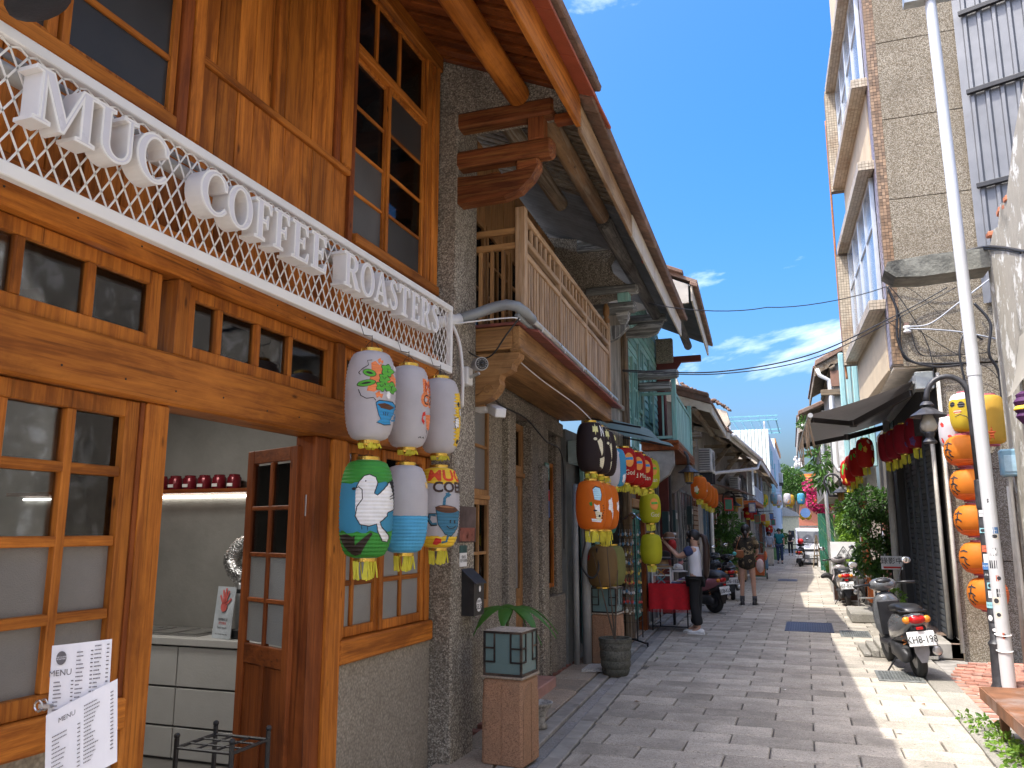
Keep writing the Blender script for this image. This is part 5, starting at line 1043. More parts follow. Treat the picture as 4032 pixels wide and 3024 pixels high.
def face_(s, prof, h, fa):
    paint(s, prof, h, [wavy(.18, .01)], PA('white', 0), fa, 1); paint(s, prof, h, [oval(-50, .30, 13, .07), oval(-14, .33, 13, .08), strv([(-40, .62), (-20, .58), (0, .64), (10, .74)], 2.0)], INK, fa, 2); paint(s, prof, h, [oval(-30, .5, 16, .05), oval(30, .45, 18, .06)], PA('salmon', (.8, .32, .2)), fa, 2)
lantern('yellow lantern painted with a round-eyed face behind the lamp post', (2.02, 11.6), 3.35, .19, .5, YL, None, 16, 0, face_, gold=PK)
lantern('white and red lantern behind the yellow one', (1.86, 11.75), 3.08, .15, .42, Lc('white', 0), None, 16, 0, blotch([('red', (.62, .03, .02))], 4), gold=PK)
lantern('orange-yellow lantern with red strokes right of the white pole', (2.28, 11.55), 3.3, .18, .62, Lc('amber', (.75, .45, .06)), None, 18, 0, blotch([('redorange', (.72, .1, .02))], 4), gold=PK)
# ------------------------------------------------------------ near wall at the right edge, slab, corrugated wall
def peel(name):
    m, t, b = nodes(name); v = coords(t, (1, 1, .7), False); a = noise(t, v, 4.2, 9, .7, .4); e = noise(t, v, 9, 6, .6)
    c = mixc(t, ramp(t, a.outputs[0], [(.42, (0, 0, 0)), (.46, (1, 1, 1))]), (.60, .59, .55), mixc(t, e.outputs[0], (.24, .22, .18), (.38, .35, .29)))
    k = noise(t, v, 1.2, 7, .7); c = mixc(t, ramp(t, k.outputs[0], [(.55, (0, 0, 0)), (.68, (.85, .85, .85))]), c, (.06, .058, .05)); t.links.new(c, b.inputs['Base Color']); b.inputs['Roughness'].default_value = .9; bump(t, b, a.outputs[0], .03, .6); MATS[name] = m; return m
PEL = peel('peeling_white_plaster')
NW = thing('peeling_wall', 'old wall with peeling white plaster at the right edge of the picture', 'wall', (2.2, 8, 0)); q = random.Random(9)
top = [(-10.0, 7.2), (5.0, 7.2), (5.1, 6.4), (7.7, 6.1), (8.8, 5.5), (9.1, 5.25), (9.35, 5.05), (9.6, 5.1), (9.8, 4.92), (10.0, 4.96), (10.25, 4.85), (10.45, 4.9)]
MB().prism([(-10.0, -.05), (10.45, -.05)]+top[::-1], (2.2, 0, 0), (0, 1, 0), (0, 0, 1), (.3, 0, 0)).build('plaster_wall', PEL, NW)
for i in range(9): MB().obox((2.2+q.uniform(-.02, .1), 9.0+.15*i+q.uniform(-.03, .03), top[5+min(i//2, 6)][1]-.02+q.uniform(-.05, .02)), (.2, q.uniform(-.04, .04), 0), (0, .12, q.uniform(-.03, .03)), (0, 0, .06), .01).build('broken_brick', plain('orange_brick', (.45, .16, .08), .9, 0, .2, rv=.2), NW)
MB().prism([(1.08, 4.70), (1.2, 4.60), (1.5, 4.58), (2.2, 4.62), (2.2, 4.85), (1.6, 4.84), (1.12, 4.80)], (0, 10.3, 0), (1, 0, 0), (0, 0, 1), (0, .45, 0)).build('projecting_slab', plain('mossy_slab', (.20, .20, .17), .9, 0, .3, 5, .01, 30, dirt=(.045, .045, .04), damt=.9), NW)
CW = thing('corrugated_wall', 'grey corrugated metal wall with black horizontal rails above the peeling wall', 'wall', (2.4, 12, 5)); u = Vector((2449, -1015, 0)).normalized(); n_ = Vector((-u.y, u.x, 0)); p0 = Vector((2.42, 11.95, 4.6)); 
pr = [(0, 0), (.10, 0), (.12, .03), (.16, .03), (.18, 0)]; cm = MB(); xs = []; k = 0
while k*.18 < 2.9:
    xs += [(k*.18+a, b) for a, b in pr[:-1]]; k += 1
cm.add([p0+u*a-n_*b+Vector((0, 0, z)) for z in (0, 6.5) for a, b in xs], [(i, i+1, len(xs)+i+1, len(xs)+i) for i in range(len(xs)-1)]); cm.build('sheet', plain('grey_sheet_metal', (.17, .175, .185), .45, .4, .12, 3, .001, dirt=(.14, .14, .14), damt=.6), CW, fix=False)
for z in (1.62, 3.0, 4.2): MB().bar(p0+u*.08-n_*.06+Vector((0, 0, z)), p0+u*2.9-n_*.06+Vector((0, 0, z)), .06, .07, ch=.006).build('rail', BLK, CW)
for z in (1.0, 2.3): 
    pass
t = thing('meter_box', 'pale blue plastic meter box on the pole by the peeling wall', 'box', (2.15, 10.2, 2.3)); MB().obox((2.06, 10.16, 2.2), (.2, -.02, 0), (0, .12, 0), (0, 0, .3), .02).build('case', plain('blue_box', (.16, .30, .40), .5, 0, .15, dirt=(.35, .42, .46)), t); MB().obox((2.09, 10.15, 2.25), (.13, -.013, 0), (0, .01, 0), (0, 0, .18), .004).build('cover', plain('pale_blue', (.30, .45, .55), .5, dirt=(.12, .22, .36)), t); MB().tube([(2.14, 10.22, 2.2), (2.14, 10.22, 1.6), (2.15, 10.2, .1)], .02, 8).build('cable_duct', PVC, t)
t = thing('shop_lantern', 'crumpled purple and yellow paper lantern at the right edge', 'lantern', (2.08, 8.95, 2.75)); MB().lathe([(.05, 0), (.08, .04), (.10, .07), (.085, .1), (.11, .14), (.09, .17), (.11, .21), (.08, .25), (.085, .28), (.04, .31)], 18, (2.06, 8.85, 2.62)).build('shade', Lc('purple', (.12, .04, .13)), t); MB().lathe([(.108, .13), (.113, .14), (.095, .17)], 18, (2.06, 8.85, 2.62)).build('band', PA('yellow', (.80, .52, .03)), t); MB().tube([(2.06, 8.85, 2.93), (2.2, 8.85, 3.05)], .006, 5).build('hanger', BLK, t)
tag(MB().grid(lambda a, b: (2.19-.16*b-.02*math.sin(a*11), 8.3+1.3*a, 3.75-.6*b-.1*math.sin(b*3)+.02*math.sin(a*17)-.25*a), 14, 6).build('cloth_awning', paper('cream_cloth', (.40, .37, .31), .2), smooth=True, fix=False), 'folded cream cloth awning on the peeling wall at the right edge', 'awning')
# white pole, black lamp post
POLE = plain('white_pole_paint', (.52, .53, .54), .4, 0, .05, 3, .001, dirt=(.42, .42, .40), dsc=1.5, damt=.35)
t = thing('white_pole', 'tall white metal pole at the right of the street, stickers on its lower half', 'pole', (1.87, 9.93, 0)); MB().tube([(1.87, 9.93, 0), (1.85, 9.93, 3.38)], .068, 20).build('lower_tube', POLE, t, smooth=True, ang=50); MB().tube([(1.85, 9.93, 3.3), (1.79, 9.93, 7.88)], [.064, .060], 20).build('upper_tube', POLE, t, smooth=True, ang=50); MB().tube([(1.85, 9.93, 3.29), (1.849, 9.93, 3.4)], .073, 20).build('collar', POLE, t); B(1.5, 2.6, 9.85, 10.0, 7.87, 8.0).build('top_arm', plain('galvanised', 0), t); MB().bar((1.6, 9.9, 7.98), (3.2, 9.9, 8.3), .08, .06).build('cross_arm', BLK, t)
for z in (.56, .40): MB().tube([(1.865+.075*math.cos(a), 9.93+.075*math.sin(a), z+.01*math.sin(a)) for a in [i*.35 for i in range(19)]], .006, 5).build('cable_tie', WHT, t)
SK = [('Aqua', (.25, .5, .55)), ('white', (.72, .72, .72)), ('Ink', (.03, .03, .035)), ('Blue', (.06, .16, .35)), ('Cream', (.6, .55, .45)), ('Rust', (.5, .12, .06))]
q = random.Random(4)
def sticker(par, cx, cy, z, r, a, w, h, kind, col, txt=None):
    """small printed label wrapped on a round pole"""
    f = lambda u, v: (cx+(r+.0015)*math.cos(a+(u-.5)*w/r), cy+(r+.0015)*math.sin(a+(u-.5)*w/r), z+(v-.5)*h)
    o = MB().grid(f, 6, 1).build('sticker', PA('sticker_'+col[0], col[1]), par, fix=False)
    g = lambda u, v: (cx+(r+.0028)*math.cos(a+(u-.5)*w/r), cy+(r+.0028)*math.sin(a+(u-.5)*w/r), z+(v-.5)*h); ink = PA('sticker_Ink', (.03, .03, .035)) if sum(col[1]) > .6 else PA('sticker_white', (.72, .72, .72))
    if txt:
        tm = textmesh(txt, .45); k = max(abs(v.x) for v in tm.v)*2.3; tm.warp(lambda x, y, zz: g(.5+x/k, .5+y*.6*min(1, .9/k*2))); tm.build('sticker_print', ink, o, fix=False)
    elif kind: m_ = MB(); n = 12; m_.add([g(.5, .5)]+[g(.5+.34*math.cos(i*6.283/n), .5+.34*math.sin(i*6.283/n)) for i in range(n)], [(0, i+1, (i+1) % n+1) for i in range(n)]); m_.build('sticker_print', ink, o, fix=False)
for z, tx, kd in ((1.93, None, 1), (1.72, 'XXX', 0), (1.56, None, 1), (1.40, None, 1), (1.27, None, 0), (1.13, None, 1), (.98, '未央', 0), (.90, None, 1), (.76, None, 1), (.55, None, 1), (1.62, 'JK', 0)):
    sticker(t, 1.862, 9.93, z, .066, R(-100+q.uniform(-28, 28)), q.uniform(.05, .085), q.uniform(.05, .09), kd, q.choice(SK), tx)
t = thing('lamp_post', 'black street lamp post with curved arm and glass lamp in front of the orange lanterns', 'street lamp', (1.79, 9.98, 0))
LPB = plain('black_lamp_paint', (.028, .028, .032), .45, 0, .3, 9, .002, dirt=(.12, .12, .125), dsc=4, damt=.4)
MB().lathe([(.085, 0), (.085, .03), (.068, .06), (.062, .42), (.075, .46), (.048, .50), (.045, 2.04)], 16, (1.80, 9.99, 0)).build('lower_post', LPB, t, smooth=True, ang=35); MB().lathe([(.05, 0), (.052, .03), (.05, .3), (.046, .31)], 14, (1.80, 9.99, 1.85)).build('sleeve', LPB, t, smooth=True, ang=35)
pts = [(1.795, 9.99, 2.1), (1.785, 9.99, 2.9), (1.775, 9.98, 3.08)]+[(1.575+.205*math.cos(a), 9.98, 3.1+.21*math.sin(a)) for a in [i*math.pi/10 for i in range(1, 10)]]+[(1.365, 9.98, 3.1), (1.36, 9.98, 3.02)]; MB().tube(pts, .030, 12).build('arm', LPB, t, smooth=True)
def lamphead(t, c, s=1):
    c = Vector(c); MB().lathe([(.03*s, 0), (.05*s, -.01*s), (.075*s, -.045*s), (.045*s, -.05*s), (.042*s, -.075*s), (.06*s, -.08*s)], 16, c).build('cap', LPB, t, smooth=True, ang=40)
    pr_ = []; n = 24
    rings = [[c+Vector(((r_*(1+(.05 if i % 2 else 0)*k))*math.cos(6.2832*i/n)*s, r_*(1+(.05 if i % 2 else 0)*k)*math.sin(6.2832*i/n)*s, z*s)) for i in range(n)] for r_, z, k in ((.05, -.07, 0), (.11, -.11, .5), (.185, -.165, 1), (.18, -.175, 1), (.1, -.115, .5))]
    MB().loft(rings, False).build('shade', LPB, t); MB().lathe([(.05*s, -.13*s), (.055*s, -.17*s), (.09*s, -.26*s), (.085*s, -.30*s), (.05*s, -.345*s)], 16, c).build('glass_globe', plain('milky_lamp_glass', (.44, .41, .34), .15, 0, .15), t, smooth=True)
    MB().lathe([(.05*s, -.34*s), (.058*s, -.36*s), (.05*s, -.385*s), (.04*s, -.41*s), (.075*s, -.455*s), (.068*s, -.47*s), (.02*s, -.47*s)], 16, c).build('burner', LPB, t, smooth=True, ang=40)
    for a in range(4): MB().tube([c+Vector((math.cos(a*1.57+.7)*r_*s, math.sin(a*1.57+.7)*r_*s, z*s)) for r_, z in ((.07, -.13), (.1, -.22), (.125, -.29), (.11, -.33), (.06, -.35))], .0045*s, 5).build('cage_wire', LPB, t)
lamphead(t, (1.36, 9.98, 3.04))
for z, tx, kd in ((1.80, 'HSU', 0), (1.62, None, 1), (1.43, 'A', 0), (1.33, None, 0), (1.25, 'NY', 0), (1.16, '床', 0), (1.05, None, 1), (.96, None, 0), (.85, '1234', 0), (.72, None, 1), (.60, None, 1)): sticker(t, 1.80, 9.99, z, .052, R(-105+q.uniform(-25, 25)), q.uniform(.045, .07), q.uniform(.05, .09), kd, q.choice(SK), tx)
# rusty bench and weeds
RUS = plain('rusty_plate', (.22, .10, .05), .75, .3, .35, 5, .003, 50, dirt=(.33, .30, .28)); t = thing('rusty_bench', 'rusty steel plate bench at the bottom right corner', 'bench', (1.6, 7.3, 0)); 
MB().obox((1.27, 6.1, .33), (.85, .06, 0), (.0, 1.75, 0), (0, 0, .035), .008).build('top', RUS, t); B(1.262, 1.275, 6.1, 7.85, .27, .36).build('edge', RUS, t)
for x, y in ((1.36, 7.65), (1.36, 6.4), (2.0, 7.7)): B(x, x+.06, y, y+.06, 0, .33, ch=.004).build('leg', RUS, t)
# ------------------------------------------------------------ farther houses on the left
def house(name, label, y0, y1, xe, ze, slope, sk, wallx, wmat, ftile=RT, fmat=None, depth=3.2, gut=None, openings=(), wz=None, fz=.22, rows=0):
    """old shop house: wall, tiled roof with eave at (xe, ze), openings (a, b, z0, z1, frame, glass)"""
    t = thing(name, label, 'building', (wallx, (y0+y1)/2, 0)); wp = lambda x, y, z: (x+sk*(y-y0), y, z)
    def q(n, mb, mat, par=None, **k): return mb.warp(wp).build(n, mat, par or t, **k)
    s = 1 if xe > wallx else -1
    q('wall', B(min(wallx, wallx-s*.2), max(wallx, wallx-s*.2), y0, y1, -.05, wz or ze+.3), wmat)
    q('roof_tiles', MB().obox((xe, y0-.08, ze), (-s*depth, 0, depth*slope), (0, y1-y0+.16, 0), (0, 0, .07)), ftile); q('soffit', MB().obox((xe-s*.03, y0-.05, ze-.03), (-s*depth, 0, depth*slope), (0, y1-y0+.1, 0), (0, 0, .02)), WW('x'))
    y = y0
    while y < y1-.1:
        q('eave_tile', MB().obox((xe-s*.06, y, ze-.03), (s*.11, 0, -.04), (0, .23, 0), (0, 0, .06), .008), ftile); y += .24 if y0 < 26 else .5
    q('verge', MB().obox((xe, y0-.14, ze-.03), (-s*depth, 0, depth*slope), (0, .12, 0), (0, 0, .13), .02), ftile)
    if fmat: q('fascia_board', B(xe-.02, xe+.02, y0, y1, ze-fz-.02, ze-.03, ch=.005), fmat); q('barge_board', MB().obox((xe, y0-.1, ze-fz), (-s*depth*.8, 0, depth*.8*slope), (0, .04, 0), (0, 0, .18)), fmat)
    for z in (ze-.25,): q('purlin', MB().tube([(xe-s*.35, y0-.1, z+.35*slope), (xe-s*.35, y1, z+.35*slope)], .07, 10), WW('y'), smooth=True)
    for a, b_, z0, z1, fm, gm in openings:
        f = MB(); X = wallx+s*.03; e = .05
        f.box(X-.04, X+.04, a, a+e, z0, z1).box(X-.04, X+.04, b_-e, b_, z0, z1).box(X-.038, X+.038, a+e, b_-e, z1-e, z1).box(X-.038, X+.038, a+e, b_-e, z0, z0+e).box(X-.03, X+.03, (a+b_)/2-.02, (a+b_)/2+.02, z0+e, z1-e)
        o = q('window' if z0 > .4 else 'door', f, fm); 
        for p0, p1 in ((a+e, (a+b_)/2-.02), ((a+b_)/2+.02, b_-e)): q('pane', B(X-.01, X+.01, p0, p1, z0+e, z1-e), gm, par=o)
    return t, q
DKP = plain('dark_pane', (.035, .04, .045), .12, 0, .1, spec=.8); GWD = WG('z'); BRW = WD('z'); GPL = plain('grey_plaster_wall', (.30, .28, .255), .85, 0, .2, 2, .003, dirt=(.13, .12, .11)); CRE = MATS['cream_painted_board']
t, q5 = house('grey_timber_house', 'low old house with tiled eave and dark shutters, left of the standing scooters', 17.35, 22.0, -1.72, 4.27, .33, -.025, -2.55, plain('brown_wall', (.17, .145, .12), .8), fmat=CRE, openings=[(17.8, 18.9, .1, 2.5, GWD, DKP), (19.0, 20.2, .1, 2.5, GWD, DKP), (20.4, 21.6, .1, 2.4, BRW, DKP)])
for yy in (17.5, 17.6): pass
q5('bracket_beam', B(-2.55, -1.95, 17.45, 17.6, 3.55, 3.68, ch=.02), WW('x')); q5('bracket_beam', B(-2.55, -2.08, 17.45, 17.6, 3.36, 3.5, ch=.02), WW('x')); q5('ridge_tiles', MB().obox((-1.75, 17.18, 4.37), (-2.5, 0, .82), (0, .16, 0), (0, 0, .1), .02), RT)
for z in [.2+.12*i for i in range(17)]: q5('shutter_slat', B(-2.50, -2.48, 20.4, 21.6, z, z+.1), plain('brown_slat', (.20, .12, .07), .6))
t, q6 = house('cream_fascia_house', 'old house with cream gutter board and white rain pipe, beyond the orange lanterns', 22.2, 31.5, -1.75, 4.22, .33, .04, -2.6, GPL, fmat=plain('cream_gutter', (.56, .52, .43), .6), openings=[(22.6, 23.6, .1, 2.4, plain('blue_door', (.10, .18, .26), .6), DKP), (24.0, 25.2, .1, 2.4, BRW, DKP), (25.6, 26.8, .1, 2.4, GWD, DKP), (27.3, 28.6, .1, 2.4, GWD, DKP)])
q6('rain_gutter', MB().tube([(-1.66, 22.2, 4.12), (-1.66, 30.4, 4.12)], .06, 10), WHT, smooth=True); q6('rain_pipe', MB().tube([(-1.68, 30.0, 4.1), (-1.75, 29.6, 3.75), (-2.4, 24.0, 3.25), (-2.5, 23.5, 3.1), (-2.5, 23.4, 0)], .05, 10), WHT, smooth=True)
for y in (23, 25.5, 28): q6('eave_bracket', MB().bar((-2.55, y, 3.1), (-1.85, y, 3.95), .08, .1), WW('x')); q6('eave_bracket', MB().bar((-2.55, y, 3.9), (-1.8, y, 3.92), .08, .1), WW('x'))
q6('wall_beam', B(-2.6, -2.5, 22.2, 30.4, 2.5, 2.7), WD('y')); q6('broken_ridge', MB().obox((-2.1, 22.0, 4.6), (-1.6, 0, .53), (0, .25, 0), (0, 0, .35), .03), plain('old_white_plaster', 0))
q6('metal_canopy', MB().obox((-2.55, 24.5, 2.95), (.75, 0, -.2), (0, 4.5, 0), (0, 0, .03)), plain('rust_canopy', (.16, .10, .08), .7))
t, q7 = house('lattice_balcony_house', 'house with a white and blue lattice balcony far down the left side', 32, 39, -1.4, 4.25, .33, .0, -2.4, GPL, fmat=CRE, openings=[(32.5, 34, .1, 2.4, GWD, DKP), (34.5, 36, .1, 2.4, GWD, DKP), (36.5, 38, .1, 2.4, BRW, DKP), (33, 35, 3.0, 3.9, GWD, DKP), (35.5, 37.5, 3.0, 3.9, GWD, DKP)])
q7('balcony_deck', B(-2.4, -1.72, 32.2, 38.8, 2.6, 2.74), WD('y')); LBW = plain('blue_white_paint', (.48, .55, .62), .55)
for z in (2.78, 3.26): q7('balcony_rail', B(-1.79, -1.74, 32.2, 38.8, z, z+.05), LBW)
y = 32.22
while y < 38.8: q7('baluster', B(-1.78, -1.75, y, y+.05, 2.83, 3.26), LBW); y += .13
for y in (32.2, 35.5, 38.7): q7('balcony_post', B(-1.80, -1.73, y, y+.08, 2.74, 4.0), LBW)
t, q8 = house('far_shop_house', 'narrow dark shop houses with many painted lanterns far down the left side', 39.3, 50, -1.4, 4.25, .33, .0, -2.2, plain('dark_far_wall', (.22, .21, .19), .8), fmat=WW('y'), openings=[(40, 42, .1, 2.4, GWD, DKP), (43, 45, .1, 2.4, BRW, DKP), (46, 48, .1, 2.4, GWD, DKP), (40, 42, 2.9, 3.9, GWD, DKP), (44, 46, 2.9, 3.9, GWD, DKP)])
t = thing('white_corrugated_block', 'tall pale green-white corrugated building with a blue steel roof frame', 'building', (-3, 55, 0)); WCO = plain('pale_green_sheet', (.62, .68, .62), .5, .1, .05)
B(-6.5, -1.75, 50.2, 68, 0, 7.4).build('wall', plain('blue_grey_wall', (.35, .42, .5), .7), t); x = -6.5; k = 0
while x < -1.75: MB().box(x, x+.18, 50.1, 50.19, 2.5, 7.55, .02).build('sheet_panel', WCO, t); x += .2
BST = plain('blue_steel', (.16, .40, .46), .5)
for z in (8.05, 8.3): B(-5.5, -1.15, 50.0, 50.12, z, z+.07).build('roof_beam', BST, t); B(-5.5, -1.15, 57, 57.12, z, z+.07).build('roof_beam', BST, t)
for i in range(9): B(-5.3+.5*i, -5.24+.5*i, 50.1, 57, 8.12, 8.2).build('rafter', BST, t)
for x in (-4, -2.0): B(x, x+.1, 50.3, 50.4, 7.4, 8.05).build('roof_post', WHT, t)
for i, (yy, z) in enumerate(((51, 3.6), (53, 3.6), (56, 3.6), (51, 5.5), (54, 5.5), (58, 5.0))): B(-1.76, -1.70, yy, yy+1.0, z, z+1.1).build('window', BST, t)
t = thing('water_tank', 'steel water tank on a roof behind the cream house', 'tank', (-4.6, 50, 8.4)); MB().lathe([(.35, 0), (.36, .9), (.2, 1.05), (.1, 1.1)], 16, (-5.2, 48, 8.0)).build('drum', STL, t, smooth=True, ang=40); B(-5.7, -4.7, 47.5, 48.5, 6.5, 8.0).build('stand', WHT, t)
t = thing('white_apartment', 'white apartment building with air conditioners behind the corrugated block', 'building', (-2.2, 75, 0)); B(-6, -1.95, 69, 84, 0, 9.0).build('wall', plain('far_white', (.60, .62, .64), .8), t)
for i in range(4):
    for j in range(3): w = B(-1.96, -1.90, 70+3.4*i, 71.8+3.4*i, 2.2+2.2*j, 3.5+2.2*j).build('window', plain('far_blue_pane', (.2, .3, .42), .3), t)
B(-1.95, -1.86, 69, 84, 8.6, 9.0).build('parapet', plain('orange_paint', (.55, .25, .08), .7), t)
t = thing('yellow_end_house', 'pale yellow house closing the view at the far end of the street', 'building', (-1, 80, 0)); B(-3.2, -.55, 79, 86, 0, 2.9).build('wall', plain('pale_yellow', (.68, .60, .38), .8), t); MB().prism([(-3.4, 2.9), (-.4, 2.9), (-.6, 3.2), (-1.6, 3.7), (-3.4, 3.7)], (0, 78.8, 0), (1, 0, 0), (0, 0, 1), (0, 7.4, 0)).build('roof', plain('grey_far_roof', (.4, .38, .34), .8), t); B(-1.25, -.95, 78.95, 79.0, .9, 1.6).build('window', DKP, t)
# temple with orange tiled roofs
t = thing('temple', 'temple with two tiers of orange tiled roof above the far end of the street', 'temple', (3, 150, 0)); OT = plain('orange_glazed_tile', (.75, .22, .03), .4, 0, .1, 3); B(-1.2, 10, 152, 160, 0, 9.6).build('hall', plain('temple_wall', (.35, .12, .07), .8), t)
for z0, z1, e in ((8.3, 9.6, 0), (9.9, 11.2, .7)):
    m = MB(); n = 16
    m.grid(lambda a, b: (-2.0+e+12*a+(a-.5)*2*-.0, 150+e+4*b, z0+(z1-z0)*b**1.3+.35*abs(2*a-1)**4*(1-b)), n, 5); m.build('roof_tier', OT, t, smooth=True, fix=False)
    for i in range(30): MB().tube([(-2.0+e+.4*i, 149.95+e, z0+.06+.35*abs(2*(i/30)-1)**4), (-2.0+e+.4*i, 152+e, z0+(z1-z0)*.42+.05)], .07, 6).build('tile_roll', OT, t)
B(-1.0, 9.5, 153.6, 154, 11.1, 11.5).build('ridge', OT, t)
q = random.Random(2); om = MB()
for i in range(16): om.ell((-1.6+q.uniform(0, 1.8), 140, 11.6+q.uniform(0, 1.8)*(1-abs(i-8)/16)), q.uniform(.15, .4), .3, q.uniform(.15, .4), 6, 4)
om.build('roof_ornament', plain('ornament_grey', (.55, .52, .5), .7, 0, .2), t)
# ------------------------------------------------------------ foliage
def crown(blobs, n, size, seed=1, asp=.5, droop=.3):
    q = random.Random(seed); m = MB(); vol = [r[3]*r[4]*r[5] for r in blobs]; tot = sum(vol)
    for (bx, by, bz, rx, ry, rz), v in zip(blobs, vol):
        for i in range(int(n*v/tot)):
            while True:
                p = Vector((q.uniform(-1, 1), q.uniform(-1, 1), q.uniform(-1, 1)))
                if .12 < p.length_squared < 1: break
            p = p*(p.length**-.35); 
            if p.length > 1.05: p = p.normalized()*q.uniform(.85, 1.08)
            c = Vector((bx+p.x*rx, by+p.y*ry, bz+p.z*rz)); d = (p.normalized()+Vector((q.uniform(-.8, .8), q.uniform(-.8, .8), q.uniform(-.9, .5)-droop))).normalized()
            s_ = d.cross(Vector((q.uniform(-1, 1), q.uniform(-1, 1), q.uniform(-1, 1)))).normalized(); L = size*q.uniform(.7, 1.3); nn = s_.cross(d)*L*.12
            m.add([c, c+d*L*.5+s_*L*asp*.5+nn, c+d*L, c+d*L*.5-s_*L*asp*.5+nn], [(0, 1, 2, 3)])
    return m
LG = leafm('leaf_green', (.07, .16, .025), (.025, .075, .012)); LY = leafm('leaf_yellow_green', (.16, .28, .03), (.06, .16, .015)); LD = leafm('leaf_dark', (.055, .13, .02), (.025, .07, .012)); LP = leafm('bract_pink', (.55, .03, .16), (.32, .01, .08)); BARK = plain('bark', (.10, .075, .055), .9, 0, .3, 20, .006)
def plant(name, label, cat, base, stems, blobs, n, size, mat, seed, extra=None, asp=.5, r0=.02):
    t = thing(name, label, cat, base); q = random.Random(seed); m = MB()
    for b in blobs[:stems] if stems else []:
        p0 = Vector(base); p1 = Vector(b[:3]); mid = p0.lerp(p1, .5)+Vector((q.uniform(-.06, .06), q.uniform(-.06, .06), .05)); m.tube([p0, mid, p1, p1+Vector((0, 0, b[5]*.5))], [r0, r0*.7, r0*.45, r0*.2], 6)
    if m.v: m.build('trunk' if cat == 'tree' else 'stem', BARK, t, smooth=True)
    stuff(crown(blobs, n, size, seed, asp).build('crown' if cat == 'tree' else 'foliage', mat, t, fix=False))
    if extra: stuff(crown(*extra[0]).build('blossom', extra[1], t, fix=False))
    return t
plant('banyan_tree', 'rounded green tree at the far end of the street by the temple', 'tree', (-1.4, 120, 0), 4, [(-1.4, 120, 8.6, 1.7, 1.8, 1.6), (-2.9, 121, 8.0, 1.5, 1.5, 1.8), (-.4, 119.5, 8.0, 1.0, 1.4, 1.3), (-1.2, 120, 6.8, 1.6, 1.6, 1.0), (-2.6, 120, 9.8, 1.2, 1, 1.0)], 6500, .32, LG, 3, r0=.3)
bush = plant('potted_bush', 'tall leafy green bush in front of the roller shutter', 'plant', (1.35, 17.6, .3), 6, [(1.15, 17.7, 2.15, .38, .4, .34), (1.5, 17.5, 2.1, .3, .35, .3), (.98, 17.8, 1.8, .25, .3, .25), (1.4, 17.6, 1.6, .35, .4, .4), (1.25, 17.5, 1.15, .38, .4, .35), (1.45, 17.3, .85, .3, .3, .3), (1.0, 17.3, 1.0, .2, .2, .25)], 4200, .085, LD, 5, r0=.025)
plant('light_bush', 'bright yellow-green bush left of the tall leafy bush', 'plant', (1.05, 21.6, .2), 4, [(1.05, 21.6, 1.78, .33, .4, .38), (1.1, 21.4, 1.3, .35, .4, .38), (.95, 21.9, 2.15, .24, .3, .28), (1.2, 21.2, .8, .3, .3, .33)], 3000, .09, LY, 8)
plant('pot_plant', 'small bright plant in a pot by the bush', 'plant', (1.35, 15.3, .18), 2, [(1.35, 15.3, .5, .14, .14, .14), (1.32, 15.2, .36, .1, .1, .1)], 300, .07, LY, 9)
def grass(name, label, base, n, L, mat, seed, w=.02, sp=.6):
    q = random.Random(seed); m = MB(); t = thing(name, label, 'plant', base)
    for i in range(n):
        a = q.uniform(0, 6.283); l = L*q.uniform(.6, 1.1); s_ = sp*q.uniform(.3, 1); d = Vector((math.cos(a), math.sin(a), 0)); sd_ = Vector((-d.y, d.x, 0)); b = Vector(base)+Vector((q.uniform(-.1, .1), q.uniform(-.1, .1), 0)); pts = []
        for k in range(6): f = k/5; pts.append((b+d*(l*s_*f*f)+Vector((0, 0, l*(f-.45*s_*f*f))), w*(1-f)*.5+.001))
        m.add([p+sd_*ww*sg for p, ww in pts for sg in (-1, 1)], [(2*k, 2*k+1, 2*k+3, 2*k+2) for k in range(5)])
    stuff(m.build('blades', mat, t, fix=False)); return t
grass('reed_clump', 'arching long-bladed reeds left of the bush', (.85, 22.2, .3), 90, 2.3, leafm('blade_green', (.13, .24, .06), (.06, .14, .03)), 4, .03, .5); grass('pandan_clump', 'spiky green plant in front of the green hoarding', (.75, 33, 0), 50, .9, LG, 6, .05, .7)
plant('bougainvillea', 'pink flowering bougainvillea above the green hoarding', 'plant', (1.0, 37, 0), 3, [(.7, 37, 2.9, .5, .6, .5), (.5, 37, 3.5, .4, .5, .35), (1.0, 37, 2.4, .4, .5, .5)], 700, .12, LG, 11, extra=(([(.65, 36.9, 2.9, .55, .6, .55), (.45, 36.9, 3.5, .42, .5, .38), (.9, 36.9, 3.9, .3, .3, .25), (1.0, 36.9, 2.3, .4, .5, .5)], 1500, .11, 12, .8), LP))
plant('street_bush', 'leafy potted shrub beside the lamp on the left, behind the parked scooters', 'plant', (-2.2, 24.5, 0), 4, [(-2.2, 24.5, 1.2, .35, .5, .4), (-2.1, 24.6, 1.75, .35, .5, .35), (-2.3, 24.3, .7, .35, .5, .4), (-2.15, 24.4, 2.15, .2, .25, .2)], 1300, .17, LG, 13, asp=.3); plant('street_bush', 'shrub with white flowers behind the woman in the floral dress', 'plant', (-1.95, 29, 0), 2, [(-1.95, 29, 1.3, .3, .4, .3), (-2.0, 29, .8, .35, .4, .4)], 700, .12, LD, 14, extra=(([(-1.9, 28.9, 1.3, .3, .4, .3)], 60, .08, 15, .9), leafm('petal_white', (.7, .7, .68), (.55, .55, .5))))
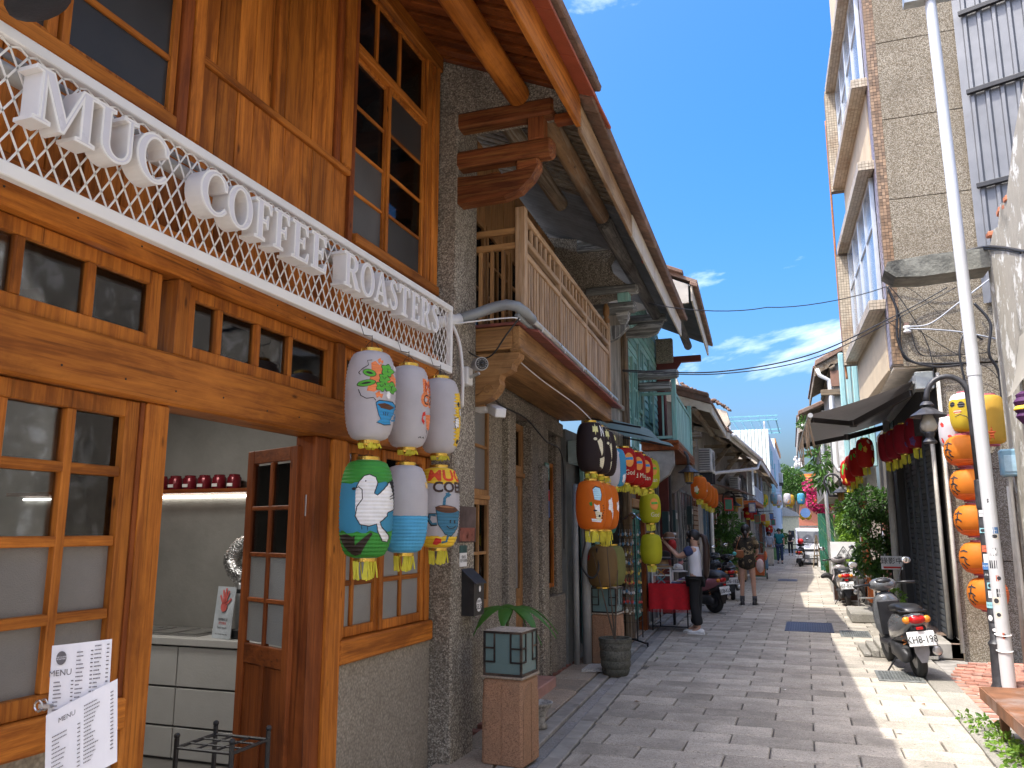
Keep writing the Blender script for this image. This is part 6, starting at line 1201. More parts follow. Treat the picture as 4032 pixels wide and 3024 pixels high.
plant('balcony_plant', 'feathery plant growing from the gutter of the right-hand house', 'plant', (.5, 21.6, 2.7), 2, [(.45, 21.6, 3.4, .25, .3, .35), (.55, 21.6, 3.0, .25, .3, .3)], 260, .3, LG, 16, asp=.18); plant('gutter_weed', 'weeds sprouting at the torn corner of the far right roof', 'plant', (.12, 23.7, 4.3), 0, [(.14, 23.7, 4.55, .14, .2, .12)], 90, .12, LG, 17)
plant('pavement_weeds', 'low green weeds along the pavement edge beside the rusty bench', 'weeds', (1.35, 7.0, 0), 0, [(1.28, 7.9, .05, .12, .18, .07), (1.30, 7.3, .05, .1, .25, .07), (1.32, 6.7, .06, .12, .3, .09), (1.36, 6.2, .06, .12, .3, .09), (1.5, 6.6, .08, .15, .4, .1), (1.22, 8.3, .03, .08, .1, .04)], 1500, .05, LY, 18)
# ------------------------------------------------------------ farther houses on the right
t = thing('blue_sheet_wall', 'pale turquoise corrugated sheet wall beside the concrete tower', 'wall', (1.1, 18, 3)); TQS = plain('turquoise_sheet', (.32, .55, .57), .5, .1, .06, dirt=(.45, .55, .55)); x = .86
while x < 1.42: MB().box(x, x+.11, 18, 18.08, 2.9, 5.3, .02).build('sheet_panel', TQS, t); x += .125
t, qr = house('tiled_house_right', 'old house with dark tiled roof and white pipes behind the turquoise sheet wall', 19.0, 23.6, .42, 5.25, .5, -.02, 1.3, plain('stained_white_wall', (.42, .39, .34), .85, 0, .2, 2, .004, dirt=(.14, .12, .1)), fmat=WW('y'), depth=2.6, openings=[(19.4, 20.6, .1, 2.3, BRW, DKP), (21, 22.5, .1, 2.3, GWD, DKP), (19.5, 21, 3.2, 4.3, GWD, DKP)])
qr('upper_wall', B(.78, 1.32, 19.0, 23.6, 2.75, 5.35), MATS['stained_white_wall']); qr('upper_window', B(.74, .79, 19.8, 21.2, 3.2, 4.3, ch=.01), GWD)
qr('rain_pipe', MB().tube([(.45, 18.9, 5.15), (.5, 18.9, 5.0), (.68, 18.95, 4.9), (.7, 18.95, 4.6), (.7, 18.95, 3.05), (.74, 18.95, 2.9), (1.2, 18.95, 2.9)], .045, 10), WHT, smooth=True); qr('old_timbers', B(.5, .95, 18.9, 19.02, 4.55, 4.68, ch=.01), WW('x')); qr('brick_patch', B(.72, .9, 18.93, 18.99, 4.75, 5.1), plain('old_brick', (.25, .14, .10), .9)); qr('white_panel', B(.78, 1.3, 18.8, 18.95, 3.0, 3.9), plain('white_board', (.62, .62, .6), .6))
t, qs = house('far_right_house', 'far right house with torn metal eave and white gutter pipe', 24.2, 33, .0, 4.85, .42, -.015, 1.2, plain('stained_white_wall', 0), fmat=plain('metal_eave', (.42, .38, .33), .6, .2), depth=2.6, openings=[(25, 26.5, .1, 2.3, BRW, DKP), (27.5, 29, .1, 2.3, GWD, DKP), (25, 26.5, 2.9, 3.9, GWD, DKP)], fz=.5)
qs('upper_wall', B(.62, 1.22, 24.2, 33, 2.6, 4.95), MATS['stained_white_wall'])
qs('rain_pipe', MB().tube([(.05, 24.1, 4.6), (.1, 24.1, 4.5), (.55, 24.1, 4.45), (.58, 24.1, 4.3), (.6, 24.1, 0)], .05, 10), WHT, smooth=True)
t, qt = house('far_right_row', 'row of small houses far down the right side of the street', 33.5, 60, 1.0, 4.2, .35, -.004, 1.5, GPL, fmat=WW('y'), depth=2.6, openings=[(35, 37, .1, 2.3, GWD, DKP), (40, 42, .1, 2.3, BRW, DKP), (45, 47, .1, 2.3, GWD, DKP), (50, 53, .1, 2.3, GWD, DKP)])
t = thing('green_hoarding', 'dark green sheet-metal hoarding standing at the right of the street', 'hoarding', (.8, 34, 0)); GH = plain('hoarding_green', (.025, .13, .085), .5, .1, .08)
for i in range(6): MB().obox((.46+.09*i, 33.2-.05*i, .15), (.088, -.05, 0), (0, .03, 0), (0, 0, 2.1), .006).build('sheet_panel', GH, t)
# air conditioners
def ac(label, x, y, z, w=.8, h=.55, d=.3, s=1):
    t = thing('air_conditioner', label, 'air conditioner', (x, y, z)); B(x-d/2, x+d/2, y, y+w, z, z+h, ch=.02).build('case', plain('ac_white', (.60, .60, .57), .5, dirt=(.4, .38, .34)), t)
    for i in range(9): B(x-d/2+.02, x+d/2-.04, y-.012, y+.0, z+.05+i*h*.1, z+.05+i*h*.1+h*.05).build('louvre', plain('ac_grille', (.2, .2, .2), .6), t)
    m = MB(); 
    for r_ in (.06, .1, .14, .18, .22): m.tube([(x+s*d/2+s*.008, y+w/2+r_*math.cos(a), z+h/2+r_*math.sin(a)) for a in [i*.3927 for i in range(17)]], .006, 4)
    m.build('fan_grille', plain('ac_grille', 0), t); B(x-d/2, x+d/2, y+.1, y+.14, z-.25, z-.002).build('bracket', BLK, t); B(x-d/2, x+d/2, y+w-.14, y+w-.1, z-.25, z-.002).build('bracket', BLK, t)
ac('white air conditioner under the eave behind the turquoise balcony', -2.1, 19.2, 2.95); ac('rusty brown air conditioner unit above the far lamp', -2.1, 27.5, 2.75, .9, .6); ac('small air conditioner on the far white apartment', -1.75, 72, 5.6, 1.2, .8, .4); ac('air conditioner on the right-hand wall above the bougainvillea', .75, 32, 3.0, .8, .5)
# hanging lamps on the left
def lefty(label, x, y, zt, z0=0):
    t = thing('wall_lamp', label, 'street lamp', (x, y, 0)); pts = ([(x+.5, y, z0), (x+.1, y, z0+.02)] if z0 else [(x, y, 0)])+[(x, y, zt-.2)]+[(x+.17-.17*math.cos(a), y, zt-.2+.2*math.sin(a)) for a in [i*math.pi/8 for i in range(1, 8)]]+[(x+.34, y, zt-.2), (x+.34, y, zt-.3)]; MB().tube(pts, .025, 10).build('post', LPB, t, smooth=True); c = Vector((x+.34, y, zt-.3))
    MB().lathe([(.03, .02), (.05, 0), (.07, -.03), (.19, -.11), (.185, -.12), (.05, -.05)], 12, c).build('shade', LPB, t); MB().lathe([(.075, -.1), (.085, -.12), (.075, -.27), (.06, -.29)], 8, c).build('amber_glass', paper('amber_glass', (.60, .36, .08), .4), t)
    for a in range(8): MB().tube([c+Vector((.087*math.cos(a*.785), .087*math.sin(a*.785), -.12)), c+Vector((.077*math.cos(a*.785), .077*math.sin(a*.785), -.27))], .005, 4).build('glazing_bar', LPB, t)
    MB().lathe([(.065, -.285), (.07, -.30), (.03, -.32)], 10, c).build('base_ring', LPB, t); return t
lefty('black lamp with amber glass below the turquoise balcony', -2.24, 14.72, 3.05); lefty('black lamp farther down the left side by the shrub', -2.25, 25, 2.75); lefty('black lamp far down on the left beside red lanterns', -2.25, 37, 2.7)
lefty('black amber-glass wall lamp in front of the bright red lanterns on the right', .45, 19.3, 2.85, 2.35)

q = random.Random(31); SC = [('red', (.45, .04, .03)), ('cream', (.6, .55, .42)), ('blue', (.08, .16, .35)), ('green', (.05, .2, .12)), ('amber', (.6, .32, .05)), ('white', (.6, .6, .58)), ('brown', (.16, .08, .04))]
for i, (x, y, z, lab) in enumerate(((-1.95, 23.2, 2.35, 'small hanging shop sign just beyond the orange lanterns'), (-1.9, 26.5, 2.5, 'hanging shop sign above the leafy shrub on the left'), (-1.75, 30.5, 2.45, 'hanging shop sign before the lattice balcony'), (-1.8, 34.5, 2.1, 'hanging sign below the lattice balcony'), (-1.75, 38.2, 2.2, 'hanging sign past the lattice balcony'), (-1.75, 42.5, 2.3, 'hanging sign left of the walking couple'), (-1.7, 46.5, 2.4, 'farther hanging sign on the left row'), (-1.7, 49, 2.1, 'farthest hanging sign on the left row'))):
    t = thing('hanging_sign', lab, 'sign', (x, y, z)); c = SC[i % 7]; B(x-.12, x+.12, y, y+.05, z-.2, z+.15, ch=.008).build('board', plain('sign_'+c[0], c[1], .5), t); B(x-.09, x+.09, y-.006, y-.001, z-.16, z+.11).build('face', plain('sign_'+SC[(i+3) % 7][0], SC[(i+3) % 7][1], .5), t); MB().tube([(x-.6, y+.02, z+.26), (x+.15, y+.02, z+.26)], .012, 6).build('bracket', BLK, t)
for i, (x, y, w, h, c, lab) in enumerate(((-2.0, 22.6, .3, .5, (.3, .3, .3), 'grey crate stacked by the blue door'), (-2.05, 27.6, .35, .6, (.35, .2, .1), 'brown box on the pavement past the shrub'), (-1.75, 33.5, .4, .7, (.5, .1, .06), 'red display stand below the lattice balcony'), (-1.75, 36, .4, .55, (.1, .2, .3), 'blue display stand below the lattice balcony'), (-1.7, 40.5, .45, .8, (.55, .5, .4), 'cream display stand left of the couple'), (-1.65, 47, .45, .7, (.15, .3, .12), 'green display stand far on the left'), (.75, 35.6, .3, .6, (.4, .35, .3), 'beige box beside the green hoarding'))):
    t = thing('display_stand', lab, 'stand', (x, y, 0)); B(x-w/2, x+w/2, y, y+.4, .06, h, ch=.02).build('cabinet', plain('stand%d' % i, c, .6), t); B(x-w/2-.02, x+w/2+.02, y-.02, y+.42, h, h+.04, ch=.008).build('top', plain('stand_top', (.3, .26, .2), .6), t)
    for sx in (-1, 1): B(x+sx*w*.4-.02, x+sx*w*.4+.02, y+.02, y+.38, 0, .06).build('foot', BLK, t)
plant('street_bush', 'small potted shrub far down the left side past the couple', 'plant', (-1.7, 51, 0), 2, [(-1.6, 51, 1.2, .5, .5, .5), (-1.7, 51, .6, .4, .4, .5)], 500, .2, LG, 33); plant('far_tree', 'green tree rising over the roofs at the far right end', 'tree', (2.0, 70, 0), 2, [(1.6, 70, 4.2, .9, 1, .9), (2.2, 70, 3.4, .9, 1, .9)], 900, .25, LG, 35, r0=.12)

t = thing('brick_recess', 'dark red brick wall behind the tall leafy bush', 'wall', (1.6, 17.5, 0)); B(1.56, 1.75, 16.62, 19.0, -.05, 3.6).build('wall', MORT, t); src = None; z = .02; r_ = 0
while z < 3.5:
    y = 16.64+(r_ % 2)*.11
    while y < 18.9:
        if src is None: src = MB().box(-.012, .02, 0, .205, 0, .06, .004).build('brick', plain('wall_brick', (.26, .09, .055), .9, 0, .2, rv=.25), None, loc=(0, 0, 0)); src.parent = t; src.location = (1.55-1.6, y-17.5, z)
        elif z < 1.9 or r_ % 1 == 0: inst(src, (1.55-1.6, y-17.5, z), t)
        y += .217
    z += .072 if z < 1.9 else .072; r_ += 1
    if len(t.children) > 290: break

t = thing('gable_parapet', 'cream plaster gable with broken grey ridge tiles above the rain pipe house', 'wall', (-2.6, 22.1, 4.3)); MB().prism([(-4.2, 4.6), (-1.85, 4.28), (-1.72, 4.45), (-1.8, 4.75), (-2.9, 5.15), (-3.1, 5.75), (-3.5, 5.9), (-4.2, 5.9)], (0, 22.1, 0), (1, 0, 0), (0, 0, 1), (0, .35, 0)).build('plaster', plain('cream_plaster', (.56, .50, .40), .85, 0, .12, 3, .003, dirt=(.3, .26, .21)), t); q = random.Random(41)
for i in range(22): x = -1.78-.058*i; MB().obox((x, 22.05+q.uniform(-.04, .04), 4.78+.036*i+q.uniform(-.02, .05)), (.09, 0, q.uniform(-.03, .03)), (0, .4, q.uniform(-.03, .03)), (q.uniform(-.02, .02), 0, .05), .01).build('ridge_tile', RT, t)
# ------------------------------------------------------------ lanterns farther along
def night(k):
    def f(s, prof, h, fa):
        paint(s, prof, h, [[(22+x*14, .16+y*.13) for x, y in star(0, 0, 1, 6, .45)]], PA('paleyellow', (.72, .68, .30)), fa, 2)
        if k == 0: paint(s, prof, h, [strv([(50, .30), (50, .08)], 5), strv([(50, .09), (70, .29)], 5), strv([(70, .30), (70, .08)], 5)], PA('white', 0), fa, 2)
        gh = [(28, .40), (44, .34), (56, .42), (58, .62), (50, .7), (38, .55)]; paint(s, prof, h, [gh, oval(20, .36, 8, .03), [(40, .75), (70, .7), (80, .95), (45, .9)]], PA('cream', (.75, .7, .5)), fa, 2)
        if k == 2: paint(s, prof, h, [oval(52+4*(i % 2), .5+.06*i, 7, .022) for i in range(6)], PA('sage', (.2, .3, .25)), fa, 3)
    return f
def cup_bird(s, prof, h, fa):
    paint(s, prof, h, [[(8, .18), (20, .13), (42, .16), (46, .30), (40, .42), (14, .40)]], PA('paleblue', (.42, .68, .82)), fa, 2); paint(s, prof, h, [strv([(8, .18), (20, .13), (42, .16), (46, .30), (40, .42)], 2.2)], INK, fa, 3)
    paint(s, prof, h, [[(12, .48), (24, .52), (34, .50), (36, .66), (22, .68), (15, .58)], [(2, .78), (50, .80), (44, .86), (4, .84)]], PA('white', 0), fa, 2); paint(s, prof, h, [[(14, .62), (46, .66), (40, .82), (22, .80)]], PA('cream', 0), fa, 3)
    paint(s, prof, h, [oval(34, .73, 5, .025), oval(16, .62, 7, .02)]+[oval(52+4*math.sin(k), .52+.05*k, 3, .015) for k in range(6)], INK, fa, 4); paint(s, prof, h, [[(-6, .46), (4, .44), (6, .52), (-2, .53)]], PA('leaf', 0), fa, 3)
DB = Lc('dark_brown', (.045, .03, .032)); OR = Lc('vivid_orange', (.85, .22, .02)); g = 'lanterns hanging at the balcony end'
for i, (y, lab) in enumerate(((7.98, 'nearest dark brown lantern with star and moon painting under the balcony'), (8.38, 'middle dark brown lantern under the balcony'), (8.72, 'farthest dark brown lantern under the balcony'))): lantern(lab, (-2.0-.02*i, y), 2.70, .145, .5, DB, g, 26, .05, night(i), face=math.atan2(-y, 2.0)+R(28*i))
for i, (y, lab) in enumerate(((7.95, 'nearest orange lantern painted with a bird and cup'), (8.36, 'middle orange lantern below the dark brown ones'), (8.75, 'farthest orange lantern below the dark brown ones'))): lantern(lab, (-2.0-.02*i, y), 2.11, .15, .48, OR, g, 26, .11, cup_bird if i == 0 else blotch([wt_, ('brown', (.1, .05, .02))], 2), cord=.08, face=math.atan2(-y, 2.0)+R(30*i))
def scribe(w, c):
    def f(s, prof, h, fa):
        paint(s, prof, h, [lobed(25, .35, 24, 6, 30, .1) and [(25+24*math.cos(t), .36+.2*math.sin(t)) for t in [i*.3 for i in range(21)]]], PA('paintorange', (.8, .3, .05)), fa, 1); paint(s, prof, h, [[(8, .3), (44, .28), (46, .36), (8, .37)]], PA(*c), fa, 2); ptext(s, prof, h, fa, w, 30, .72, .085, PA('cream', 0), 3, .9)
    return f
RD = Lc('scarlet', (.55, .015, .012)); YE = Lc('lime_yellow', (.62, .60, .03))
for i, (x, y, lab, w) in enumerate(((-2.05, 9.85, 'nearest scarlet lantern under the turquoise canopy', 'God'), (-2.05, 10.45, 'middle scarlet lantern with lettering under the canopy', 'God Mazu'), (-2.05, 11.0, 'farthest scarlet lantern under the canopy', 'San'))): lantern(lab, (x, y), 2.62, .155, .43, RD, 'scarlet lanterns under the canopy', 22, .09, scribe(w, bl_))
for i, (z, lab, w) in enumerate(((2.61, 'topmost of the three lime-yellow lanterns', 'San'), (2.13, 'middle of the three lime-yellow lanterns', 'God'), (1.57, 'lowest of the three lime-yellow lanterns', ''))): lantern(lab, (-2.04, 11.5), z, .15, .41, YE, 'lime-yellow lanterns in a column', 22, .09, scribe(w, gr_) if i < 2 else None)
lantern('white lantern behind the dark brown ones', (-2.12, 9.25), 2.56, .145, .45, lw, None, 22, .05); lantern('blue and white lantern next to the scarlet ones', (-2.10, 9.5), 2.58, .145, .45, Lc('blue', 0), None, 22, .05, blotch([wt_], 4))
lantern('green and yellow lantern behind the orange ones', (-2.15, 9.2), 2.0, .14, .42, Lc('teal', (.05, .25, .2)), None, 22, .12, blotch([gold_], 3)); lantern('brown translucent lantern standing on the far glass lamp', (-2.42, 10.15), 1.43, .19, .5, Lc('tan', (.30, .19, .08)), None, 24, 0, blotch([('red', 0)], 1)); lantern('olive translucent lantern behind the brown one', (-2.36, 10.45), 1.43, .17, .5, Lc('olive', (.30, .30, .10)), None, 24, 0)
for i, (y, z, lab) in enumerate(((17.2, 2.72, 'nearest of the orange lanterns in a row beyond the turquoise house'), (18.0, 2.66, 'second orange lantern in the row beyond the turquoise house'), (18.7, 2.62, 'third orange lantern in the row beyond the turquoise house'), (19.4, 2.6, 'fourth and farthest orange lantern in the row beyond the turquoise house'))): lantern(lab, (-2.02, y), z, .17, .46, OR, 'orange lanterns in a row', 22, .1, blotch([cream, gr_], 3))
for i, (x, z, lab, c) in enumerate(((-1.96, 3.38, 'white and orange lantern at the left end of the string across the street', 'white'), (-1.77, 3.32, 'yellow lantern second from left on the string across the street', 'yellow'), (-1.33, 3.38, 'grey-blue lantern third from left on the string across the street', 'greyblue'), (-1.14, 3.3, 'white lantern with orange, fourth from left on the string', 'white'), (-.73, 3.37, 'white and green lantern fifth from left on the string', 'white'), (-.58, 3.31, 'amber lantern sixth from left on the string', 'amber'), (-.11, 3.38, 'bright blue lantern in the middle of the string across the street', 'skyblue'), (.5, 3.4, 'orange and yellow lantern right of the middle of the string', 'vivid_orange'), (1.04, 3.32, 'white lantern at the right end of the string', 'white'))):
    lantern(lab, (x, 41+.1*i), z, .18, .52, Lc(c, {'greyblue': (.3, .45, .5), 'skyblue': (.12, .45, .65)}.get(c, (.5, .5, .5))), 'painted lanterns strung across the far street', 14, .08, blotch([gold_, bl_, ('orange', 0), gr_], 4), nseg=24)
tag(MB().tube([(-2.4, 41, 3.6), (-1.2, 41.2, 3.48), (0, 41.4, 3.46), (1.2, 41.8, 3.5)], .006, 4).build('lantern_wire', BLK), 'thin wire carrying the painted lanterns across the far street', 'wire')
for i, (x, y, z, lab) in enumerate(((-2.2, 35.0, 2.55, 'large red lantern beside the far lamp on the left'), (-2.1, 36.5, 2.5, 'second red lantern beside the far lamp on the left'), (-1.95, 46, 2.3, 'small colourful lantern on the far left shop'), (-1.9, 48, 1.9, 'low red lantern on the far left shop'), (-.1, 55, 2.75, 'yellow round lantern at the end of the street'), (.22, 55, 2.75, 'second yellow round lantern at the end of the street'))): lantern(lab, (x, y), z, .2, .42, RL if i < 4 and i != 2 else Lc('yellow', 0), None, 12, .06, blotch([gold_, cream], 3), nseg=20)
tag(MB().lathe([(.24, 0), (.24, .04)], 24, (.05, 44, 2.5), (0, -1, 0)).build('round_sign', plain('sign_blue', (.06, .09, .35), .5)), 'round dark blue sign hanging at the far end of the street', 'sign')
# ------------------------------------------------------------ things on the pier and second house
t = thing('letter_box', 'black metal letter box with a white label on the stone pier', 'letter box', (-2.4, 5.8, 1.0)); MB().prism([(-2.43, 1.0), (-2.33, 1.0), (-2.33, 1.24), (-2.43, 1.33)], (0, 5.70, 0), (1, 0, 0), (0, 0, 1), (0, .2, 0)).build('box', BLK, t); MB().obox((-2.435, 5.69, 1.335), (.125, 0, -.11), (0, .22, 0), (0, 0, .008), .002).build('lid', BLK, t)
MB().add([(-2.3285, 5.80+.055*math.cos(a), 1.075+.05*math.sin(a)) for a in [i*.3927 for i in range(16)]], [tuple(range(16))]).build('label_plate', WHT, t); textmesh('53.55', .05, bold=.001).tf(basis((-2.327, 5.80, 1.06), (0, 1, 0), (0, 0, 1))).build('label_text', INK, t); textmesh('烘焙咖啡豆', .02).tf(basis((-2.327, 5.80, 1.10), (0, 1, 0), (0, 0, 1))).build('label_text', INK, t); MB().add([(-2.3285, 5.815+.02*math.cos(a), 1.19+.024*math.sin(a)) for a in [i*.5236 for i in range(12)]], [tuple(range(12))]).build('emblem', PA('white', 0), t)
t = thing('notice_board', 'small clear acrylic notice sheet on the stone pier above the letter box', 'notice', (-2.42, 5.78, 1.5)); B(-2.43, -2.424, 5.60, 5.96, 1.53, 1.80).build('sheet', plain('notice_photo', (.12, .09, .085), .15, 0, .4, 6), t); B(-2.4235, -2.422, 5.64, 5.93, 1.54, 1.64).build('picture', plain('notice_brick', (.25, .08, .06), .3, 0, .5, 18), t)
t = thing('plaque', 'narrow white plaque with dark green head above the letter box', 'plaque', (-2.42, 5.72, 1.42)); B(-2.43, -2.424, 5.655, 5.785, 1.355, 1.455).build('plate', WHT, t); B(-2.43, -2.4235, 5.655, 5.785, 1.455, 1.51).build('head', plain('dark_green_plate', (.02, .08, .08), .4), t); textmesh('警察局\n電子巡邏箱', .026).tf(basis((-2.4225, 5.72, 1.41), (0, 1, 0), (0, 0, 1))).build('plaque_text', INK, t)
for nm, lab, z, hh, col, tx in (('house_number', 'green house number plate on the far stone pilaster', 2.30, .2, (.02, .17, .12), '55'), ('poster', 'red and blue poster strip below the green number plate', 1.93, .32, (.05, .12, .35), None)):
    x = -2.70-.04*3.1+.012; o = tag(B(x, x+.006, 9.02, 9.19, z-hh/2, z+hh/2).build(nm, plain(nm+'_face', col, .4)), lab, 'sign')
    if tx: textmesh(tx, .1).tf(basis((x+.008, 9.105, z-.04), (0, 1, 0), (0, 0, 1))).build('number', PA('white', 0), o); textmesh('民族街', .05).tf(basis((x+.008, 9.105, z+.055), (0, 1, 0), (0, 0, 1))).build('street_name', PA('white', 0), o)
    else: B(x+.0065, x+.008, 9.03, 9.18, z+.03, z+.15).build('red_field', PA('red', 0), o)
t = thing('security_camera', 'silver round security camera on a white junction box beside the sign', 'camera', (-2.42, 5.7, 2.8)); B(-2.43, -2.36, 5.62, 5.72, 2.72, 2.86, ch=.008).build('junction_box', WHT, t); MB().tube([(-2.36, 5.66, 2.78), (-2.30, 5.63, 2.79), (-2.27, 5.62, 2.80)], .014, 8).build('bracket', STL, t); d = Vector((.55, -.75, -.12)).normalized(); c = Vector((-2.29, 5.66, 2.875)); MB().lathe([(.048, 0), (.052, .02), (.052, .15)], 20, c-d*.05, d).build('housing', plain('grey_camera', (.32, .32, .33), .35, .5), t, smooth=True, ang=40); MB().lathe([(.044, 0), (.044, .004)], 20, c+d*.099, d).build('lens_ring', BLK, t); m = MB()
for k in range(14): a = d.orthogonal().normalized(); b_ = d.cross(a); m.ell(c+d*.105+a*.032*math.cos(k*.449)+b_*.032*math.sin(k*.449), .004, .004, .004, 6, 4)
stuff(m.build('leds', STL, t)); MB().ell(c+d*.105, .013, .013, .013, 8, 6).build('lens', plain('lens_glass', (.01, .01, .012), .05), t)
t = thing('security_camera', 'white box-shaped security camera under the carved corbel', 'camera', (-2.35, 6.1, 2.6)); MB().bar((-2.40, 6.22, 2.62), (-2.24, 6.02, 2.545), .09, .075, ch=.008).build('housing', WHT, t); B(-2.5, -2.40, 6.1, 6.22, 2.58, 2.62, ch=.005).build('mount', WHT, t)
GP = plain('grey_pipe_paint', (.26, .28, .29), .35, .1, .08); t = thing('cable_pipe', 'thick grey pipe bending from the sign end and running along the balcony edge', 'pipe', (-2.3, 5.7, 3.3)); MB().tube([(-2.62, 5.3, 3.14), (-2.5, 5.45, 3.18), (-2.42, 5.62, 3.24)], .045, 14).build('white_end', WHT, t, smooth=True); MB().tube([(-2.42, 5.6, 3.235), (-2.33, 5.72, 3.30), (-2.22, 5.76, 3.345), (-2.1, 5.76, 3.36), (-2.02, 5.78, 3.345), (-1.98, 5.85, 3.315), (-1.985, 6.05, 3.30)], .042, 14).build('bend', GP, t, smooth=True); MB().tube([W2(-1.985+.0, y, 3.30) for y in (6.0, 7.0, 8.0, 9.0, 9.9)], .030, 12).build('run', plain('galvanised_pipe', (.45, .46, .46), .3, .7), t, smooth=True); MB().tube([W2(-2.03, y, 3.245+.03) for y in (5.8, 7, 8, 9, 9.9)], .022, 10).build('lower_run', GP, t, smooth=True)
for y in (6.3, 7.1, 7.9, 8.7, 9.5): MB().tube([W2(-2.0+.045*math.cos(a), y+.01*math.sin(2*a), 3.285+.05*math.sin(a)) for a in [i*.5236 for i in range(13)]], .004, 5).build('cable_tie', WHT, t)
def cable(label, pts, r=.006, mat=None, n=10, sag=0, name='cable'):
    q_ = []; pts = [Vector(p) for p in pts]
    for i in range(len(pts)-1):
        p0, p1, p2, p3 = pts[max(i-1, 0)], pts[i], pts[i+1], pts[min(i+2, len(pts)-1)]
        for k in range(n):
            u = k/n; q_.append(.5*((2*p1)+(p2-p0)*u+(2*p0-5*p1+4*p2-p3)*u*u+(3*p1-p0-3*p2+p3)*u**3)-Vector((0, 0, sag*4*u*(1-u))))
    q_.append(pts[-1]); return tag(MB().tube(q_, r, 6).build(name, mat or BLK, smooth=True), label, 'cable')
cable('white hose looping down beside the sign to the junction box', [(-2.44, 5.5, 3.16), (-2.40, 5.54, 3.02), (-2.38, 5.56, 2.8), (-2.38, 5.56, 2.6), (-2.40, 5.6, 2.55), (-2.43, 5.65, 2.6), (-2.42, 5.66, 2.72)], .014, WHT); cable('thin white cable along the grey pipe bend', [(-2.45, 5.5, 3.17), (-2.25, 5.72, 3.24), (-2.05, 5.76, 3.25), (-2.0, 5.8, 3.24)], .006, WHT); cable('black cable hanging below the grey pipe to the carved corbel', [(-2.0, 5.78, 3.25), (-2.12, 5.8, 3.12), (-2.25, 5.85, 2.99), (-2.38, 5.9, 2.985), (-2.46, 5.7, 3.05), (-2.45, 5.56, 3.15)], .007)
cable('black cable draped along the stone lintel', [(-2.5, 6.1, 2.95), (-2.64, 7, 2.80), (-2.70, 8, 2.78), (-2.72, 8.8, 2.62), (-2.74, 9.4, 2.58), (-2.78, 9.7, 2.3), (-2.8, 9.75, 1.4)], .009); cable('white string of lights under the balcony beam', [(-2.16, 6.1, 3.02), (-2.2, 7, 2.98), (-2.16, 8, 2.90), (-2.1, 8.5, 2.78)], .006, WHT)
for i, lab in enumerate(('near grey drain pipe at the end of the stone wall', 'far grey drain pipe at the end of the stone wall')): tag(MB().tube([(-2.72+.1*i, 10.0+.12*i, 0), (-2.72+.1*i, 10.0+.12*i, 2.2)], .035+.02*i, 12).build('drain_pipe', plain('grey_drain', (.36, .37, .37), .5, 0, .1), smooth=True), lab, 'pipe')
cable('black looped cable on the grey drain pipes', [(-2.62, 10.0, 1.75), (-2.58, 9.95, 1.5), (-2.62, 9.9, 1.2), (-2.5, 9.9, 1.05), (-2.42, 9.95, 1.15), (-2.45, 10.0, 1.4)], .013)
